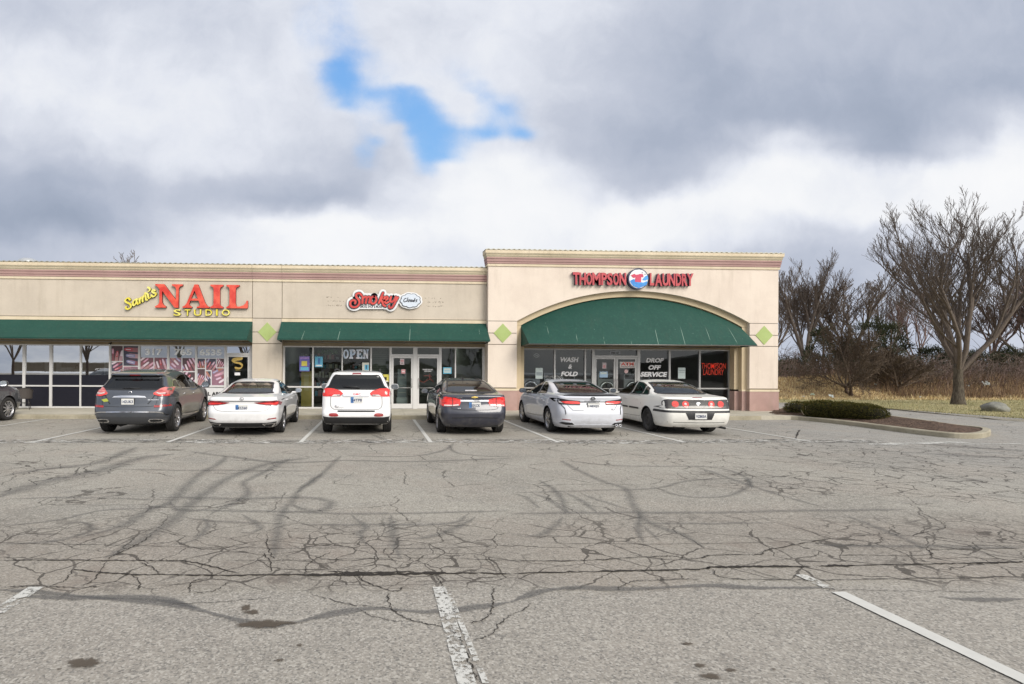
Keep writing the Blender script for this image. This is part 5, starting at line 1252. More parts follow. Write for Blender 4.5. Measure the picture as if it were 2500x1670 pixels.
end_window(c, 'rear', rpoly([(-.62, 1.08), (-.66, 1.075), (-.3, 1.066), (.3, 1.066), (.66, 1.075), (.62, 1.09), (.55, 1.27), (.51, 1.315), (.30, 1.33), (-.30, 1.33), (-.51, 1.315), (-.55, 1.27)], 2), CG_CLR, 'rear_window')
end_window(c, 'front', [(-.66, 1.06), (.66, 1.06), (.52, 1.35), (-.52, 1.35)], CG_CLR, 'windshield')
side_windows(c, [[(1.40, 1.05), (2.22, 1.0), (2.22, 1.365), (1.95, 1.345), (1.62, 1.22)], [(2.28, 1.0), (3.42, .985), (3.05, 1.18), (2.78, 1.31), (2.5, 1.37), (2.28, 1.372)]], CG_MID, CHR)
c.split('trunk_lid', 'rear', [(-.63, .66), (-.40, .625), (.40, .625), (.63, .66), (.72, .8), (.66, 1.05), (-.66, 1.05), (-.72, .8)], rear_side)
c.split('rear_bumper', 'rear', [(-1.1, .1), (1.1, .1), (1.1, .70), (-1.1, .70)], lambda q: q.y < .62)
doors(c, [[(1.42, 1.0), (1.30, .80), (1.50, .42), (2.22, .38), (2.24, 1.0)], [(2.26, 1.0), (2.26, .38), (3.28, .36), (3.42, .6), (3.42, .98)]], [(1.62, .86), (2.48, .85)])
both(lambda p: c.patch('rear', p, .012, 'tail_light', LDRED), [(.90, .775), (.91, .90), (.80, .905), (.30, .855), (.42, .815), (.60, .785)])
both(lambda p: c.patch('rear', p, .016, 'tail_light_glow', LRED), [(.86, .80), (.87, .865), (.62, .845), (.40, .835), (.62, .81)])
c.patch('rear', [(-.90, .895), (.90, .895), (.90, .912), (.55, .885), (-.55, .885), (-.90, .912)], .014, 'light_bar', BLK)
c.line('rear', [(-.72, .80), (-.66, .70), (-.52, .645), (0, .63), (.52, .645), (.66, .70), (.72, .80)], .008, .003, 'trunk_gap', SEAM)
c.patch('rear', [(-.84, .375), (-.60, .345), (.60, .345), (.84, .375), (.80, .26), (.5, .235), (-.5, .235), (-.80, .26)], .010, 'diffuser', BLK)
both(lambda p: c.patch('rear', p, .022, 'exhaust', CHR), [(.50, .33), (.82, .345), (.72, .235), (.60, .24)]); both(lambda p: c.patch('rear', p, .026, 'exhaust_opening', SEAM), [(.55, .315), (.77, .325), (.70, .25), (.62, .255)])
both(lambda p: c.patch('rear', p, .006, 'reflector', LREF), [(.62, .425), (.84, .445), (.84, .475), (.66, .455)])
hp, _ = c.hit('rear', 0, .72); c.plate(0.01, .725, .305, .152, hp.y - .012, 1, '142Z60', False)
hp, _ = c.hit('rear', 0, .985); m = MB(); m.lathe([(.040, -.002), (.040, -.008), (.032, -.008), (.032, -.002)], (0, 0, 0), 'y', 20); m.box(-.016, -.008, -.008, -.001, -.018, .022); m.box(-.016, .02, -.008, -.001, -.018, -.010)
o = m.build('emblem', BLK, c.root); hp, _ = c.hit('rear', 0, .945); o.location = (0, hp.y, .948); o.scale = (1.25, 1, 1)
c.cabin(INT_T, .50, (1.55, 2.55), 1.10, .62, (.78, 1.45, 1.03)); c.mirror(3.25, .98)
m = MB(); h, n = c.hit('top', 0, 1.9); m.add([(0, h.y - .07, h.z - .01), (.018, h.y + .05, h.z - .01), (-.018, h.y + .05, h.z - .01), (0, h.y - .07, h.z + .045)], [(0, 1, 3), (1, 2, 3), (2, 0, 3)]); m.build('antenna', WHITEP, c.root)

# ---- white compact suv
TER = dict(L=4.70, W=.925, ya=.96, yf=3.81, r=.362, belt=1.1, wheels='ten', clear=.24, taper=.05, gap=.05, tin=.115, levels=[
    (.28, .14, 4.5, .84, .20, .30, .05), (.34, .07, 4.6, .885, .18, .3, .05), (.44, .02, 4.68, .915, .15, .3, .05), (.54, .0, 4.69, .925, .14, .3, .05), (.60, .035, 4.68, .925, .13, .3, .04), (.66, .07, 4.67, .922, .12, .3, .04), (1.0, .10, 4.62, .915, .12, .3, .03), (1.08, .11, 4.45, .905, .12, .3, .03), (1.14, .13, 3.85, .895, .12, .3, .03),
    (1.20, .16, 3.50, .87, .13, .3, .04), (1.35, .25, 3.20, .80, .14, .3, .04), (1.54, .38, 2.86, .705, .15, .3, .04), (1.575, .33, 2.80, .685, .15, .3, .03), (1.61, .36, 2.7, .665, .15, .3, .03), (1.64, .55, 2.5, .62, .2, .3, .02), (1.665, .95, 2.3, .5, .2, .2, 0), (1.675, 1.3, 2.1, .2, .05, .05, 0)])
c = Car('car', 'white compact suv with big red rear lights and black lower bumper parked nose in', (-.545, 14.27, 0), 0, car_paint('white_paint', (.81, .81, .82), 0, .02), TER)
end_window(c, 'rear', rpoly([(-.74, 1.20), (0, 1.19), (.74, 1.20), (.71, 1.28), (.585, 1.535), (.4, 1.548), (-.4, 1.548), (-.585, 1.535), (-.71, 1.28)]), CG_DARK, 'rear_window')
end_window(c, 'front', [(-.68, 1.18), (.68, 1.18), (.56, 1.55), (-.56, 1.55)], CG_CLR, 'windshield')
side_windows(c, [[(.62, 1.16), (1.25, 1.16), (1.25, 1.52), (.80, 1.5)], [(1.33, 1.16), (2.25, 1.16), (2.25, 1.56), (1.33, 1.54)], [(2.33, 1.16), (3.4, 1.16), (3.1, 1.35), (2.8, 1.53), (2.33, 1.56)]], CG_DARK, BLK)
c.split('tailgate', 'rear', [(-.66, .70), (-.5, .65), (.5, .65), (.66, .70), (.68, 1.0), (.76, 1.2), (.56, 1.60), (-.56, 1.60), (-.76, 1.2), (-.68, 1.0)], lambda q: q.y < .8)
c.split('rear_bumper', 'rear', [(-1.1, .1), (1.1, .1), (1.1, .645), (-1.1, .645)], lambda q: q.y < .5)
doors(c, [[(1.30, 1.14), (1.30, .8), (1.42, .42), (2.27, .40), (2.29, 1.14)], [(2.31, 1.14), (2.31, .40), (3.30, .38), (3.42, .6), (3.45, 1.12)]], [(1.5, 1.02), (2.5, 1.01)], hm=CHR)
lt = [(.42, 1.005), (.86, 1.005), (.90, 1.02), (.885, 1.19), (.80, 1.215), (.60, 1.205), (.42, 1.15), (.34, 1.08)]
both(lambda p: c.patch('rear', p, .014, 'tail_light', LRED), lt); both(lambda p: c.patch('rear', p, .018, 'reverse_light', LWH), [(.42, 1.01), (.64, 1.01), (.58, 1.055), (.42, 1.055)])
c.patch('rear', [(-.33, 1.005), (-.36, 1.06), (-.30, 1.115), (.30, 1.115), (.36, 1.06), (.33, 1.005)], .024, 'chrome_garnish', CHR); c.word('GMC', -.085, .115, 1.035, 1.09, LRED, off=.027)
c.word('AWD', .40, .50, 1.02, 1.045, BLK, off=.021); c.word('SLE', -.50, -.42, 1.02, 1.045, BLK, off=.021); c.word('TERRAIN', -.56, -.33, .705, .72, BLK); m = MB()
hp, _ = c.hit('rear', -.50, .76); m = MB(); m.lathe([(.026, -.006), (.05, -.006), (.05, 0)], (0, 0, 0), 'y', 16); o = m.build('emblem', CHR, c.root); o.location = (-.51, hp.y, .755); o.scale = (1, 1, .55)
hp, _ = c.hit('rear', 0, .91); c.plate(.01, .915, .305, .15, hp.y - .012, 1, '24TP8', False)
c.line('rear', [(-.66, 1.0), (-.665, .78), (-.60, .69), (-.45, .668), (.45, .668), (.60, .69), (.665, .78), (.66, 1.0)], .011, .003, 'tailgate_gap', SEAM)
c.patch('rear', [(-.48, .605), (.48, .605), (.48, .645), (-.48, .645)], .010, 'step_pad', BLK); both(lambda p: c.patch('rear', p, .008, 'reflector', LREF), rpoly([(.47, .50), (.66, .495), (.70, .53), (.67, .57), (.50, .57)]))
c.patch('rear', [(-.93, .505), (-.7, .475), (.7, .475), (.93, .505), (.86, .30), (-.86, .30)], .012, 'lower_bumper', BLK)
c.patch('rear', [(-.12, 1.575), (.12, 1.575), (.11, 1.605), (-.11, 1.605)], .012, 'brake_light', LDRED); c.patch('rear', [(-.10, 1.562), (.10, 1.562), (.10, 1.575), (-.10, 1.575)], .012, 'brake_light_strip', LWH)
m = MB(); h0, _ = c.hit('rear', .05, 1.24); m.tube([(.08, h0.y - .03, 1.235), (-.05, h0.y - .05, 1.255), (-.36, h0.y - .02, 1.285)], [.022, .016, .01], 6); m.build('wiper', BLK, c.root)
for sg in (-1, 1):
    m = MB(); m.tube([(sg * .60, .75, 1.60), (sg * .615, .85, 1.69), (sg * .62, 1.6, 1.715), (sg * .61, 2.5, 1.69), (sg * .60, 2.6, 1.62)], .018, 6); m.build('roof_rail', BLK, c.root)
c.cabin(INT_B, .62, (1.4, 2.3), 1.22, .62); c.mirror(3.15, 1.10, .24, .18)
for sg in (-1, 1): c.patch('side', rpoly([(.50, .42), (.62, .72), (.95, .83), (1.30, .72), (1.42, .42), (1.36, .42), (1.22, .68), (.95, .77), (.68, .68), (.56, .42)], 2), .004, 'arch_trim', c.paint, None, sg)

# ---- dark blue grey compact saloon
CRU = dict(L=4.58, W=.90, ya=.93, yf=3.62, r=.325, belt=1.0, wheels='five', clear=.2, levels=[
    (.22, .16, 4.4, .78, .30, .4, .10), (.30, .07, 4.5, .84, .28, .45, .12), (.42, .02, 4.56, .885, .25, .45, .13), (.58, .0, 4.57, .898, .23, .45, .13), (.68, .03, 4.5, .90, .21, .45, .12), (.80, .08, 4.4, .898, .19, .45, .11), (.95, .10, 4.2, .885, .17, .45, .11), (1.03, .09, 3.95, .865, .16, .45, .11), (1.06, .14, 3.75, .85, .16, .45, .10),
    (1.085, .42, 3.55, .81, .2, .4, .06), (1.11, .56, 3.42, .785, .26, .35, .05), (1.22, .88, 3.12, .73, .28, .35, .04), (1.34, 1.30, 2.80, .655, .28, .35, .03), (1.41, 1.65, 2.6, .59, .28, .3, .02), (1.455, 1.98, 2.45, .48, .2, .2, 0), (1.47, 2.1, 2.3, .2, .05, .05, 0)])
c = Car('car', 'dark blue grey saloon with a chrome strip between its red lights', (2.53, 14.2, 0), R(.3), car_paint('slate_blue_paint', (.014, .017, .034), .2, .2), CRU)
end_window(c, 'rear', rpoly([(-.66, 1.12), (-.3, 1.105), (.3, 1.105), (.66, 1.12), (.63, 1.17), (.55, 1.35), (.50, 1.39), (.30, 1.405), (-.30, 1.405), (-.50, 1.39), (-.55, 1.35), (-.63, 1.17)], 2), CG_DARK, 'rear_window')
end_window(c, 'front', [(-.64, 1.12), (.64, 1.12), (.50, 1.37), (-.50, 1.37)], CG_CLR, 'windshield')
side_windows(c, [[(1.12, 1.06), (2.02, 1.03), (2.02, 1.385), (1.7, 1.365), (1.35, 1.25)], [(2.08, 1.03), (3.15, 1.0), (2.85, 1.2), (2.55, 1.34), (2.3, 1.39), (2.08, 1.39)]], CG_DARK, BLK)
c.split('trunk_lid', 'rear', [(-.60, .74), (-.52, .66), (.52, .66), (.60, .74), (.66, 1.0), (.66, 1.09), (-.66, 1.09), (-.66, 1.0)], rear_side); c.split('rear_bumper', 'rear', [(-1.1, .1), (1.1, .1), (1.1, .73), (-1.1, .73)], lambda q: q.y < .55)
doors(c, [[(1.16, 1.02), (1.10, .8), (1.38, .42), (2.03, .38), (2.05, 1.02)], [(2.07, 1.02), (2.07, .38), (3.0, .36), (3.12, .6), (3.15, 1.0)]], [(1.35, .90), (2.25, .89)])
lt = [(.40, .78), (.58, .76), (.80, .755), (.87, .80), (.86, .97), (.74, 1.01), (.52, .98), (.36, .94), (.36, .86)]
both(lambda p: c.patch('rear', p, .014, 'tail_light', LRED), lt); both(lambda p: c.patch('rear', p, .018, 'reverse_light', LWH), [(.42, .782), (.58, .765), (.78, .762), (.78, .80), (.60, .795), (.42, .815)])
both(lambda p: c.line('rear', p, .014, .019, 'light_divider', BLK, None, 1, 1), [(.575, .76), (.565, .87), (.575, .98)])
c.patch('rear', [(-.37, .885), (.37, .885), (.37, .93), (-.37, .93)], .016, 'chrome_strip', CHR); c.patch('rear', [(-.09, .985), (-.03, .985), (-.03, .975), (.03, .975), (.03, .985), (.09, .985), (.075, 1.01), (.03, 1.01), (.03, 1.022), (-.03, 1.022), (-.03, 1.01), (-.075, 1.01)], .012, 'emblem', GOLD)
c.line('rear', [(-.66, .99), (-.62, .76), (-.52, .685), (0, .67), (.52, .685), (.62, .76), (.66, .99)], .010, .003, 'trunk_gap', SEAM); c.word('CRUZE', -.48, -.32, .975, .995, CHR); c.word('LS', -.44, -.37, .70, .722, CHR)
hp, _ = c.hit('rear', 0, .79); c.plate(0, .79, .305, .15, hp.y - .012, 1, '130XCK', False); c.line('rear', [(-.60, .46), (0, .475), (.60, .46)], .02, .004, 'bumper_crease', SEAM, n=3)
m = MB(); h, n = c.hit('top', -.05, 1.75); m.tube([(-.05, h.y, h.z - .01), (-.05, h.y + .02, h.z + .03)], .03, 8); m.tube([(-.05, h.y, h.z), (-.05, h.y - .06, h.z + .13)], .005, 5); m.build('antenna', BLK, c.root)
c.patch('rear', [(-.16, 1.135), (.16, 1.135), (.15, 1.158), (-.15, 1.158)], .01, 'brake_light', LWH); c.cabin(INT_B, .5, (1.4, 2.25), 1.12, .6, (.6, 1.2, 1.06)); c.mirror(3.0, .98, .2, .14)

# ---- silver sport saloon with black spoiler
CAM = dict(L=4.88, W=.92, ya=1.08, yf=3.905, r=.34, belt=.98, wheels='five', clear=.19, levels=[
    (.20, .18, 4.7, .84, .34, .4, .08), (.28, .08, 4.82, .89, .30, .45, .10), (.40, .02, 4.87, .912, .28, .5, .13), (.58, .0, 4.88, .92, .26, .5, .14), (.68, .04, 4.82, .92, .24, .5, .13), (.80, .11, 4.72, .915, .22, .5, .12), (.93, .14, 4.5, .90, .20, .5, .12), (1.01, .10, 4.2, .875, .18, .5, .13), (1.04, .18, 4.0, .86, .18, .5, .12),
    (1.06, .50, 3.8, .82, .2, .4, .06), (1.085, .72, 3.64, .79, .26, .4, .05), (1.20, 1.06, 3.30, .73, .30, .35, .04), (1.32, 1.48, 2.95, .66, .30, .35, .03), (1.39, 1.86, 2.72, .59, .28, .3, .02), (1.43, 2.2, 2.55, .48, .2, .2, 0), (1.445, 2.35, 2.45, .2, .05, .05, 0)])
c = Car('car', 'silver white sport saloon with a black lip spoiler and dark edged red lights', (5.66, 14.2, 0), R(-.2), car_paint('silver_paint', (.62, .64, .70), .0, .08), CAM)
end_window(c, 'rear', rpoly([(-.66, 1.105), (-.3, 1.09), (.3, 1.09), (.66, 1.105), (.62, 1.16), (.55, 1.32), (.50, 1.355), (.30, 1.37), (-.30, 1.37), (-.50, 1.355), (-.55, 1.32), (-.62, 1.16)], 2), CG_MID, 'rear_window')
end_window(c, 'front', [(-.65, 1.09), (.65, 1.09), (.51, 1.36), (-.51, 1.36)], CG_CLR, 'windshield')
side_windows(c, [[(1.50, 1.06), (2.20, 1.02), (2.20, 1.36), (1.9, 1.335), (1.65, 1.25)], [(2.27, 1.02), (3.38, 1.0), (3.05, 1.18), (2.76, 1.31), (2.5, 1.365), (2.27, 1.37)]], CG_MID, BLK)
c.split('trunk_lid', 'rear', [(-.50, .66), (.50, .66), (.66, .80), (.68, 1.0), (.64, 1.07), (-.64, 1.07), (-.68, 1.0), (-.66, .80)], rear_side); c.split('rear_bumper', 'rear', [(-1.1, .1), (1.1, .1), (1.1, .70), (-1.1, .70)], lambda q: q.y < .62)
doors(c, [[(1.46, 1.0), (1.32, .80), (1.52, .42), (2.20, .38), (2.22, 1.0)], [(2.24, 1.0), (2.24, .38), (3.24, .36), (3.38, .6), (3.38, .98)]], [(1.62, .88), (2.46, .87)])
both(lambda p: c.patch('rear', p, .012, 'tail_light_housing', BLK), [(.34, .80), (.55, .80), (.84, .815), (.915, .90), (.91, .985), (.80, .965), (.62, .935), (.34, .91)])
both(lambda p: c.patch('rear', p, .017, 'tail_light', LRED), [(.36, .825), (.56, .825), (.74, .845), (.80, .89), (.62, .905), (.38, .895), (.33, .86)]); both(lambda p: c.patch('rear', p, .017, 'reverse_light', LWH), [(.76, .84), (.84, .86), (.89, .93), (.82, .90)])
both(lambda p: c.patch('rear', p, .010, 'bumper_slash', BLK), [(.80, .81), (.83, .83), (.745, .70), (.73, .55), (.715, .58), (.73, .72)])
c.patch('rear', [(-.34, .873), (.34, .873), (.34, .895), (-.34, .895)], .012, 'trunk_strip', BLK); c.word('CAMRY', -.22, .22, .90, .92, BLK)
hp, _ = c.hit('rear', 0, .78); c.plate(0, .775, .305, .152, hp.y - .016, 0, '148XJ3'); c.word('SE', .46, .53, .685, .71, BLK)
hp, _ = c.hit('rear', 0, .975); m = MB(); m.lathe([(.055, -.006), (.043, -.009), (.043, 0)], (0, 0, 0), 'y', 20)
for sc_ in ((.5, 1, .9), (.95, 1, .42)):
    b_ = len(m.v); m.lathe([(.048, -.007), (.038, -.010), (.036, 0)], (0, 0, 0), 'y', 16)
    for k in range(b_, len(m.v)): a = m.v[k]; m.v[k] = (a[0] * sc_[0], a[1] - .001, a[2] * sc_[2] + .012)
o = m.build('emblem', BLK, c.root); o.location = (0, hp.y - .002, .972); o.scale = (1.2, 1, .85)
c.line('rear', [(-.66, .80), (-.56, .69), (-.45, .665), (.45, .665), (.56, .69), (.66, .80)], .009, .003, 'trunk_gap', SEAM)
m = MB(); vs = []                               # raised spoiler blade in three pieces
for k in range(31):
    x = -.72 + 1.44 * k / 30; h, n = c.hit('top', x, .22 + .12 * (x / .72) ** 2); up = .045 * (1 - (x / .76) ** 6); vs += [(x, h.y + .10, h.z + .004), (x, h.y - .06, h.z + up), (x, h.y - .075, h.z + up - .018), (x, h.y + .02, h.z - .01)]
m.add(vs, [(4 * i + j, 4 * i + 4 + j, 4 * i + 4 + (j + 1) % 4, 4 * i + (j + 1) % 4) for i in range(30) for j in range(4)], 0, True); m.build('spoiler', BLK, c.root)
c.patch('rear', [(-.74, .33), (-.55, .36), (-.50, .30), (.50, .30), (.55, .36), (.74, .33), (.70, .23), (-.70, .23)], .008, 'diffuser', c.paint); both(lambda p: c.patch('rear', p, .012, 'bumper_vent', BLK), [(.50, .29), (.56, .345), (.80, .355), (.84, .32), (.70, .285)])
both(lambda p: c.patch('rear', p, .014, 'diffuser_fin', c.paint), [(.22, .22), (.25, .22), (.25, .31), (.22, .31)]); both(lambda p: c.patch('rear', p, .008, 'reflector', LREF), [(.60, .405), (.80, .42), (.80, .44), (.60, .425)])
c.patch('rear', [(-.5, .225), (.5, .225), (.5, .295), (-.5, .295)], .006, 'diffuser_shadow', BLK)
for xx in (.62, .72): m = MB(); m.lathe([(.032, .06), (.036, -.03), (.030, -.03), (.028, .05)], (xx, .10, .275), 'y', 14); m.build('exhaust', CHR, c.root)
c.cabin(INT_G, .48, (1.58, 2.5), 1.11, .62, (.80, 1.5, 1.04)); c.mirror(3.22, 1.0, .22, .15, mat=BLK)
for sg in (-1, 1): c.line('side', [(1.5, .30), (2.4, .285), (3.35, .29)], .03, .006, 'sill_trim', c.paint, None, sg, 3)

# ---- cream white older saloon with round lights
IMP = dict(L=5.08, W=.925, ya=1.13, yf=3.94, r=.335, belt=.98, wheels='steel', clear=.2, taper=.06, levels=[
    (.22, .14, 4.9, .85, .26, .35, .08), (.30, .05, 5.02, .895, .24, .4, .10), (.45, .0, 5.08, .915, .22, .4, .11), (.60, .0, 5.08, .925, .20, .4, .11), (.66, .03, 5.04, .925, .18, .4, .10), (.72, .09, 4.98, .925, .15, .4, .09), (.92, .13, 4.7, .915, .14, .4, .09), (.99, .14, 4.4, .895, .14, .4, .09), (1.02, .22, 4.15, .87, .16, .4, .07),
    (1.045, .62, 3.95, .83, .2, .4, .05), (1.065, .90, 3.78, .80, .26, .4, .05), (1.18, 1.18, 3.42, .735, .28, .35, .05), (1.31, 1.55, 3.05, .66, .28, .35, .04), (1.39, 1.92, 2.82, .60, .26, .3, .02), (1.43, 2.25, 2.65, .48, .2, .2, 0), (1.445, 2.4, 2.5, .2, .05, .05, 0)])
c = Car('car', 'cream white older saloon with four round red lights in a black panel and steel wheels', (8.50, 14.22, 0), R(-2.6), car_paint('cream_white_paint', (.80, .785, .735), 0, .02, .6), IMP)
end_window(c, 'rear', rpoly([(-.69, 1.085), (-.3, 1.075), (.3, 1.075), (.69, 1.085), (.64, 1.16), (.56, 1.32), (.52, 1.355), (.30, 1.37), (-.30, 1.37), (-.52, 1.355), (-.56, 1.32), (-.64, 1.16)], 2), CG_CLR, 'rear_window')
end_window(c, 'front', [(-.66, 1.08), (.66, 1.08), (.52, 1.36), (-.52, 1.36)], CG_CLR, 'windshield')
side_windows(c, [[(1.22, 1.04), (1.62, 1.03), (1.62, 1.26), (1.42, 1.20)], [(1.68, 1.03), (2.35, 1.02), (2.35, 1.375), (2.0, 1.35), (1.68, 1.28)], [(2.43, 1.02), (3.5, 1.0), (3.15, 1.18), (2.85, 1.32), (2.6, 1.375), (2.43, 1.38)]], CG_CLR, BLK)
c.split('trunk_lid', 'rear', [(-.70, .70), (.70, .70), (.72, 1.0), (.68, 1.06), (-.68, 1.06), (-.72, 1.0)], rear_side); c.split('rear_bumper', 'rear', [(-1.1, .1), (1.1, .1), (1.1, .70), (-1.1, .70)], lambda q: q.y < .66)
doors(c, [[(1.62, 1.0), (1.52, .78), (1.62, .40), (2.36, .38), (2.39, 1.0)], [(2.41, 1.0), (2.41, .38), (3.38, .36), (3.5, .6), (3.5, .98)]], [(1.82, .89), (2.62, .88)])
c.patch('rear', rpoly([(-.88, .715), (-.5, .71), (.5, .71), (.88, .715), (.885, .80), (.84, .945), (.5, .955), (-.5, .955), (-.84, .945), (-.885, .80)], 3), .010, 'light_panel', simple('smoked_black_panel', (.018, .014, .014), .25, coat=.6))
for xx in (.34, .60):
    for sg in (-1, 1):
        cc = [(sg * xx + .088 * math.cos(k * .524), .83 + .088 * math.sin(k * .524)) for k in range(12)]; c.patch('rear', cc, .018, 'tail_light', LRED, step=.05)
        cc = [(sg * xx + (.035 if xx < .5 else .05) * math.cos(k * .785), .835 + .035 * math.sin(k * .785)) for k in range(8)]; c.patch('rear', cc, .022, 'reverse_light' if xx < .5 else 'light_center', LWH if xx < .5 else LRED, step=.04)
c.patch('rear', [(-.045, .82), (.0, .78), (.01, .83), (.05, .86), (.02, .885), (-.04, .88), (-.06, .855)], .014, 'emblem', CHR); c.patch('rear', [(-.13, .992), (.13, .992), (.12, 1.008), (-.12, 1.008)], .006, 'brake_light', LDRED)
c.line('rear', [(-.915, .64), (-.6, .635), (0, .632), (.6, .635), (.915, .64)], .055, .012, 'bumper_strip', BLK, n=6)
for sg in (-1, 1): c.line('side', [(.18, .645), (.4, .645), (.68, .65)], .055, .012, 'bumper_strip', BLK, None, sg, 4); c.line('side', [(1.66, .62), (2.34, .62)], .05, .012, 'side_moulding', BLK, None, sg, 6); c.line('side', [(2.44, .62), (3.4, .62)], .05, .012, 'side_moulding', BLK, None, sg, 6)
c.patch('rear', [(-.38, .605), (.38, .605), (.30, .43), (-.30, .43)], .008, 'plate_recess', BLK); hp, _ = c.hit('rear', 0, .53); c.plate(0, .525, .305, .152, hp.y - .022, 0, 'VZ803A', False)
c.line('rear', [(-.9, .36), (0, .35), (.9, .36)], .012, .004, 'bumper_crease', SEAM, n=6); c.word('Impala', .60, .76, .975, .998, CHR, shear=.3); m = MB(); m.tube([(.5, .5, .25), (.66, .02, .21)], .03, 8); m.build('exhaust', RUB, c.root)
c.cabin(INT_G, .48, (1.65, 2.6), 1.10, .62, (.95, 1.55, 1.02), rear=2); c.mirror(3.3, 1.0, .22, .16)

# ---- grey blue crossover
MUR = dict(L=4.89, W=.955, ya=.97, yf=3.795, r=.375, belt=1.12, wheels='six', clear=.25, taper=.08, flare=.035, waist=.035, tin=.12, levels=[
    (.28, .16, 4.7, .84, .28, .35, .10), (.36, .07, 4.8, .90, .26, .4, .12), (.48, .02, 4.86, .935, .24, .4, .13), (.60, .0, 4.88, .945, .22, .4, .13), (.68, .04, 4.86, .95, .20, .4, .12), (.74, .07, 4.84, .95, .20, .4, .12), (.95, .12, 4.74, .945, .20, .4, .11), (1.06, .18, 4.5, .93, .19, .4, .10), (1.13, .24, 4.1, .91, .18, .4, .09), (1.17, .30, 3.75, .885, .17, .4, .08),
    (1.33, .46, 3.35, .80, .17, .35, .07), (1.49, .62, 3.0, .715, .17, .3, .06), (1.515, .50, 2.95, .70, .16, .3, .05), (1.55, .47, 2.85, .68, .16, .3, .05), (1.60, .72, 2.65, .635, .2, .3, .04), (1.65, 1.15, 2.45, .56, .2, .3, .02), (1.675, 1.6, 2.25, .42, .1, .1, 0), (1.685, 1.8, 2.1, .2, .05, .05, 0)])
def crossover(label, loc, rz, paint, wheels, full):
    sp = dict(MUR); sp['wheels'] = wheels
    c = Car('car', label, loc, rz, paint, sp)
    end_window(c, 'rear', rpoly([(-.76, 1.17), (0, 1.15), (.76, 1.17), (.72, 1.26), (.62, 1.49), (.4, 1.50), (-.4, 1.50), (-.62, 1.49), (-.72, 1.26)]), CG_DARK, 'rear_window')
    end_window(c, 'front', [(-.68, 1.2), (.68, 1.2), (.55, 1.55), (-.55, 1.55)], CG_CLR, 'windshield')
    side_windows(c, [[(.86, 1.22), (1.42, 1.17), (1.34, 1.40), (1.10, 1.38)], [(1.52, 1.17), (2.36, 1.14), (2.36, 1.53), (1.9, 1.51), (1.46, 1.42)], [(2.44, 1.14), (3.52, 1.12), (3.2, 1.28), (2.9, 1.43), (2.65, 1.51), (2.44, 1.53)]], CG_DARK, CHR)
    c.split('tailgate', 'rear', [(-.60, .72), (.60, .72), (.68, 1.0), (.78, 1.17), (.62, 1.57), (-.62, 1.57), (-.78, 1.17), (-.68, 1.0)], lambda q: q.y < .9); c.split('rear_bumper', 'rear', [(-1.1, .1), (1.1, .1), (1.1, .745), (-1.1, .745)], lambda q: q.y < .6)
    doors(c, [[(1.50, 1.12), (1.36, .85), (1.52, .42), (2.37, .42), (2.40, 1.12)], [(2.42, 1.12), (2.42, .42), (3.28, .40), (3.48, .65), (3.54, 1.10)]], [(1.66, 1.0), (2.58, .99)], hm=CHR)
    for sg in (-1, 1): c.line('side', [(1.5, .42), (2.4, .37), (3.3, .37)], .05, .01, 'sill_trim', CHR, None, sg, 4)
    bl = [(.56, 1.06), (.70, 1.18), (.79, 1.215), (.86, 1.20), (.90, 1.10), (.94, 1.0), (.86, .985), (.70, .99), (.60, 1.02)]
    both(lambda p: c.patch('rear', p, .014, 'tail_light', LPINK), bl); both(lambda p: c.line('rear', p, .03, .020, 'light_band', LRED, None, 1, 3), [(.58, 1.055), (.68, 1.005), (.80, 1.0), (.90, 1.01)]); both(lambda p: c.line('rear', p, .022, .020, 'light_core', LWH, None, 1, 3), [(.64, 1.075), (.72, 1.05), (.84, 1.06)])
    for sg in (-1, 1): c.patch('side', rpoly([(.20, 1.0), (.60, 1.03), (.72, 1.10), (.45, 1.135), (.22, 1.12)], 2), .012, 'tail_light', LPINK, None, sg)
    c.patch('rear', [(-.42, .94), (-.38, .985), (-.2, 1.0), (.2, 1.0), (.38, .985), (.42, .94), (.38, .95), (-.38, .95)], .016, 'chrome_garnish', CHR)
    hp, _ = c.hit('rear', 0, .85); c.plate(-.02, .855, .305, .152, hp.y - .02, 0, '142UK3'); c.line('rear', [(-.62, 1.03), (-.52, .86), (-.46, .79)], .018, .004, 'tailgate_crease', SEAM); c.line('rear', [(.62, 1.03), (.52, .86), (.46, .79)], .018, .004, 'tailgate_crease', SEAM)
    c.patch('rear', [(-.70, .90), (-.56, .93), (-.50, .86), (-.62, .84)], .006, 'bumper_sticker', simple('olive_sticker', (.36, .40, .05), .6)); c.word('MURANO', .46, .72, .885, .905, CHR)
    c.line('rear', [(-.69, 1.0), (-.66, .80), (-.58, .735), (0, .72), (.58, .735), (.66, .80), (.69, 1.0)], .009, .003, 'tailgate_gap', SEAM); both(lambda p: c.patch('rear', p, .012, 'reflector', LREF), [(.62, .70), (.93, .72), (.92, .775), (.62, .755)])
    c.line('rear', [(-.90, .50), (-.78, .575), (-.5, .59), (0, .595), (.5, .59), (.78, .575), (.90, .50)], .024, .012, 'chrome_line', CHR, n=5)
    c.patch('rear', [(-.90, .46), (.90, .46), (.84, .28), (-.84, .28)], .006, 'lower_bumper', simple('satin_grey_plastic', (.05, .052, .058), .5)); both(lambda p: c.patch('rear', p, .016, 'exhaust', CHR), rpoly([(.50, .33), (.78, .33), (.80, .40), (.52, .41)], 2)); both(lambda p: c.patch('rear', p, .020, 'exhaust_opening', SEAM), rpoly([(.53, .345), (.75, .345), (.77, .39), (.54, .395)], 2))
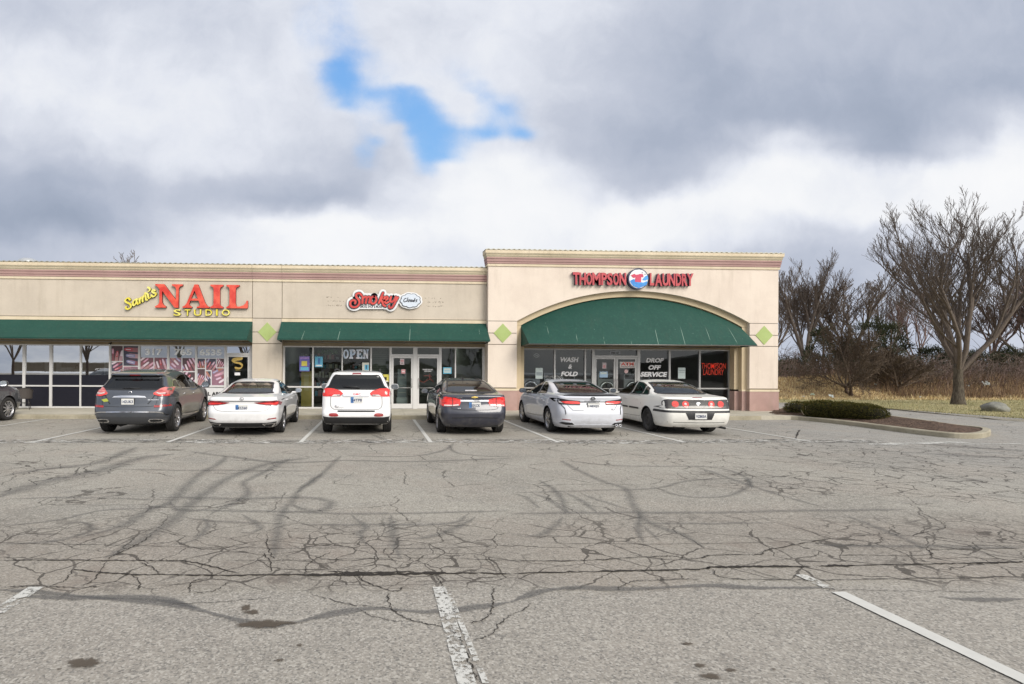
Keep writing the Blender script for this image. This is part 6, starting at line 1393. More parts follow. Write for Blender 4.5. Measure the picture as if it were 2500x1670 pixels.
    c.patch('rear', [(-.14, 1.515), (.14, 1.515), (.13, 1.54), (-.13, 1.54)], .010, 'brake_light', LDRED); h, _ = c.hit('rear', 0, 1.08); m = MB(); m.lathe([(.03, -.005), (.045, -.008), (.045, 0)], (0, 0, 0), 'y', 16); o = m.build('emblem', CHR, c.root); o.location = (0, h.y, 1.075)
    h, _ = c.hit('rear', 0, 1.2); m = MB(); m.tube([(.22, h.y - .02, 1.185), (0, h.y - .04, 1.19), (-.22, h.y - .02, 1.185)], .014, 6); m.build('wiper', BLK, c.root)
    for sg in (-1, 1):
        m = MB(); m.tube([(sg * .60, .95, 1.60), (sg * .60, 1.1, 1.655), (sg * .59, 1.9, 1.69), (sg * .57, 2.7, 1.64), (sg * .56, 2.8, 1.58)], .010, 6); m.build('roof_rail', ALLOY, c.root)
        c.patch('side', rpoly([(3.30, .40), (3.36, .68), (3.6, .85), (3.98, .85), (4.22, .68), (4.30, .40), (4.25, .40), (4.16, .64), (3.95, .79), (3.64, .79), (3.43, .64), (3.35, .40)], 2), .008, 'arch_trim', c.paint, None, sg)
    for sg in (-1, 1): c.patch('front', [(a * sg, b) for a, b in [(.45, .98), (.70, 1.02), (.86, 1.02), (.88, .94), (.70, .92)]][::sg], .012, 'headlight', LWH)
    c.cabin(INT_B, .62, (1.5, 2.45), 1.24, .62); c.mirror(3.35, 1.13, .24, .19, mat=BLK if full else None); return c
crossover('grey blue crossover with boomerang tail lights beside the pearl white sedan', (-6.34, 14.29, 0), R(2.9), car_paint('gunmetal_paint', (.055, .064, .082), .35, .2), 'six', True)
crossover('charcoal crossover partly out of frame with only its nose and front wheel showing', (-12.78, 14.5, 0), R(.5), car_paint('charcoal_paint', (.055, .058, .066), .45, .2), 'ten', False)
# ---------------------------------------------------------------- things in and on the shop windows
ZN = ((260, 830), 370 / 2348); ZA = ((0, 830), 300 / 2348); ZS = ((680, 830), 520 / 2348); ZLd = ((1260, 830), 540 / 2348)
YI = SF - .014
def zr(z, box, Y=YI):
    a = P(z[0][0] + box[0] * z[1], z[0][1] + box[3] * z[1], Y); b = P(z[0][0] + box[2] * z[1], z[0][1] + box[1] * z[1], Y); return a.x, b.x, a.z, b.z
FILMW = simple('white_film', (.66, .66, .67), .6, var=.06); DEC = simple('white_decal', (.78, .78, .80), .6, var=.05); GHOST = simple('frosted_decal', (.50, .54, .56), .5)
SK = [simple('print_skin_%d' % i, c_, .5, var=.25, scale=30) for i, c_ in enumerate([(.46, .25, .25), (.36, .16, .18), (.52, .32, .36), (.28, .10, .12), (.42, .18, .12)])]
NL = [simple('print_nail_%d' % i, c_, .3, var=.2, scale=30) for i, c_ in enumerate([(.62, .42, .55), (.50, .08, .10), (.75, .66, .72), (.30, .30, .50), (.66, .30, .42)])]
TB = [simple('print_ground_%d' % i, c_, .6, var=.4, scale=20) for i, c_ in enumerate([(.10, .06, .07), (.20, .10, .12), (.28, .15, .20), (.07, .07, .10)])]
def clip_rect(poly, x0, x1, z0, z1):
    for ax, lim, keep in ((0, x0, 1), (0, x1, -1), (1, z0, 1), (1, z1, -1)):
        out = []
        for i in range(len(poly)):
            a, b = poly[i - 1], poly[i]; ia, ib = (a[ax] - lim) * keep >= 0, (b[ax] - lim) * keep >= 0
            if ia != ib: t = (lim - a[ax]) / (b[ax] - a[ax]); out.append((a[0] + (b[0] - a[0]) * t, a[1] + (b[1] - a[1]) * t))
            if ib: out.append(b)
        poly = out
        if len(poly) < 3: return []
    return poly
def nail_tile(t, box, seed, ang, n, spread=8, tone=0):
    x0, x1, z0, z1 = box; rr = random.Random(seed); y = YI; inv = -Vector(t.location); m = MB()
    m.add([(x + inv.x, y + .004 + inv.y, z + inv.z) for x, z in ((x0, z0), (x1, z0), (x1, z1), (x0, z1))], [(0, 1, 2, 3)], 10 + rr.randrange(4))
    w = (x1 - x0); 
    for k in range(n):
        a = R(ang + rr.uniform(-spread, spread)); d = (math.cos(a), math.sin(a)); nn = (-d[1], d[0]); off = (k - (n - 1) / 2) * w / n * 1.25; hw = w / n * .44
        cx_, cz = (x0 + x1) / 2 + nn[0] * off, (z0 + z1) / 2 + nn[1] * off; l0, l1 = -w * 1.5, w * rr.uniform(.05, .4)
        def cap(l0, l1, hw, sq=1.): return [(cx_ + d[0] * (l1 - hw * sq) + hw * sq * d[0] * math.sin(q) + nn[0] * hw * math.cos(q), cz + d[1] * (l1 - hw * sq) + hw * sq * d[1] * math.sin(q) + nn[1] * hw * math.cos(q)) for q in [math.pi * j / 8 for j in range(9)]] + [(cx_ + d[0] * l0 - nn[0] * hw, cz + d[1] * l0 - nn[1] * hw), (cx_ + d[0] * l0 + nn[0] * hw, cz + d[1] * l0 + nn[1] * hw)]
        mi = (rr.randrange(5) + tone) % 5; fl = w * rr.uniform(.38, .6)
        for j, (poly, mt) in enumerate(((cap(l0, l1 + .00, hw * 1.12), 10 + rr.randrange(2)), (cap(l0, l1, hw), mi), (cap(l1 - fl * .9, l1 + hw * .9, hw * .72, 1.6), 5 + rr.randrange(5)), (cap(l1 - fl * .7, l1 + hw * .2, hw * .16, 1.2), 7))):
            q = clip_rect(poly, x0, x1, z0, z1)
            if len(q) > 2: yy = y + .0035 - .0002 * k - .001 * (j - 1); m.add([(a_ + inv.x, yy + inv.y, b_ + inv.z) for a_, b_ in q], [tuple(range(len(q)))], mt)
    return m.build('printed_photo', SK + NL + TB, t)
def poster(name, label, cat, box, mat, items=(), y=YI, group=None):
    x0, x1, z0, z1 = box; t = thing(name, label, cat, ((x0 + x1) / 2, y, z0), 0, group); w, h = x1 - x0, z1 - z0
    m = MB(); m.box(-w / 2, w / 2, .0, .003, 0, h); m.build('sheet', mat, t)
    for k, (nm, mt, a0, a1, b0, b1) in enumerate(items):
        m = MB(); m.box(-w / 2 + w * a0, -w / 2 + w * a1, -.0012 - .0003 * k, .001, h * b0, h * b1); m.build(nm, mt, t)
    return t
cfg = [(1, (75, 88, 497, 760), [((80, 90, 250, 325), 80, 3, 1), ((262, 90, 495, 400), 170, 3, 3), ((80, 342, 250, 490), 215, 4, 0), ((262, 415, 495, 560), 10, 3, 3), ((80, 505, 250, 700), 40, 4, 0)], 'Window film with dark rose manicure photos, leftmost of the four nail windows'),
       (2, (522, 88, 947, 760), [((528, 275, 727, 455), 40, 5, 0), ((740, 275, 940, 455), 105, 5, 3), ((528, 470, 727, 700), 130, 4, 2), ((740, 470, 940, 700), 60, 4, 2)], 'window film with striped manicure photos under the numbers 317'),
       (3, (972, 88, 1380, 760), [((980, 280, 1160, 480), 320, 4, 1), ((1175, 280, 1375, 480), 120, 5, 0), ((1195, 500, 1375, 700), 50, 4, 2), ((980, 500, 1180, 700), 200, 4, 2)], 'window film with mauve manicure photos under the numbers 765'),
       (4, (1403, 88, 1828, 712), [((1410, 290, 1525, 435), 100, 4, 1), ((1543, 290, 1695, 465), 60, 4, 2), ((1708, 290, 1820, 425), 70, 5, 1), ((1410, 450, 1525, 705), 60, 5, 2), ((1535, 485, 1615, 705), 300, 3, 2), ((1630, 440, 1820, 705), 210, 4, 2)], 'window film with pink and lilac manicure photos under the numbers 6535')]
for k, box, tiles, lab in cfg:
    x0, x1, z0, z1 = zr(ZN, box); t = thing('window_graphic', lab[0].lower() + lab[1:], 'window film', ((x0 + x1) / 2, YI, 1.05), 0, 'printed films in the nail salon windows'); inv = -Vector(t.location)
    zt = z1 if k == 1 else zr(ZN, (0, 268, 1, 300))[3]
    m = MB(); m.box(x0 + inv.x, x1 + inv.x, YI + .006 + inv.y, YI + .009 + inv.y, max(z0, 1.03) + inv.z, zt + inv.z); m.build('film', FILMW, t)
    for i, (b, an, n, tn) in enumerate(tiles):
        bb = list(zr(ZN, b)); bb[2] = max(bb[2], 1.05)
        if bb[3] > bb[2] + .05: nail_tile(t, bb, k * 10 + i, an, n, 9, tn)
    if k > 1:
        m = MB(); m.box(x0 + inv.x, x1 + inv.x, YI + .006 + inv.y, YI + .008 + inv.y, zt + .02 + inv.z, zr(ZN, (0, 120, 1, 125))[3] + .16 + inv.z)
t = thing('phone_number', 'frosted phone number 317 765 6535 across three nail salon windows', 'lettering', (-8, YI, 2.2)); inv = tuple(-Vector(t.location))
for s_, b in (('317', (600, 138, 862, 236)), ('765', (1045, 138, 1325, 236)), ('6535', (1438, 145, 1785, 238))):
    ztext(s_, b, *ZN, YI, (simple('digit_white', (.88, .90, .92), .5),), t, inv, 0, 0, .035, 'number')
t = thing('window_graphic', 'white panel reading NAIL ART below the lilac manicure photos', 'window film', (-6.6, YI, .2)); inv = tuple(-Vector(t.location)); x0, x1, z0, z1 = zr(ZN, (1403, 742, 1828, 938))
m = MB(); m.box(x0 + inv[0], x1 + inv[0], YI + inv[1], YI + .003 + inv[1], z0 + inv[2], z1 + inv[2]); m.build('film', FILMW, t); ztext('NAIL ART', (1422, 806, 1800, 864), *ZN, YI - .002, (SEAM,), t, inv, 0, 0, .045)
m = MB(); m.box(x0 + inv[0], x1 + inv[0], YI + inv[1], YI + .003 + inv[1], .2 + inv[2], z0 - .003 + inv[2]); m.build('dark_film', BLACKF, t)
for a, b in ((75, 497), (522, 947), (972, 1380)):
    x0, x1, z0, z1 = zr(ZN, (a, 742, b, 938)); t = thing('window_graphic', 'plain white film low in a nail salon window hidden behind the grey blue crossover', 'window film', ((x0 + x1) / 2, YI, .2), 0, 'lower films'); w = (x1 - x0) / 2
    m = MB(); m.box(-w, w, 0, .003, z0 - .2, z1 - .2); m.build('film', FILMW, t); m = MB(); m.box(-w, w, 0, .003, 0, z0 - .203); m.build('dark_film', BLACKF, t)
# door of the nail salon: gold S
t = thing('door_graphic', 'gold swirling letter S on the nail salon door', 'door lettering', (-5.5, YI, 1.5)); inv = tuple(-Vector(t.location))
strokes([(.08, [(2100, 280), (2050, 285), (1980, 290), (1950, 315), (1990, 345), (2060, 360), (2100, 390), (2090, 425), (2050, 440), (2000, 430)]), (.07, [(2090, 300), (2020, 310), (1970, 320)])], .1, YI, .002, *ZN, (simple('gold_print', (.60, .42, .12), .35, .4), GOLD), 'gold_letter', t, inv, .55, 60)
ztext('SPA', (2000, 450, 2070, 480), *ZN, YI, (GOLD,), t, inv); m = MB(); bx_ = zr(ZN, (1985, 505, 2070, 548)); m.box(bx_[0] + inv[0], bx_[1] + inv[0], inv[1] + YI - .001, inv[1] + YI, bx_[2] + inv[2], bx_[3] + inv[2]); m.build('white_label', DEC, t)
# things on the window counter in the left nail windows
CP = simple('paper_white', (.70, .73, .72), .7, var=.08, bump=1, bscale=18); CT = simple('counter_laminate', (.55, .56, .55), .4)
YC = 22.75
m = MB(); m.box(-13.6, -10.1, 22.4, 23.2, .15, 1.44); t = thing('counter', 'pale counter inside the nail salon windows with white rolls and boxes on it', 'counter', (-11.8, 22.8, .146)); inv = -Vector(t.location)
m = MB(); m.box(-13.5 + inv.x, -9.95 + inv.x, 22.42 + inv.y, 23.1 + inv.y, 1.395 + inv.z, 1.44 + inv.z); m.build('worktop', CT, t); m = MB(); m.box(-13.45 + inv.x, -10.0 + inv.x, 22.5 + inv.y, 23.05 + inv.y, 0, 1.395 + inv.z); m.build('cabinet', INT_B, t)
def onc(name, label, cat, zbox, kind, grp=None):
    x0, x1, z0, z1 = zr(ZA, zbox, YC); z1 = max(z1, 1.5); t = thing(name, label, cat, ((x0 + x1) / 2, YC, 1.44), 0, grp); w = (x1 - x0) / 2; h = z1 - 1.44; m = MB()
    if kind == 'roll': m.lathe([(0, 0), (w, 0), (w, h), (w * .25, h), (w * .25, h - .03), (0, h - .03)], (0, 0, 0), 'z', 20); m.build('paper', CP, t)
    else:
        m.box(-w, w, -w * .8, w * .8, 0, h * .86); m.build('box_body', CP, t); m = MB(); m.box(-w * 1.05, w * 1.05, -w * .85, w * .85, h * .862, h); m.build('lid', CP, t)
onc('paper_roll', 'shorter white paper roll on the nail salon window counter', 'paper roll', (858, 415, 935, 640), 'roll'); onc('paper_roll', 'tall lumpy white paper roll on the nail salon counter beside the boxes', 'paper roll', (1078, 372, 1170, 640), 'roll')
for b, l in (((1185, 530, 1290, 640), 'white carton beside the tall paper roll on the nail salon counter'), ((1302, 525, 1402, 640), 'white carton just left of the handbag on the nail salon counter'), ((780, 580, 860, 640), 'low white carton left of the shorter paper roll'), ((1580, 575, 1680, 645), 'low white carton right of the handbag, last on the counter')): onc('box', l, 'carton', b, 'box', 'white cartons on the salon counter')
x0, x1, z0, z1 = zr(ZA, (1415, 565, 1530, 640), YC); t = thing('handbag', 'pale handbag with a dark curved handle on the nail salon counter', 'handbag', ((x0 + x1) / 2, YC, 1.44)); w = (x1 - x0) / 2
m = MB(); m.add([(-w, -.1, 0), (w, -.1, 0), (w, .1, 0), (-w, .1, 0), (-w * .85, -.04, .2), (w * .85, -.04, .2), (w * .85, .04, .2), (-w * .85, .04, .2)], [(0, 1, 5, 4), (1, 2, 6, 5), (2, 3, 7, 6), (3, 0, 4, 7), (4, 5, 6, 7), (0, 3, 2, 1)]); m.build('bag_body', CP, t, bevel=.02)
m = MB(); m.tube([(w * .65 * math.cos(math.pi * k / 10), 0, .19 + .17 * math.sin(math.pi * k / 10)) for k in range(11)], .012, 6); m.build('handle', BLK, t)
x0, x1, z0, z1 = zr(ZA, (1985, 110, 2090, 665), 22.5); t = thing('curtain', 'pale hanging curtain at the end of the nail salon counter', 'curtain', ((x0 + x1) / 2, 22.5, 1.0)); m = MB(); K = 24
m.add([v for i in range(K + 1) for v in ((x0 - (x0 + x1) / 2 + (x1 - x0) * i / K, .02 * math.sin(i * 1.6), .1), (x0 - (x0 + x1) / 2 + (x1 - x0) * i / K, .015 * math.sin(i * 1.6), 1.75))], [(2 * i, 2 * i + 2, 2 * i + 3, 2 * i + 1) for i in range(K)], 0, True); m.build('cloth', CP, t)
# smoke shop
t = thing('open_sign', 'white block lettering OPEN in the third smoke shop window', 'lettering', (-.8, YI, 2.2)); inv = tuple(-Vector(t.location))
def slab(ch):
    if ch == 'O': e = lambda rx, ry: [(.5 + rx * math.cos(6.2832 * k / 24), .5 + ry * math.sin(6.2832 * k / 24)) for k in range(24)]; return [e(.5, .5), e(.20, .30)]
    if ch == 'P': return [[(0, 0), (.62, 0), (.62, .14), (.50, .14), (.50, .38), (.72, .38), (.92, .48), (1, .70), (.92, .9), (.72, 1), (0, 1), (0, .86), (.12, .86), (.12, .14), (0, .14)], [(.50, .52), (.62, .55), (.66, .70), (.62, .83), (.50, .86)]]
    if ch == 'E': return [[(0, 0), (1, 0), (1, .32), (.86, .32), (.78, .16), (.50, .16), (.50, .43), (.62, .43), (.62, .34), (.74, .34), (.74, .66), (.62, .66), (.62, .57), (.50, .57), (.50, .84), (.78, .84), (.86, .70), (1, .70), (1, 1), (0, 1), (0, .86), (.12, .86), (.12, .14), (0, .14)]]
    return [[(0, 0), (.42, 0), (.42, .14), (.30, .14), (.30, .58), (.66, 0), (.88, 0), (.88, .86), (1, .86), (1, 1), (.60, 1), (.60, .86), (.70, .86), (.70, .46), (.36, 1), (0, 1), (0, .86), (.12, .86), (.12, .14), (0, .14)]]
t_m = glossy_paint('iridescent_white', (.50, .64, .82), (.92, .90, .94), .4)
for ch, x0, x1 in (('O', 712, 775), ('P', 778, 850), ('E', 856, 925), ('N', 930, 994)):
    a = zr(ZS, (x0, 104, x1, 206)); fit(curve_mesh(slab(ch)), a[0], a[1], a[2], a[3], YI, YI, 0, 'block_letter', (t_m,), t, inv)
t = thing('faded_lettering', 'faded green mirrored lettering on the second smoke shop window', 'lettering', (-2, YI + .1, 2.3)); inv = tuple(-Vector(t.location)); ztext('SUPERKA', (425, 106, 655, 152), *ZS, YI + .1, (simple('dull_green', (.06, .12, .05), .7),), t, inv, 0, 0, .03, mirror=True)
PUR = simple('violet_print', (.14, .12, .40), .5, var=.4, scale=9); PBL = simple('sky_blue_print', (.12, .42, .60), .5, var=.3, scale=9); CRM = simple('cream_card', (.62, .62, .55), .6); YEL = simple('yellow_print', (.62, .55, .10), .6, var=.3, scale=20); PNK = simple('pink_print', (.60, .30, .32), .6, var=.3, scale=20); PAP = simple('pale_paper', (.52, .60, .60), .7, var=.1, scale=14)
poster('poster', 'violet and blue poster in the first smoke shop window', 'poster', zr(ZS, (230, 180, 343, 345)), PUR, [('print', YEL, .2, .75, .35, .68), ('print', PBL, .1, .9, .06, .28), ('print', simple('lilac_print', (.35, .22, .55), .5), .05, .95, .82, .96)])
poster('poster', 'sky blue square poster with a dark flask in the second smoke shop window', 'poster', zr(ZS, (401, 184, 488, 298)), PBL, [('print', PLB, .38, .68, .3, .85), ('print', DEC, .1, .9, .08, .2)])
poster('notice', 'cream card with a dark numeral in the third smoke shop window', 'notice', zr(ZS, (922, 250, 998, 345)), CRM, [('print', PBL, .35, .95, .15, .75), ('print', PLD, .55, .68, .25, .7)])
poster('notice', 'yellow flyer left of the smoke shop doors', 'notice', zr(ZS, (1140, 380, 1216, 462)), YEL, [('print', SEAM, .35, .7, .25, .65), ('print', DEC, .1, .9, .02, .15)])
poster('notice', 'small pink and white notice high on the left smoke shop door', 'notice', zr(ZS, (1340, 208, 1386, 272)), simple('pinkish_paper', (.60, .50, .52), .6), [('print', PNK, .15, .85, .5, .8), ('print', SEAM, .2, .8, .2, .3)])
poster('sticker', 'round pink sticker on the left smoke shop door', 'sticker', zr(ZS, (1354, 324, 1398, 370)), PNK, [('print', DEC, .2, .8, .45, .6)])
poster('notice', 'pale blue framed sign in the window right of the smoke shop doors', 'notice', zr(ZS, (1814, 302, 1908, 372)), PBL, [('print', PAP, .1, .9, .15, .85), ('print', PBL, .2, .8, .4, .5)])
t = thing('door_lettering', 'small dark word lettering across the left smoke shop door', 'lettering', (1, YI, 1.8)); inv = tuple(-Vector(t.location)); ztext('SALEM\'S', (1285, 372, 1410, 390), *ZS, YI, (BLK,), t, inv, 0, 0, .02)
t = thing('door_lettering', 'two short lines of white lettering on the right smoke shop door', 'lettering', (2, YI, 1.8)); inv = tuple(-Vector(t.location)); ztext('SMOKEY CLOUDS', (1588, 320, 1702, 332), *ZS, YI, (DEC,), t, inv, 0, 0, .02); ztext('OPEN DAILY', (1605, 339, 1688, 350), *ZS, YI, (DEC,), t, inv, 0, 0, .02)
t = thing('neon_sign', 'small unlit red neon hanging behind the right smoke shop door', 'neon sign', (2, 22.3, 1.7)); inv = tuple(-Vector(t.location)); strokes([[(1605, 398), (1640, 394), (1685, 402)], [(1668, 370), (1668, 425)], [(1550, 440), (1600, 465), (1665, 430), (1710, 465)]], .02, 22.3, .02, *ZS, (REDF, REDS), 'neon_tube', t, inv)
# furniture inside
x0, x1, z0, z1 = zr(ZS, (250, 345, 368, 480), 23.2); t = thing('display_cabinet', 'yellow display cabinet inside the first smoke shop window', 'cabinet', ((x0 + x1) / 2, 23.4, .146)); w = (x1 - x0) / 2; h = z1 - .146
YC2 = simple('yellow_laminate', (.55, .42, .10), .5); m = MB(); m.box(-w, w, -.2, .25, 0, h); m.build('case', YC2, t); m = MB(); m.box(-w * .45, w * .4, -.206, -.2, h * .45, h * .9); m.build('door_panel', simple('pale_yellow', (.62, .52, .22), .5), t)
x0, x1, z0, z1 = zr(ZS, (1310, 322, 1412, 745), 22.8); t = thing('display_tower', 'pale glass fronted display tower inside the left smoke shop door', 'cabinet', ((x0 + x1) / 2, 23.0, .146)); w = (x1 - x0) / 2
GRYC = simple('grey_blue_laminate', (.28, .33, .36), .5); m = MB(); m.box(-w, w, -.2, .2, 0, z1 - .146); m.build('case', GRYC, t); m = MB()
for k in range(5): m.box(-w * .8, w * .8, -.22, -.2, .3 + k * .3, .32 + k * .3)
m.build('shelf', CRM, t); m = MB(); m.box(-w * 1.25, w * 1.1, -.5, -.22, 0, .42); m.build('base_box', simple('white_laminate', (.48, .53, .54), .5), t)
t = thing('slatwall', 'dark horizontal slat panel behind the fourth smoke shop window', 'shop fitting', (.1, 22.4, .146)); m = MB()
for k in range(22): m.box(-.37, .35, 0, .03, .85 + k * .075, .85 + k * .075 + .062)
m.build('slats', simple('grey_green_slat', (.085, .10, .08), .6), t); m = MB(); m.box(-.37, .35, .031, .05, 0, 2.5); m.build('back_panel', INT_B, t)
for i, (xa, xb) in enumerate(((-3.6, -1.6), (-1.3, -.35))):
    t = thing('shelf_unit', ['dark wall shelves behind the violet poster', 'dark low shelves behind the third smoke shop window'][i], 'shelves', ((xa + xb) / 2, 25.5, .146)); w = (xb - xa) / 2
    m = MB(); m.box(-w, w, .2, .25, 0, 2.2); m.build('back_panel', simple('dark_wood_%d' % i, (.07, .06, .045), .6), t)
    for k in range(5): m = MB(); m.box(-w, w, -.15, .2, .3 + .42 * k, .33 + .42 * k); m.build('shelf', simple('shelf_%d%d' % (i, k), (.13, .12, .10), .6), t)
    rr = random.Random(i)
    for k in range(5):
        m = MB(); x = -w + .05
        while x < w - .15: bw = rr.uniform(.06, .16); m.box(x, x + bw, -.1, .1, .331 + .42 * k, .331 + .42 * k + rr.uniform(.1, .28), rr.randrange(4)); x += bw + rr.uniform(.01, .08)
        o = m.build('goods', [CRM, PBL, PNK, GRYC], t); o['kind'] = 'stuff'
LAMP = NT('lit_ceiling_tube'); LAMP.bsdf((.8, .8, .8), .5, emit=(.95, 1, .95), estr=16.0)
def clamp_light(x, y, lab, w=.6, n=1):
    t = thing('ceiling_light', lab, 'ceiling light', (x, y, 3.06)); m = MB(); m.box(-w, w, -.07, .07, 0, .03); m.build('housing', CRM, t); m = MB(); m.box(-w + .03, w - .03, -.05, .05, -.02, -.001); m.build('diffuser', LAMP.mat, t)
clamp_light(-2.6, 27.5, 'lit tube seen high in the first two smoke shop windows'); clamp_light(2.0, 28.5, 'lit tube seen above the right smoke shop door', .5); clamp_light(3.6, 30.0, 'lit tube far inside the last smoke shop window', .35); clamp_light(-8, 28, 'lit tube deep inside the nail salon'); clamp_light(10, 29, 'lit tube deep inside the laundry')
# laundry
def ltext(lines, lab):
    a = zr(ZLd, lines[0][1]); t = thing('window_lettering', lab, 'lettering', ((a[0] + a[1]) / 2, YI, 1.6)); inv = tuple(-Vector(t.location))
    for s_, b in lines: ztext(s_, b, *ZLd, YI, (DEC,), t, inv, 0, .22, .045)
ltext([('WASH', (470, 183, 665, 235)), ('&', (553, 258, 595, 305)), ('FOLD', (475, 336, 655, 384))], 'white slanted lettering WASH & FOLD left of the laundry doors')
ltext([('DROP', (1378, 192, 1568, 240)), ('OFF', (1405, 268, 1540, 316)), ('SERVICE', (1318, 340, 1607, 390))], 'white slanted lettering DROP OFF SERVICE right of the laundry doors')
t = thing('neon_sign', 'red neon reading THOMPSON LAUNDRY in the last laundry window', 'neon sign', (13.7, YI, 1.9)); inv = tuple(-Vector(t.location)); NEON = NT('red_neon'); NEON.bsdf((.7, .05, .02), .4, emit=(1, .06, .02), estr=.35)
ztext('THOMPSON', (1968, 246, 2228, 306), *ZLd, YI + .05, (NEON.mat,), t, inv, 0, .1, .005); ztext('LAUNDRY', (1985, 312, 2207, 372), *ZLd, YI + .05, (NEON.mat,), t, inv, 0, .1, .005)
poster('notice', 'pale paper notice taped in the first laundry window', 'notice', zr(ZLd, (206, 297, 283, 412)), PAP, [('print', GRYC, .1, .9, .3, .6)]); poster('notice', 'pale paper notice taped left of the red neon in the laundry', 'notice', zr(ZLd, (1719, 294, 1797, 410)), PAP, [('print', GRYC, .1, .9, .72, .78), ('print', GRYC, .1, .8, .55, .6)])
poster('notice', 'small pink edged notice high on the left laundry door', 'notice', zr(ZLd, (916, 240, 958, 303)), simple('pinkish_paper_2', (.58, .50, .52), .6), [('print', PNK, .2, .8, .1, .6)]); poster('notice', 'pale blue notice low on the left laundry door', 'notice', zr(ZLd, (886, 336, 973, 398)), simple('blue_paper', (.30, .44, .60), .6), [('print', PAP, .1, .9, .55, .9)])
t = poster('atm_sign', 'white sign with red letters ATM on the right laundry door', 'sign', zr(ZLd, (1100, 232, 1262, 298)), simple('sign_white', (.66, .64, .62), .5)); inv = tuple(-Vector(t.location))
ztext('ATM', (1112, 238, 1250, 272), *ZLd, YI - .003, (REDF,), t, inv, 0, 0, .05); ztext('AVAILABLE INSIDE', (1108, 279, 1254, 292), *ZLd, YI - .003, (REDS,), t, inv, 0, 0, .02)
a = zr(ZLd, (1148, 313, 1190, 353)); t = thing('sticker', 'round pink sticker under the ATM sign', 'sticker', ((a[0] + a[1]) / 2, YI, (a[2] + a[3]) / 2)); m = MB(); m.lathe([(0, 0), ((a[1] - a[0]) / 2, 0)], (0, 0, 0), 'y', 20); m.build('disc', simple('pale_pink', (.62, .42, .42), .6), t)
t = thing('address_lettering', 'small dark address numbers on the pane above the laundry doors', 'lettering', (9.6, YI, 2.4)); inv = tuple(-Vector(t.location)); a = zr(ZLd, (995, 118, 1108, 150)); m = MB(); m.box(a[0] + inv[0], a[1] + inv[0], .002, .004, a[2] + inv[2], a[3] + inv[2]); m.build('plate', simple('grey_plate', (.35, .37, .40), .5), t); ztext('5405 107', (1010, 130, 1095, 146), *ZLd, YI - .003, (BLK,), t, inv, 0, 0, .03)
t = thing('window_lettering', 'faint round white mark in the top of the first laundry window', 'lettering', (6.4, YI, 2.3)); inv = tuple(-Vector(t.location)); strokes([[(185, 165), (215, 145), (245, 165), (215, 185), (185, 165)], [(200, 160), (230, 168)]], .022, YI, .001, *ZLd, (GHOST, GHOST), 'lettering', t, inv)
WSH = simple('washer_steel', (.35, .36, .37), .4, .5)
def washer(x, y, lab):
    t = thing('washing_machine', lab, 'washing machine', (x, y, .146), 0, 'front loading washers inside the laundry')
    m = MB(); m.box(-.42, .42, 0, .8, 0, 1.45); m.build('cabinet', WSH, t, bevel=.02); m = MB(); m.lathe([(.22, -.02), (.25, -.05), (.32, -.05), (.34, 0)], (0, 0, .78), 'y', 28); m.build('door_ring', CHR, t); m = MB(); m.lathe([(0, -.035), (.21, -.03)], (0, 0, .78), 'y', 24); m.build('door_glass', simple('washer_glass', (.02, .02, .025), .1), t); m = MB(); m.box(-.36, .36, -.015, -.001, 1.2, 1.38); m.build('control_panel', INT_B, t); return t
for i, x in enumerate((6.6, 7.6, 8.9, 9.95, 11.1, 12.2)): washer(x, 23.6, ['washing machine nearest the left end of the laundry, beside the first notice', 'washing machine behind the WASH & FOLD lettering', 'washing machine seen through the left laundry door', 'washing machine seen through the right laundry door', 'washing machine behind the DROP OFF SERVICE lettering', 'washing machine behind the notice left of the red neon'][i])
# chair on the walk
t = thing('patio_chair', 'dark woven patio chair with round back standing on the walk by the salon', 'chair', (-13.2, 21.2, .142), R(205)); WIC = simple('woven_resin', (.065, .055, .05), .7, var=.5, scale=60, bump=1, bscale=90); TBE = simple('dark_tube', (.05, .045, .045), .4, .4)
m = MB(); K = 24; vs = []
for i in range(K + 1):
    a = R(200) - R(220) * i / K; r_ = .27; h = .80 if .25 < i / K < .75 else .66 + .14 * math.sin(math.pi * i / K)
    vs += [(r_ * math.cos(a), r_ * math.sin(a), .43), (r_ * 1.06 * math.cos(a), r_ * 1.06 * math.sin(a), h)]
m.add(vs, [(2 * i, 2 * i + 2, 2 * i + 3, 2 * i + 1) for i in range(K)], 0, True); m.build('backrest', WIC, t)
m = MB(); m.tube([vs[2 * i + 1] for i in range(K + 1)], .018, 6); m.build('armrest', TBE, t)
m = MB(); m.lathe([(0, .44), (.26, .44), (.275, .42), (.26, .40), (0, .40)], (0, 0, 0), 'z', 24); m.build('seat', WIC, t)
for a in (45, 135, 225, 315):
    m = MB(); m.tube([(.22 * math.cos(R(a)), .22 * math.sin(R(a)), .42), (.29 * math.cos(R(a)), .29 * math.sin(R(a)), 0)], .013, 6); m.build('leg', TBE, t)
m = MB(); m.tube([(.245 * math.cos(R(a)), .245 * math.sin(R(a)), .24) for a in (45, 135, 225, 315, 405)], .009, 5); m.build('stretcher', TBE, t)
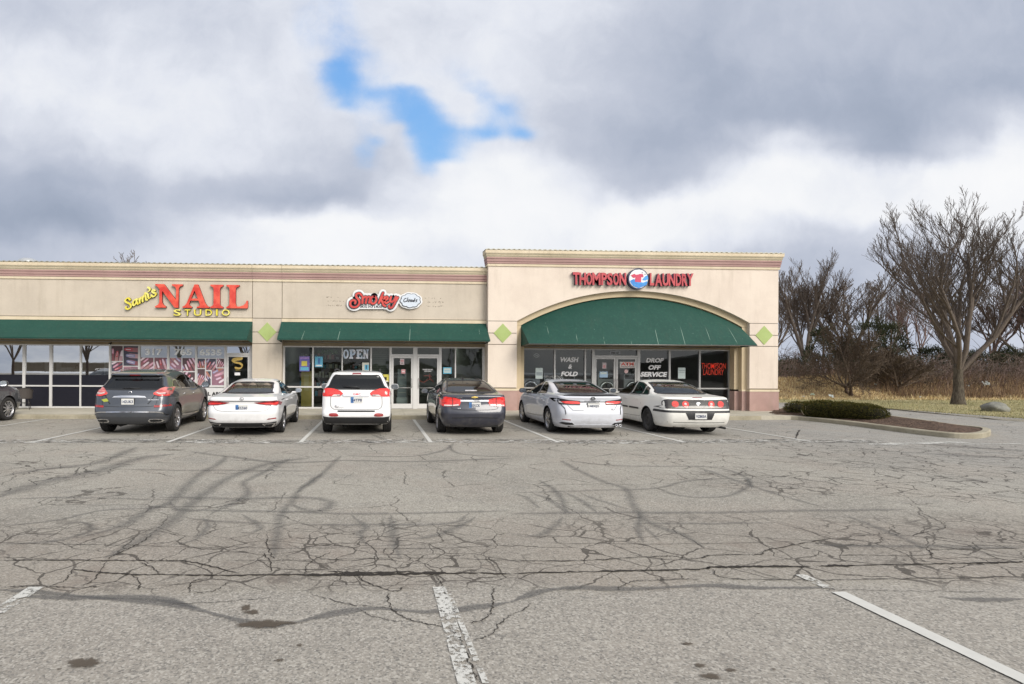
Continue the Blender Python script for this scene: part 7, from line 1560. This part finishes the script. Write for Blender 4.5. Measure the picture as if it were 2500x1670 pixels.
# ---------------------------------------------------------------- bare trees
def bark_mat(name, a, b):
    t = NT(name); co = t.coord(); n = t.noise(t.scale(co, 7, 7, 1.3), 3, 5, .7)
    t.bsdf(t.mix(t.ss(n, .35, .65), a, b), .95, 0, n, .8, .03, spec=.15); return t.mat
BARK = bark_mat('grey_brown_bark', (.055, .045, .035), (.135, .115, .09)); BARK2 = bark_mat('brown_bark', (.06, .042, .032), (.12, .085, .065)); TWIG = bark_mat('twig_bark', (.13, .105, .09), (.20, .165, .14)); TWIG2 = bark_mat('reddish_twig', (.15, .105, .092), (.24, .17, .15)); TWIGD = bark_mat('dark_twig', (.085, .066, .05), (.17, .13, .10)); TWIGB = bark_mat('verge_tree_twig', (.10, .082, .07), (.16, .13, .11))
def fast_tube(m, pts, r0, r1, n):
    b = len(m.v); K = len(pts)
    for i, p in enumerate(pts):
        d = pts[min(i + 1, K - 1)] - pts[max(i - 1, 0)]; a = d.cross(Vector((.3, .9, .1)) if abs(d.z) > abs(d.y) else Vector((0, 0, 1))).normalized(); c = d.cross(a).normalized(); r = r0 + (r1 - r0) * i / (K - 1)
        for k in range(n): t = 6.2832 * k / n; m.v.append(tuple(p + a * (r * math.cos(t)) + c * (r * math.sin(t))))
    for i in range(K - 1):
        for k in range(n): m.f.append((b + i * n + k, b + i * n + (k + 1) % n, b + (i + 1) * n + (k + 1) % n, b + (i + 1) * n + k)); m.m.append(0); m.sm.append(n > 3)
def bare_tree(label, x, y, z, height, spread, seed, mats=(BARK, TWIG), trunk_h=.2, trunk_r=.2, mains=4, kids=(7, 7, 6, 4), up=.55, name='bare_tree', group=None, lean=0., lenr=(.62, .62, .58, .55), stems=1, minr=.006, base_ang=30, cat='tree', cang=(16, 36)):
    t = thing(name, label, cat, (x, y, z), 0, group); rr = random.Random(seed); tm, cm = MB(), MB()
    ax = Vector((spread, spread, height))
    def branch(p, d, L, r, lev):
        n = 5 if lev == 0 else 4 if lev == 1 else 3
        pts = [p]; q = p; dd = d
        for i in range(n):
            dd = (dd + Vector((rr.gauss(0, .10), rr.gauss(0, .10), rr.gauss(0, .05) + up * .16))).normalized(); q = q + dd * (L / n); pts.append(q)
        r1 = max(r * .35, minr)
        fast_tube(cm, pts, r, r1, 5 if lev == 0 else 4 if lev == 1 else 3)
        if lev < len(kids):
            k = kids[lev]; k = max(2, int(round(k * rr.uniform(.8, 1.2))))
            for j in range(k):
                f = .22 + .78 * (j + rr.random() * .8) / k; f = min(f, .98); i = min(int(f * n), n - 1); a = pts[i].lerp(pts[i + 1], f * n - i)
                bd = (pts[i + 1] - pts[i]).normalized(); perp = bd.cross(Vector((rr.gauss(0, 1), rr.gauss(0, 1), rr.gauss(0, 1)))).normalized(); ang = R(rr.uniform(*cang))
                nd = bd * math.cos(ang) + perp * math.sin(ang); nd.z += .12 * up; nd.normalize()
                branch(a, nd, L * lenr[lev] * rr.uniform(.75, 1.15) * (1.1 - .5 * f), max(r * (1 - .6 * f) * .55, minr), lev + 1)
    for s_ in range(stems):
        th = height * trunk_h; a0 = rr.uniform(0, 6.28); off = Vector((math.cos(a0), math.sin(a0), 0)) * (trunk_r * 1.2 if stems > 1 else 0)
        top = off * (3.5 if stems > 1 else 1) + Vector((lean * th, 0, th)); n = 6; pts = [off + (top - off) * i / n + Vector((rr.gauss(0, .02), rr.gauss(0, .02), 0)) * (i > 0) for i in range(n + 1)]
        rs = [trunk_r * (1.35 if i == 0 else 1.1 if i == 1 else 1 - .05 * i) for i in range(n + 1)]; tm.tube([pts[0] - Vector((0, 0, .3))] + pts, [rs[0] * 1.1] + rs, 10)
        for k in range(mains):
            a = 6.2832 * (k + rr.random() * .6) / mains + seed; tilt = R(rr.uniform(base_ang * .45, base_ang * 1.35)) if k else R(8)
            d = Vector((math.cos(a) * math.sin(tilt), math.sin(a) * math.sin(tilt), math.cos(tilt)))
            branch(top + Vector((0, 0, -trunk_r * (.5 + k * .25))), d, (height - th) * .62 * rr.uniform(.85, 1.1), trunk_r * rr.uniform(.38, .56), 0)
    # scale to the asked height and spread
    zmax = sorted(v[2] for v in cm.v)[int(len(cm.v) * .985)]; xm = sorted(abs(v[0]) for v in cm.v)[int(len(cm.v) * .985)]; kx = spread / xm
    def fx(v): f = min(1, max(0, (v[2] - th * .6) / (height * .35))); s2 = 1 + (kx - 1) * f; zz = v[2] if v[2] < th else th + (v[2] - th) * (height - th) / (zmax - th); return (v[0] * s2, v[1] * s2, zz)
    cm.v = [fx(v) for v in cm.v]
    tm.build('trunk', mats[0], t); cm.build('crown', mats[1], t); return t
def on(px, Y): p = P(px, 900, Y); return p.x
def top_h(px, py, Y): return P(px, py, Y).z
x, y = 30.0, 27.4; z = ground_z(x, y)
bare_tree('large bare tree on the verge with a stout trunk and wide upswept crown', x, y, z, top_h(2350, 492, y) - z, 4.3, 19, (BARK, TWIGB), .20, .235, 7, (7, 7, 5, 4), .9, minr=.0046, cang=(14, 34), base_ang=34, lenr=(.66, .62, .58, .6), group=None)
for i, (px, Y, py, sp, sd, tr_, mains, lab, kids, mt) in enumerate([
    (1965, 50, 645, 3.9, 3, .22, 6, 'tall bare tree nearest the corner of the laundry with a fan shaped crown', (7, 7, 5, 3), TWIG), (2085, 48, 665, 2.7, 5, .16, 4, 'bare tree of many upright stems behind the small bush tree', (7, 6, 4, 3), TWIG), (2175, 52, 678, 2.7, 9, .17, 5, 'slender bare tree left of the large verge tree', (7, 6, 4, 3), TWIG),
    (2240, 47, 700, 2.6, 12, .12, 4, 'reddish bare tree just left of the large trunk', (5, 5, 4, 2), TWIG2), (2320, 55, 700, 4.0, 18, .17, 4, 'bare tree directly behind the large verge trunk', (7, 6, 4, 3), TWIG),
    (2420, 52, 690, 4.2, 22, .18, 4, 'bare tree right of the large verge tree above the boulder', (7, 6, 4, 3), TWIG2), (2500, 50, 640, 4.4, 25, .18, 4, 'tall bare tree at the right edge behind the boulder', (7, 6, 4, 3), TWIG), (2580, 46, 620, 4.4, 28, .18, 4, 'bare tree just past the right edge with branches reaching in', (7, 6, 4, 3), TWIG2), (1880, 60, 700, 4, 31, .18, 4, 'bare tree hidden mostly behind the laundry corner', (7, 6, 5, 2), TWIG)]):
    X = on(px, Y); z = ground_z(X, Y) - .1
    bare_tree(lab, X, Y, z, top_h(px, py, Y) - z, sp, sd, (BARK2, mt), .16, tr_, mains, kids, 1.0, minr=.0066, cang=(13, 28), base_ang=20, lenr=(.62, .6, .56, .55), group='bare trees in the wood')
x = on(338, 46); bare_tree('bare treetop just showing above the roof of the nail salon', x, 46, 0, top_h(345, 619, 46), 3.2, 44, (BARK2, TWIG), .3, .18, 4, (6, 5, 4, 2), .6, minr=.01)
# bushy small trees on the bank
for px, Y, py, sp, sd, st, lab in ((2078, 34.5, 792, 2.5, 51, 3, 'small round twiggy tree with a split trunk on the bank'), (2188, 35.5, 850, 2.6, 57, 3, 'low spreading dark twiggy tree left of the large verge tree')):
    X = on(px, Y); z = ground_z(X, Y) - .05; bare_tree(lab, X, Y, z, top_h(px, py, Y) - z, sp, sd, (BARK2, TWIGD), .14, .11, 4, (7, 7, 5, 3), .3, minr=.007, stems=st, cang=(22, 48), base_ang=58, name='bush_tree')
# juniper-like evergreens in the wood
NEEDLE = grassy('dark_needles', [(.045, .055, .03), (.07, .08, .042), (.032, .038, .022), (.11, .105, .065)])
def evergreen(label, x, y, z, h, w, seed, n=5200, cone=.75, mats=(BARK2, NEEDLE), group='dark evergreens in the wood', s=.10):
    t = thing('evergreen_tree', label, 'tree', (x, y, z), 0, group); rr = random.Random(seed); m = MB(); m.tube([(0, 0, -.2), (0, 0, h * .9)], [.14, .03], 7); m.build('trunk', mats[0], t); m = MB()
    lobes = [(rr.uniform(0, 6.28), rr.uniform(.12, .95), rr.uniform(.18, .34)) for _ in range(46)]
    for _ in range(n):
        a, f, lr = rr.choice(lobes); prof = (1 - f) ** cone * .9 + .12; rad = w * prof * rr.uniform(.55, 1.); c = Vector((math.cos(a) * rad, math.sin(a) * rad, f * h)); g_ = Vector((rr.gauss(0, 1), rr.gauss(0, 1), rr.gauss(0, .8))).normalized() * lr * w * .75 * rr.random() ** .4
        p = c + g_; p.z = max(p.z, .1); d = Vector((g_.x + c.x * .4, g_.y + c.y * .4, .5 + g_.z)).normalized(); q = d.cross(Vector((rr.gauss(0, 1), rr.gauss(0, 1), rr.gauss(0, 1)))).normalized(); l = s * rr.uniform(.8, 2.2)
        m.add([p - q * s * .35, p + q * s * .35, p + d * l], [(0, 1, 2)])
    m.build('crown', mats[1], t); return t
for i, (px, Y, py, w, lab) in enumerate([(2010, 44, 800, 2.2, 'dark evergreen left of the small round twiggy tree'), (2120, 43, 775, 2.6, 'tallest dark evergreen, right of the small round twiggy tree'), (2175, 44.5, 790, 2.4, 'dark evergreen behind the low spreading twiggy tree'), (1925, 45, 880, 2.2, 'low dark evergreen beside the laundry corner'), (2275, 46, 850, 2.4, 'dark evergreen just left of the large verge trunk'), (2400, 45, 860, 2.8, 'broad dark evergreen above the boulder'), (2480, 46, 850, 2.6, 'dark evergreen at the right edge of the wood')]):
    X = on(px, Y); z = ground_z(X, Y); evergreen(lab, X, Y, z, top_h(px, py, Y) - z, w, 70 + i)
# thicket: one tangled mass of stems
def thicket(name, label, n, area, hf, mats, seed, r=.008, spread=.45):
    rr = random.Random(seed); m = MB()
    for _ in range(n):
        x, y = area(rr); z = ground_z(x, y); h = hf(rr, x, y); mi = rr.randrange(len(mats)); a = rr.uniform(0, 6.28); tl = rr.uniform(.1, spread)
        p = Vector((x, y, z - .05)); d = Vector((math.cos(a) * tl, math.sin(a) * tl, 1)).normalized(); pts = [p]
        for k in range(4): d = (d + Vector((rr.gauss(0, .16), rr.gauss(0, .16), rr.gauss(-.06, .08)))).normalized(); pts.append(pts[-1] + d * h / 4)
        f0 = len(m.f); fast_tube(m, pts, r * 1.3, r * .5, 3)
        for k in range(7):
            i = rr.randrange(1, 5); o = pts[i]; b = rr.uniform(0, 6.28); e = Vector((math.cos(b), math.sin(b), rr.uniform(.0, 1.1))).normalized() * h * rr.uniform(.12, .38); fast_tube(m, [o, o + e * .5 + Vector((0, 0, .03)), o + e], r * .7, r * .35, 3)
        for k in range(f0, len(m.f)): m.m[k] = mi
    o = m.build(name, mats); tag(o, label, 'undergrowth', kind='stuff'); return o
thicket('undergrowth', 'tangled brown brush filling the foot of the wood', 2600, lambda r: (22 + 62 * r.random(), 37.5 + 9 * r.random() ** 1.3), lambda r, x, y: r.uniform(.9, 2.7) * (.75 + .5 * mnoise.noise(Vector((x * .2, y * .2, 1)))), [TWIGD, TWIG, TWIG2], 91, .016)
thicket('brambles', 'reddish brown brambles along the top of the bank', 1700, lambda r: (30 + 45 * r.random(), 35.2 + 3.5 * r.random()), lambda r, x, y: r.uniform(.5, 1.8) * (1 if x > 33 else .6), [TWIGD, TWIG2], 92, .010, .8)
m = MB(); K = 160; vs = []                 # the dim depth of the wood behind the trunks
for i in range(K + 1):
    X = 18 + 90 * i / K; h = 3.6 + 1.3 * mnoise.noise(Vector((X * .35, 0, 0))) + .8 * mnoise.noise(Vector((X * 1.4, 2, 0))); vs += [(X, 58 + 2 * mnoise.noise(Vector((X * .2, 7, 0))), .5), (X, 58.5, 1 + h * .6), (X, 59, 1 + h)]
# far wood: dense brush further back
thicket('undergrowth', 'denser dim brush deeper in the wood', 2000, lambda r: (26 + 90 * r.random(), 47 + 14 * r.random()), lambda r, x, y: r.uniform(1.6, 3.6) * (.8 + .45 * mnoise.noise(Vector((x * .15, y * .1, 4)))), [TWIGD, TWIG, TWIGD], 93, .026)
# hedge on the island: clipped evergreen shrubs
LEAF = [grassy('hedge_leaf_%d' % i, c_) for i, c_ in enumerate([[(.085, .09, .02), (.12, .115, .03), (.06, .062, .015), (.19, .14, .04)], [(.05, .06, .016), (.085, .085, .024), (.035, .04, .012), (.15, .10, .035)], [(.22, .15, .04), (.17, .15, .04), (.12, .08, .03), (.28, .18, .06)]])]
def shrub(label, blobs, n, seed, s=.034):
    t = thing('hedge_shrub', label, 'shrub', (*blobs[0][:2], .12)); o = Vector(t.location); rr = random.Random(seed); m = MB()
    def inside(p): return any(((p.x - b[0]) / b[3]) ** 2 + ((p.y - b[1]) / b[4]) ** 2 + ((p.z - b[2]) / b[5]) ** 2 < .72 for b in blobs)
    cnt = 0
    while cnt < n:
        b = rr.choice(blobs); a, c_ = rr.uniform(0, 6.28), rr.uniform(-1, 1); q = math.sqrt(1 - c_ * c_); d = Vector((q * math.cos(a), q * math.sin(a), c_))
        k = rr.uniform(.80, 1.12) + .16 * mnoise.noise(Vector((a * 3, c_ * 4, b[0]))); p = Vector((b[0] + d.x * b[3] * k, b[1] + d.y * b[4] * k, b[2] + d.z * b[5] * k))
        if p.z < .13: p.z = .13 + rr.random() * .1
        if inside(p): cnt += .15; continue
        nn = (d + Vector((rr.gauss(0, .5), rr.gauss(0, .5), rr.gauss(.3, .4)))).normalized(); u = nn.cross(Vector((rr.gauss(0, 1), rr.gauss(0, 1), rr.gauss(0, 1)))).normalized(); l = s * rr.uniform(.7, 1.7)
        m.add([p - u * s * .4 - o, p + nn * l * .5 + u * s * .1 - o, p + nn * l - o, p + u * s * .4 - o], [(0, 1, 2, 3)], 0 if rr.random() < .5 else 1 if rr.random() < .7 else 2); cnt += 1
    m.build('leaves', LEAF, t); m = MB()
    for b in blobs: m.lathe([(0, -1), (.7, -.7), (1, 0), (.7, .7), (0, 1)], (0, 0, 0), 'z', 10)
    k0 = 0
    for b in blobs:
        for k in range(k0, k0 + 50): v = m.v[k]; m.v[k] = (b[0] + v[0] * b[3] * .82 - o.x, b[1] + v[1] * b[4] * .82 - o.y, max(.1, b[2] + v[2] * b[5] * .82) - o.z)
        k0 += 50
    m.build('branches', simple('hedge_shade_%d' % seed, (.015, .013, .006), 1), t)  # near-black mounds painted as the shade between the leaves, not real stems
    return t
a, b = G(2000, 1018, .14), G(2142, 1028, .14)
n = 9; bl = []; rr = random.Random(5)
for i in range(n): f = i / (n - 1); bl.append((a.x + (b.x - a.x) * f, a.y + (b.y - a.y) * f + .15, .37 + rr.uniform(-.04, .04), .38, .40, .29 + rr.uniform(-.02, .02)))
shrub('long clipped evergreen hedge with bronze tips on the mulch island', bl, 26000, 6)
c_ = G(1952, 1012, .14); shrub('small round bronze green shrub at the left end of the hedge', [(c_.x, c_.y + .1, .36, .40, .36, .24), (c_.x + .35, c_.y + .1, .36, .34, .34, .24)], 6000, 8)
# boulder and litter
t = thing('boulder', 'rounded grey boulder on the grass at the right', 'boulder', (*G(2431, 1008).xy, .03)); bm = bmesh.new(); bmesh.ops.create_icosphere(bm, subdivisions=4, radius=1)
for v in bm.verts: k = 1 + .22 * mnoise.noise(v.co * 1.3) + .06 * mnoise.noise(v.co * 5); v.co = Vector((v.co.x * .50 * k, v.co.y * .36 * k, v.co.z * .28 * k + .16))
me = bpy.data.meshes.new('rock'); bm.to_mesh(me); bm.free()
for p in me.polygons: p.use_smooth = True
me.materials.append(concrete_mat('boulder_stone', (.13, .13, .115), (.26, .26, .23))); link(bpy.data.objects.new('rock', me), t)
t = thing('fence_post', 'short weathered wooden post standing in the brush', 'post', (on(2144, 36.5), 36.5, ground_z(on(2144, 36.5), 36.5))); m = MB(); m.box(-.06, .06, -.05, .05, 0, 1.25); m.build('post_shaft', simple('weathered_wood', (.34, .27, .20), .9, var=.3), t); m = MB(); m.box(-.062, .062, -.052, .052, .95, 1.0); m.build('band', simple('rust_band', (.15, .08, .05), .9), t)
for i, (px, py, Y, w, lab) in enumerate([(1984, 965, 33.2, .22, 'pale green litter box lying on the dry bank'), (2030, 976, 32.8, .25, 'crumpled pale sheet lying at the foot of the bank'), (2408, 940, 36, .42, 'crumpled white plastic sheet caught in the brush right of the large tree'), (2364, 943, 36, .18, 'small white plastic scrap in the brush beside the large tree'), (2137, 940, 35.5, .14, 'small white scrap on the bank left of the large tree'), (1962, 970, 33, .09, 'tiny white cup on the dry bank'), (2248, 975, 33, .10, 'tiny white scrap in the dry grass left of the large trunk')]):
    X = on(px, Y); rr = random.Random(i); m = MB(); z = max(ground_z(X, Y) + .12, P(px, py, Y).z); t = thing('litter', lab, 'litter', (X, Y, z)); n_ = 6; vs = [(w * (k / n_ - .5) + rr.gauss(0, .02), w * .5 * (j / 3 - .5), rr.uniform(-.25, .3) * w + .15 * w * j) for k in range(n_ + 1) for j in range(4)]
    m.add(vs, [(k * 4 + j, k * 4 + 4 + j, k * 4 + 5 + j, k * 4 + 1 + j) for k in range(n_) for j in range(3)]); m.build('sheet', simple('litter_%d' % i, (.55, .60, .58) if i else (.36, .42, .32), .6), t)
# fallen pale branch on the mulch by the small shrub
t = thing('broken_twig', 'pale bare twig sticking out of the shrub on the island', 'twig', (*G(1968, 1016, .14).xy, .16)); m = MB(); m.tube([(0, 0, 0), (-.1, -.1, .15), (-.12, -.12, .35)], [.014, .01, .006], 5); m.tube([(0, 0, 0), (.18, -.1, .12), (.25, -.1, .3)], [.014, .01, .005], 5); m.tube([(0, 0, 0), (-.22, -.15, .05), (-.3, -.15, .2)], [.012, .01, .005], 5); m.build('stem', simple('pale_twig', (.45, .38, .28), .9), t)

# ---------------------------------------------------------------- across the lot, behind the photographer (seen in the glass)
m = MB(); t = thing('store_building', 'long dark store across the lot, mirrored in the laundry windows', 'building', (48, -28, 0), math.atan2(-202, 80))
m.box(-18, 200, 0, 30, 0, 4.3); m.build('wall', stucco('dark_store_wall', (.11, .105, .09), (.15, .14, .12)), t); m = MB(); m.box(-18.3, 200.3, -.3, 30.3, 4.3, 4.75); m.build('parapet', simple('parapet_grey', (.40, .40, .39), .8), t)
for x_ in (5, 26): m = MB(); m.box(x_, x_ + 2.5, 4, 6.5, 4.75, 5.6); m.build('roof_unit', simple('roof_unit_grey', (.25, .25, .25), .6), t)
m = MB(); t = thing('store_building', 'long low tan store far across the lot, mirrored in the nail salon glass', 'building', (-90, -190, 0)); m.box(-60, 120, -20, 0, 0, 3.4); m.build('wall', stucco('far_store_wall', (.20, .16, .11), (.26, .21, .15)), t); m = MB(); m.box(-60.3, 120.3, -20.2, .3, 3.4, 3.8); m.build('parapet', simple('parapet_tan', (.48, .43, .33), .8), t)
for i, (x, y, h, w) in enumerate([(-38, -30, 13, 5), (-29, -38, 15, 6), (-20, -42, 11, 4.5), (-50, -34, 14, 6)]):
    bare_tree(['bare tree mirrored in the leftmost nail window', 'tall bare tree mirrored beside the paper rolls', 'smaller bare tree mirrored near the curtain', 'far bare tree mirrored at the left edge'][i], x, y, 0, h, w, 200 + i, (BARK2, TWIGD), .2, .2, 6, (7, 6, 4, 2), .6, minr=.016, group='bare trees behind the camera')
evergreen('tall spruce mirrored in the first laundry window', 13.5, -34, 0, 12, 3.2, 300, 4200, .8, group=None, s=.3)
for i, x in enumerate((-8, 8.6)):
    t = thing('light_pole', ['parking lot light pole mirrored left of the doors', 'parking lot light pole mirrored in the laundry glass'][i], 'light pole', (x, -22, 0)); m = MB(); m.tube([(0, 0, 0), (0, 0, 8.5)], [.09, .06], 8); m.build('pole', TBE, t); m = MB(); m.box(-.5, .5, -.15, .15, 8.4, 8.55); m.build('lamp_head', TBE, t); m = MB(); m.lathe([(.3, 0), (.3, .7), (0, .7)], (0, 0, 0), 'z', 16); m.build('base', CONC, t)
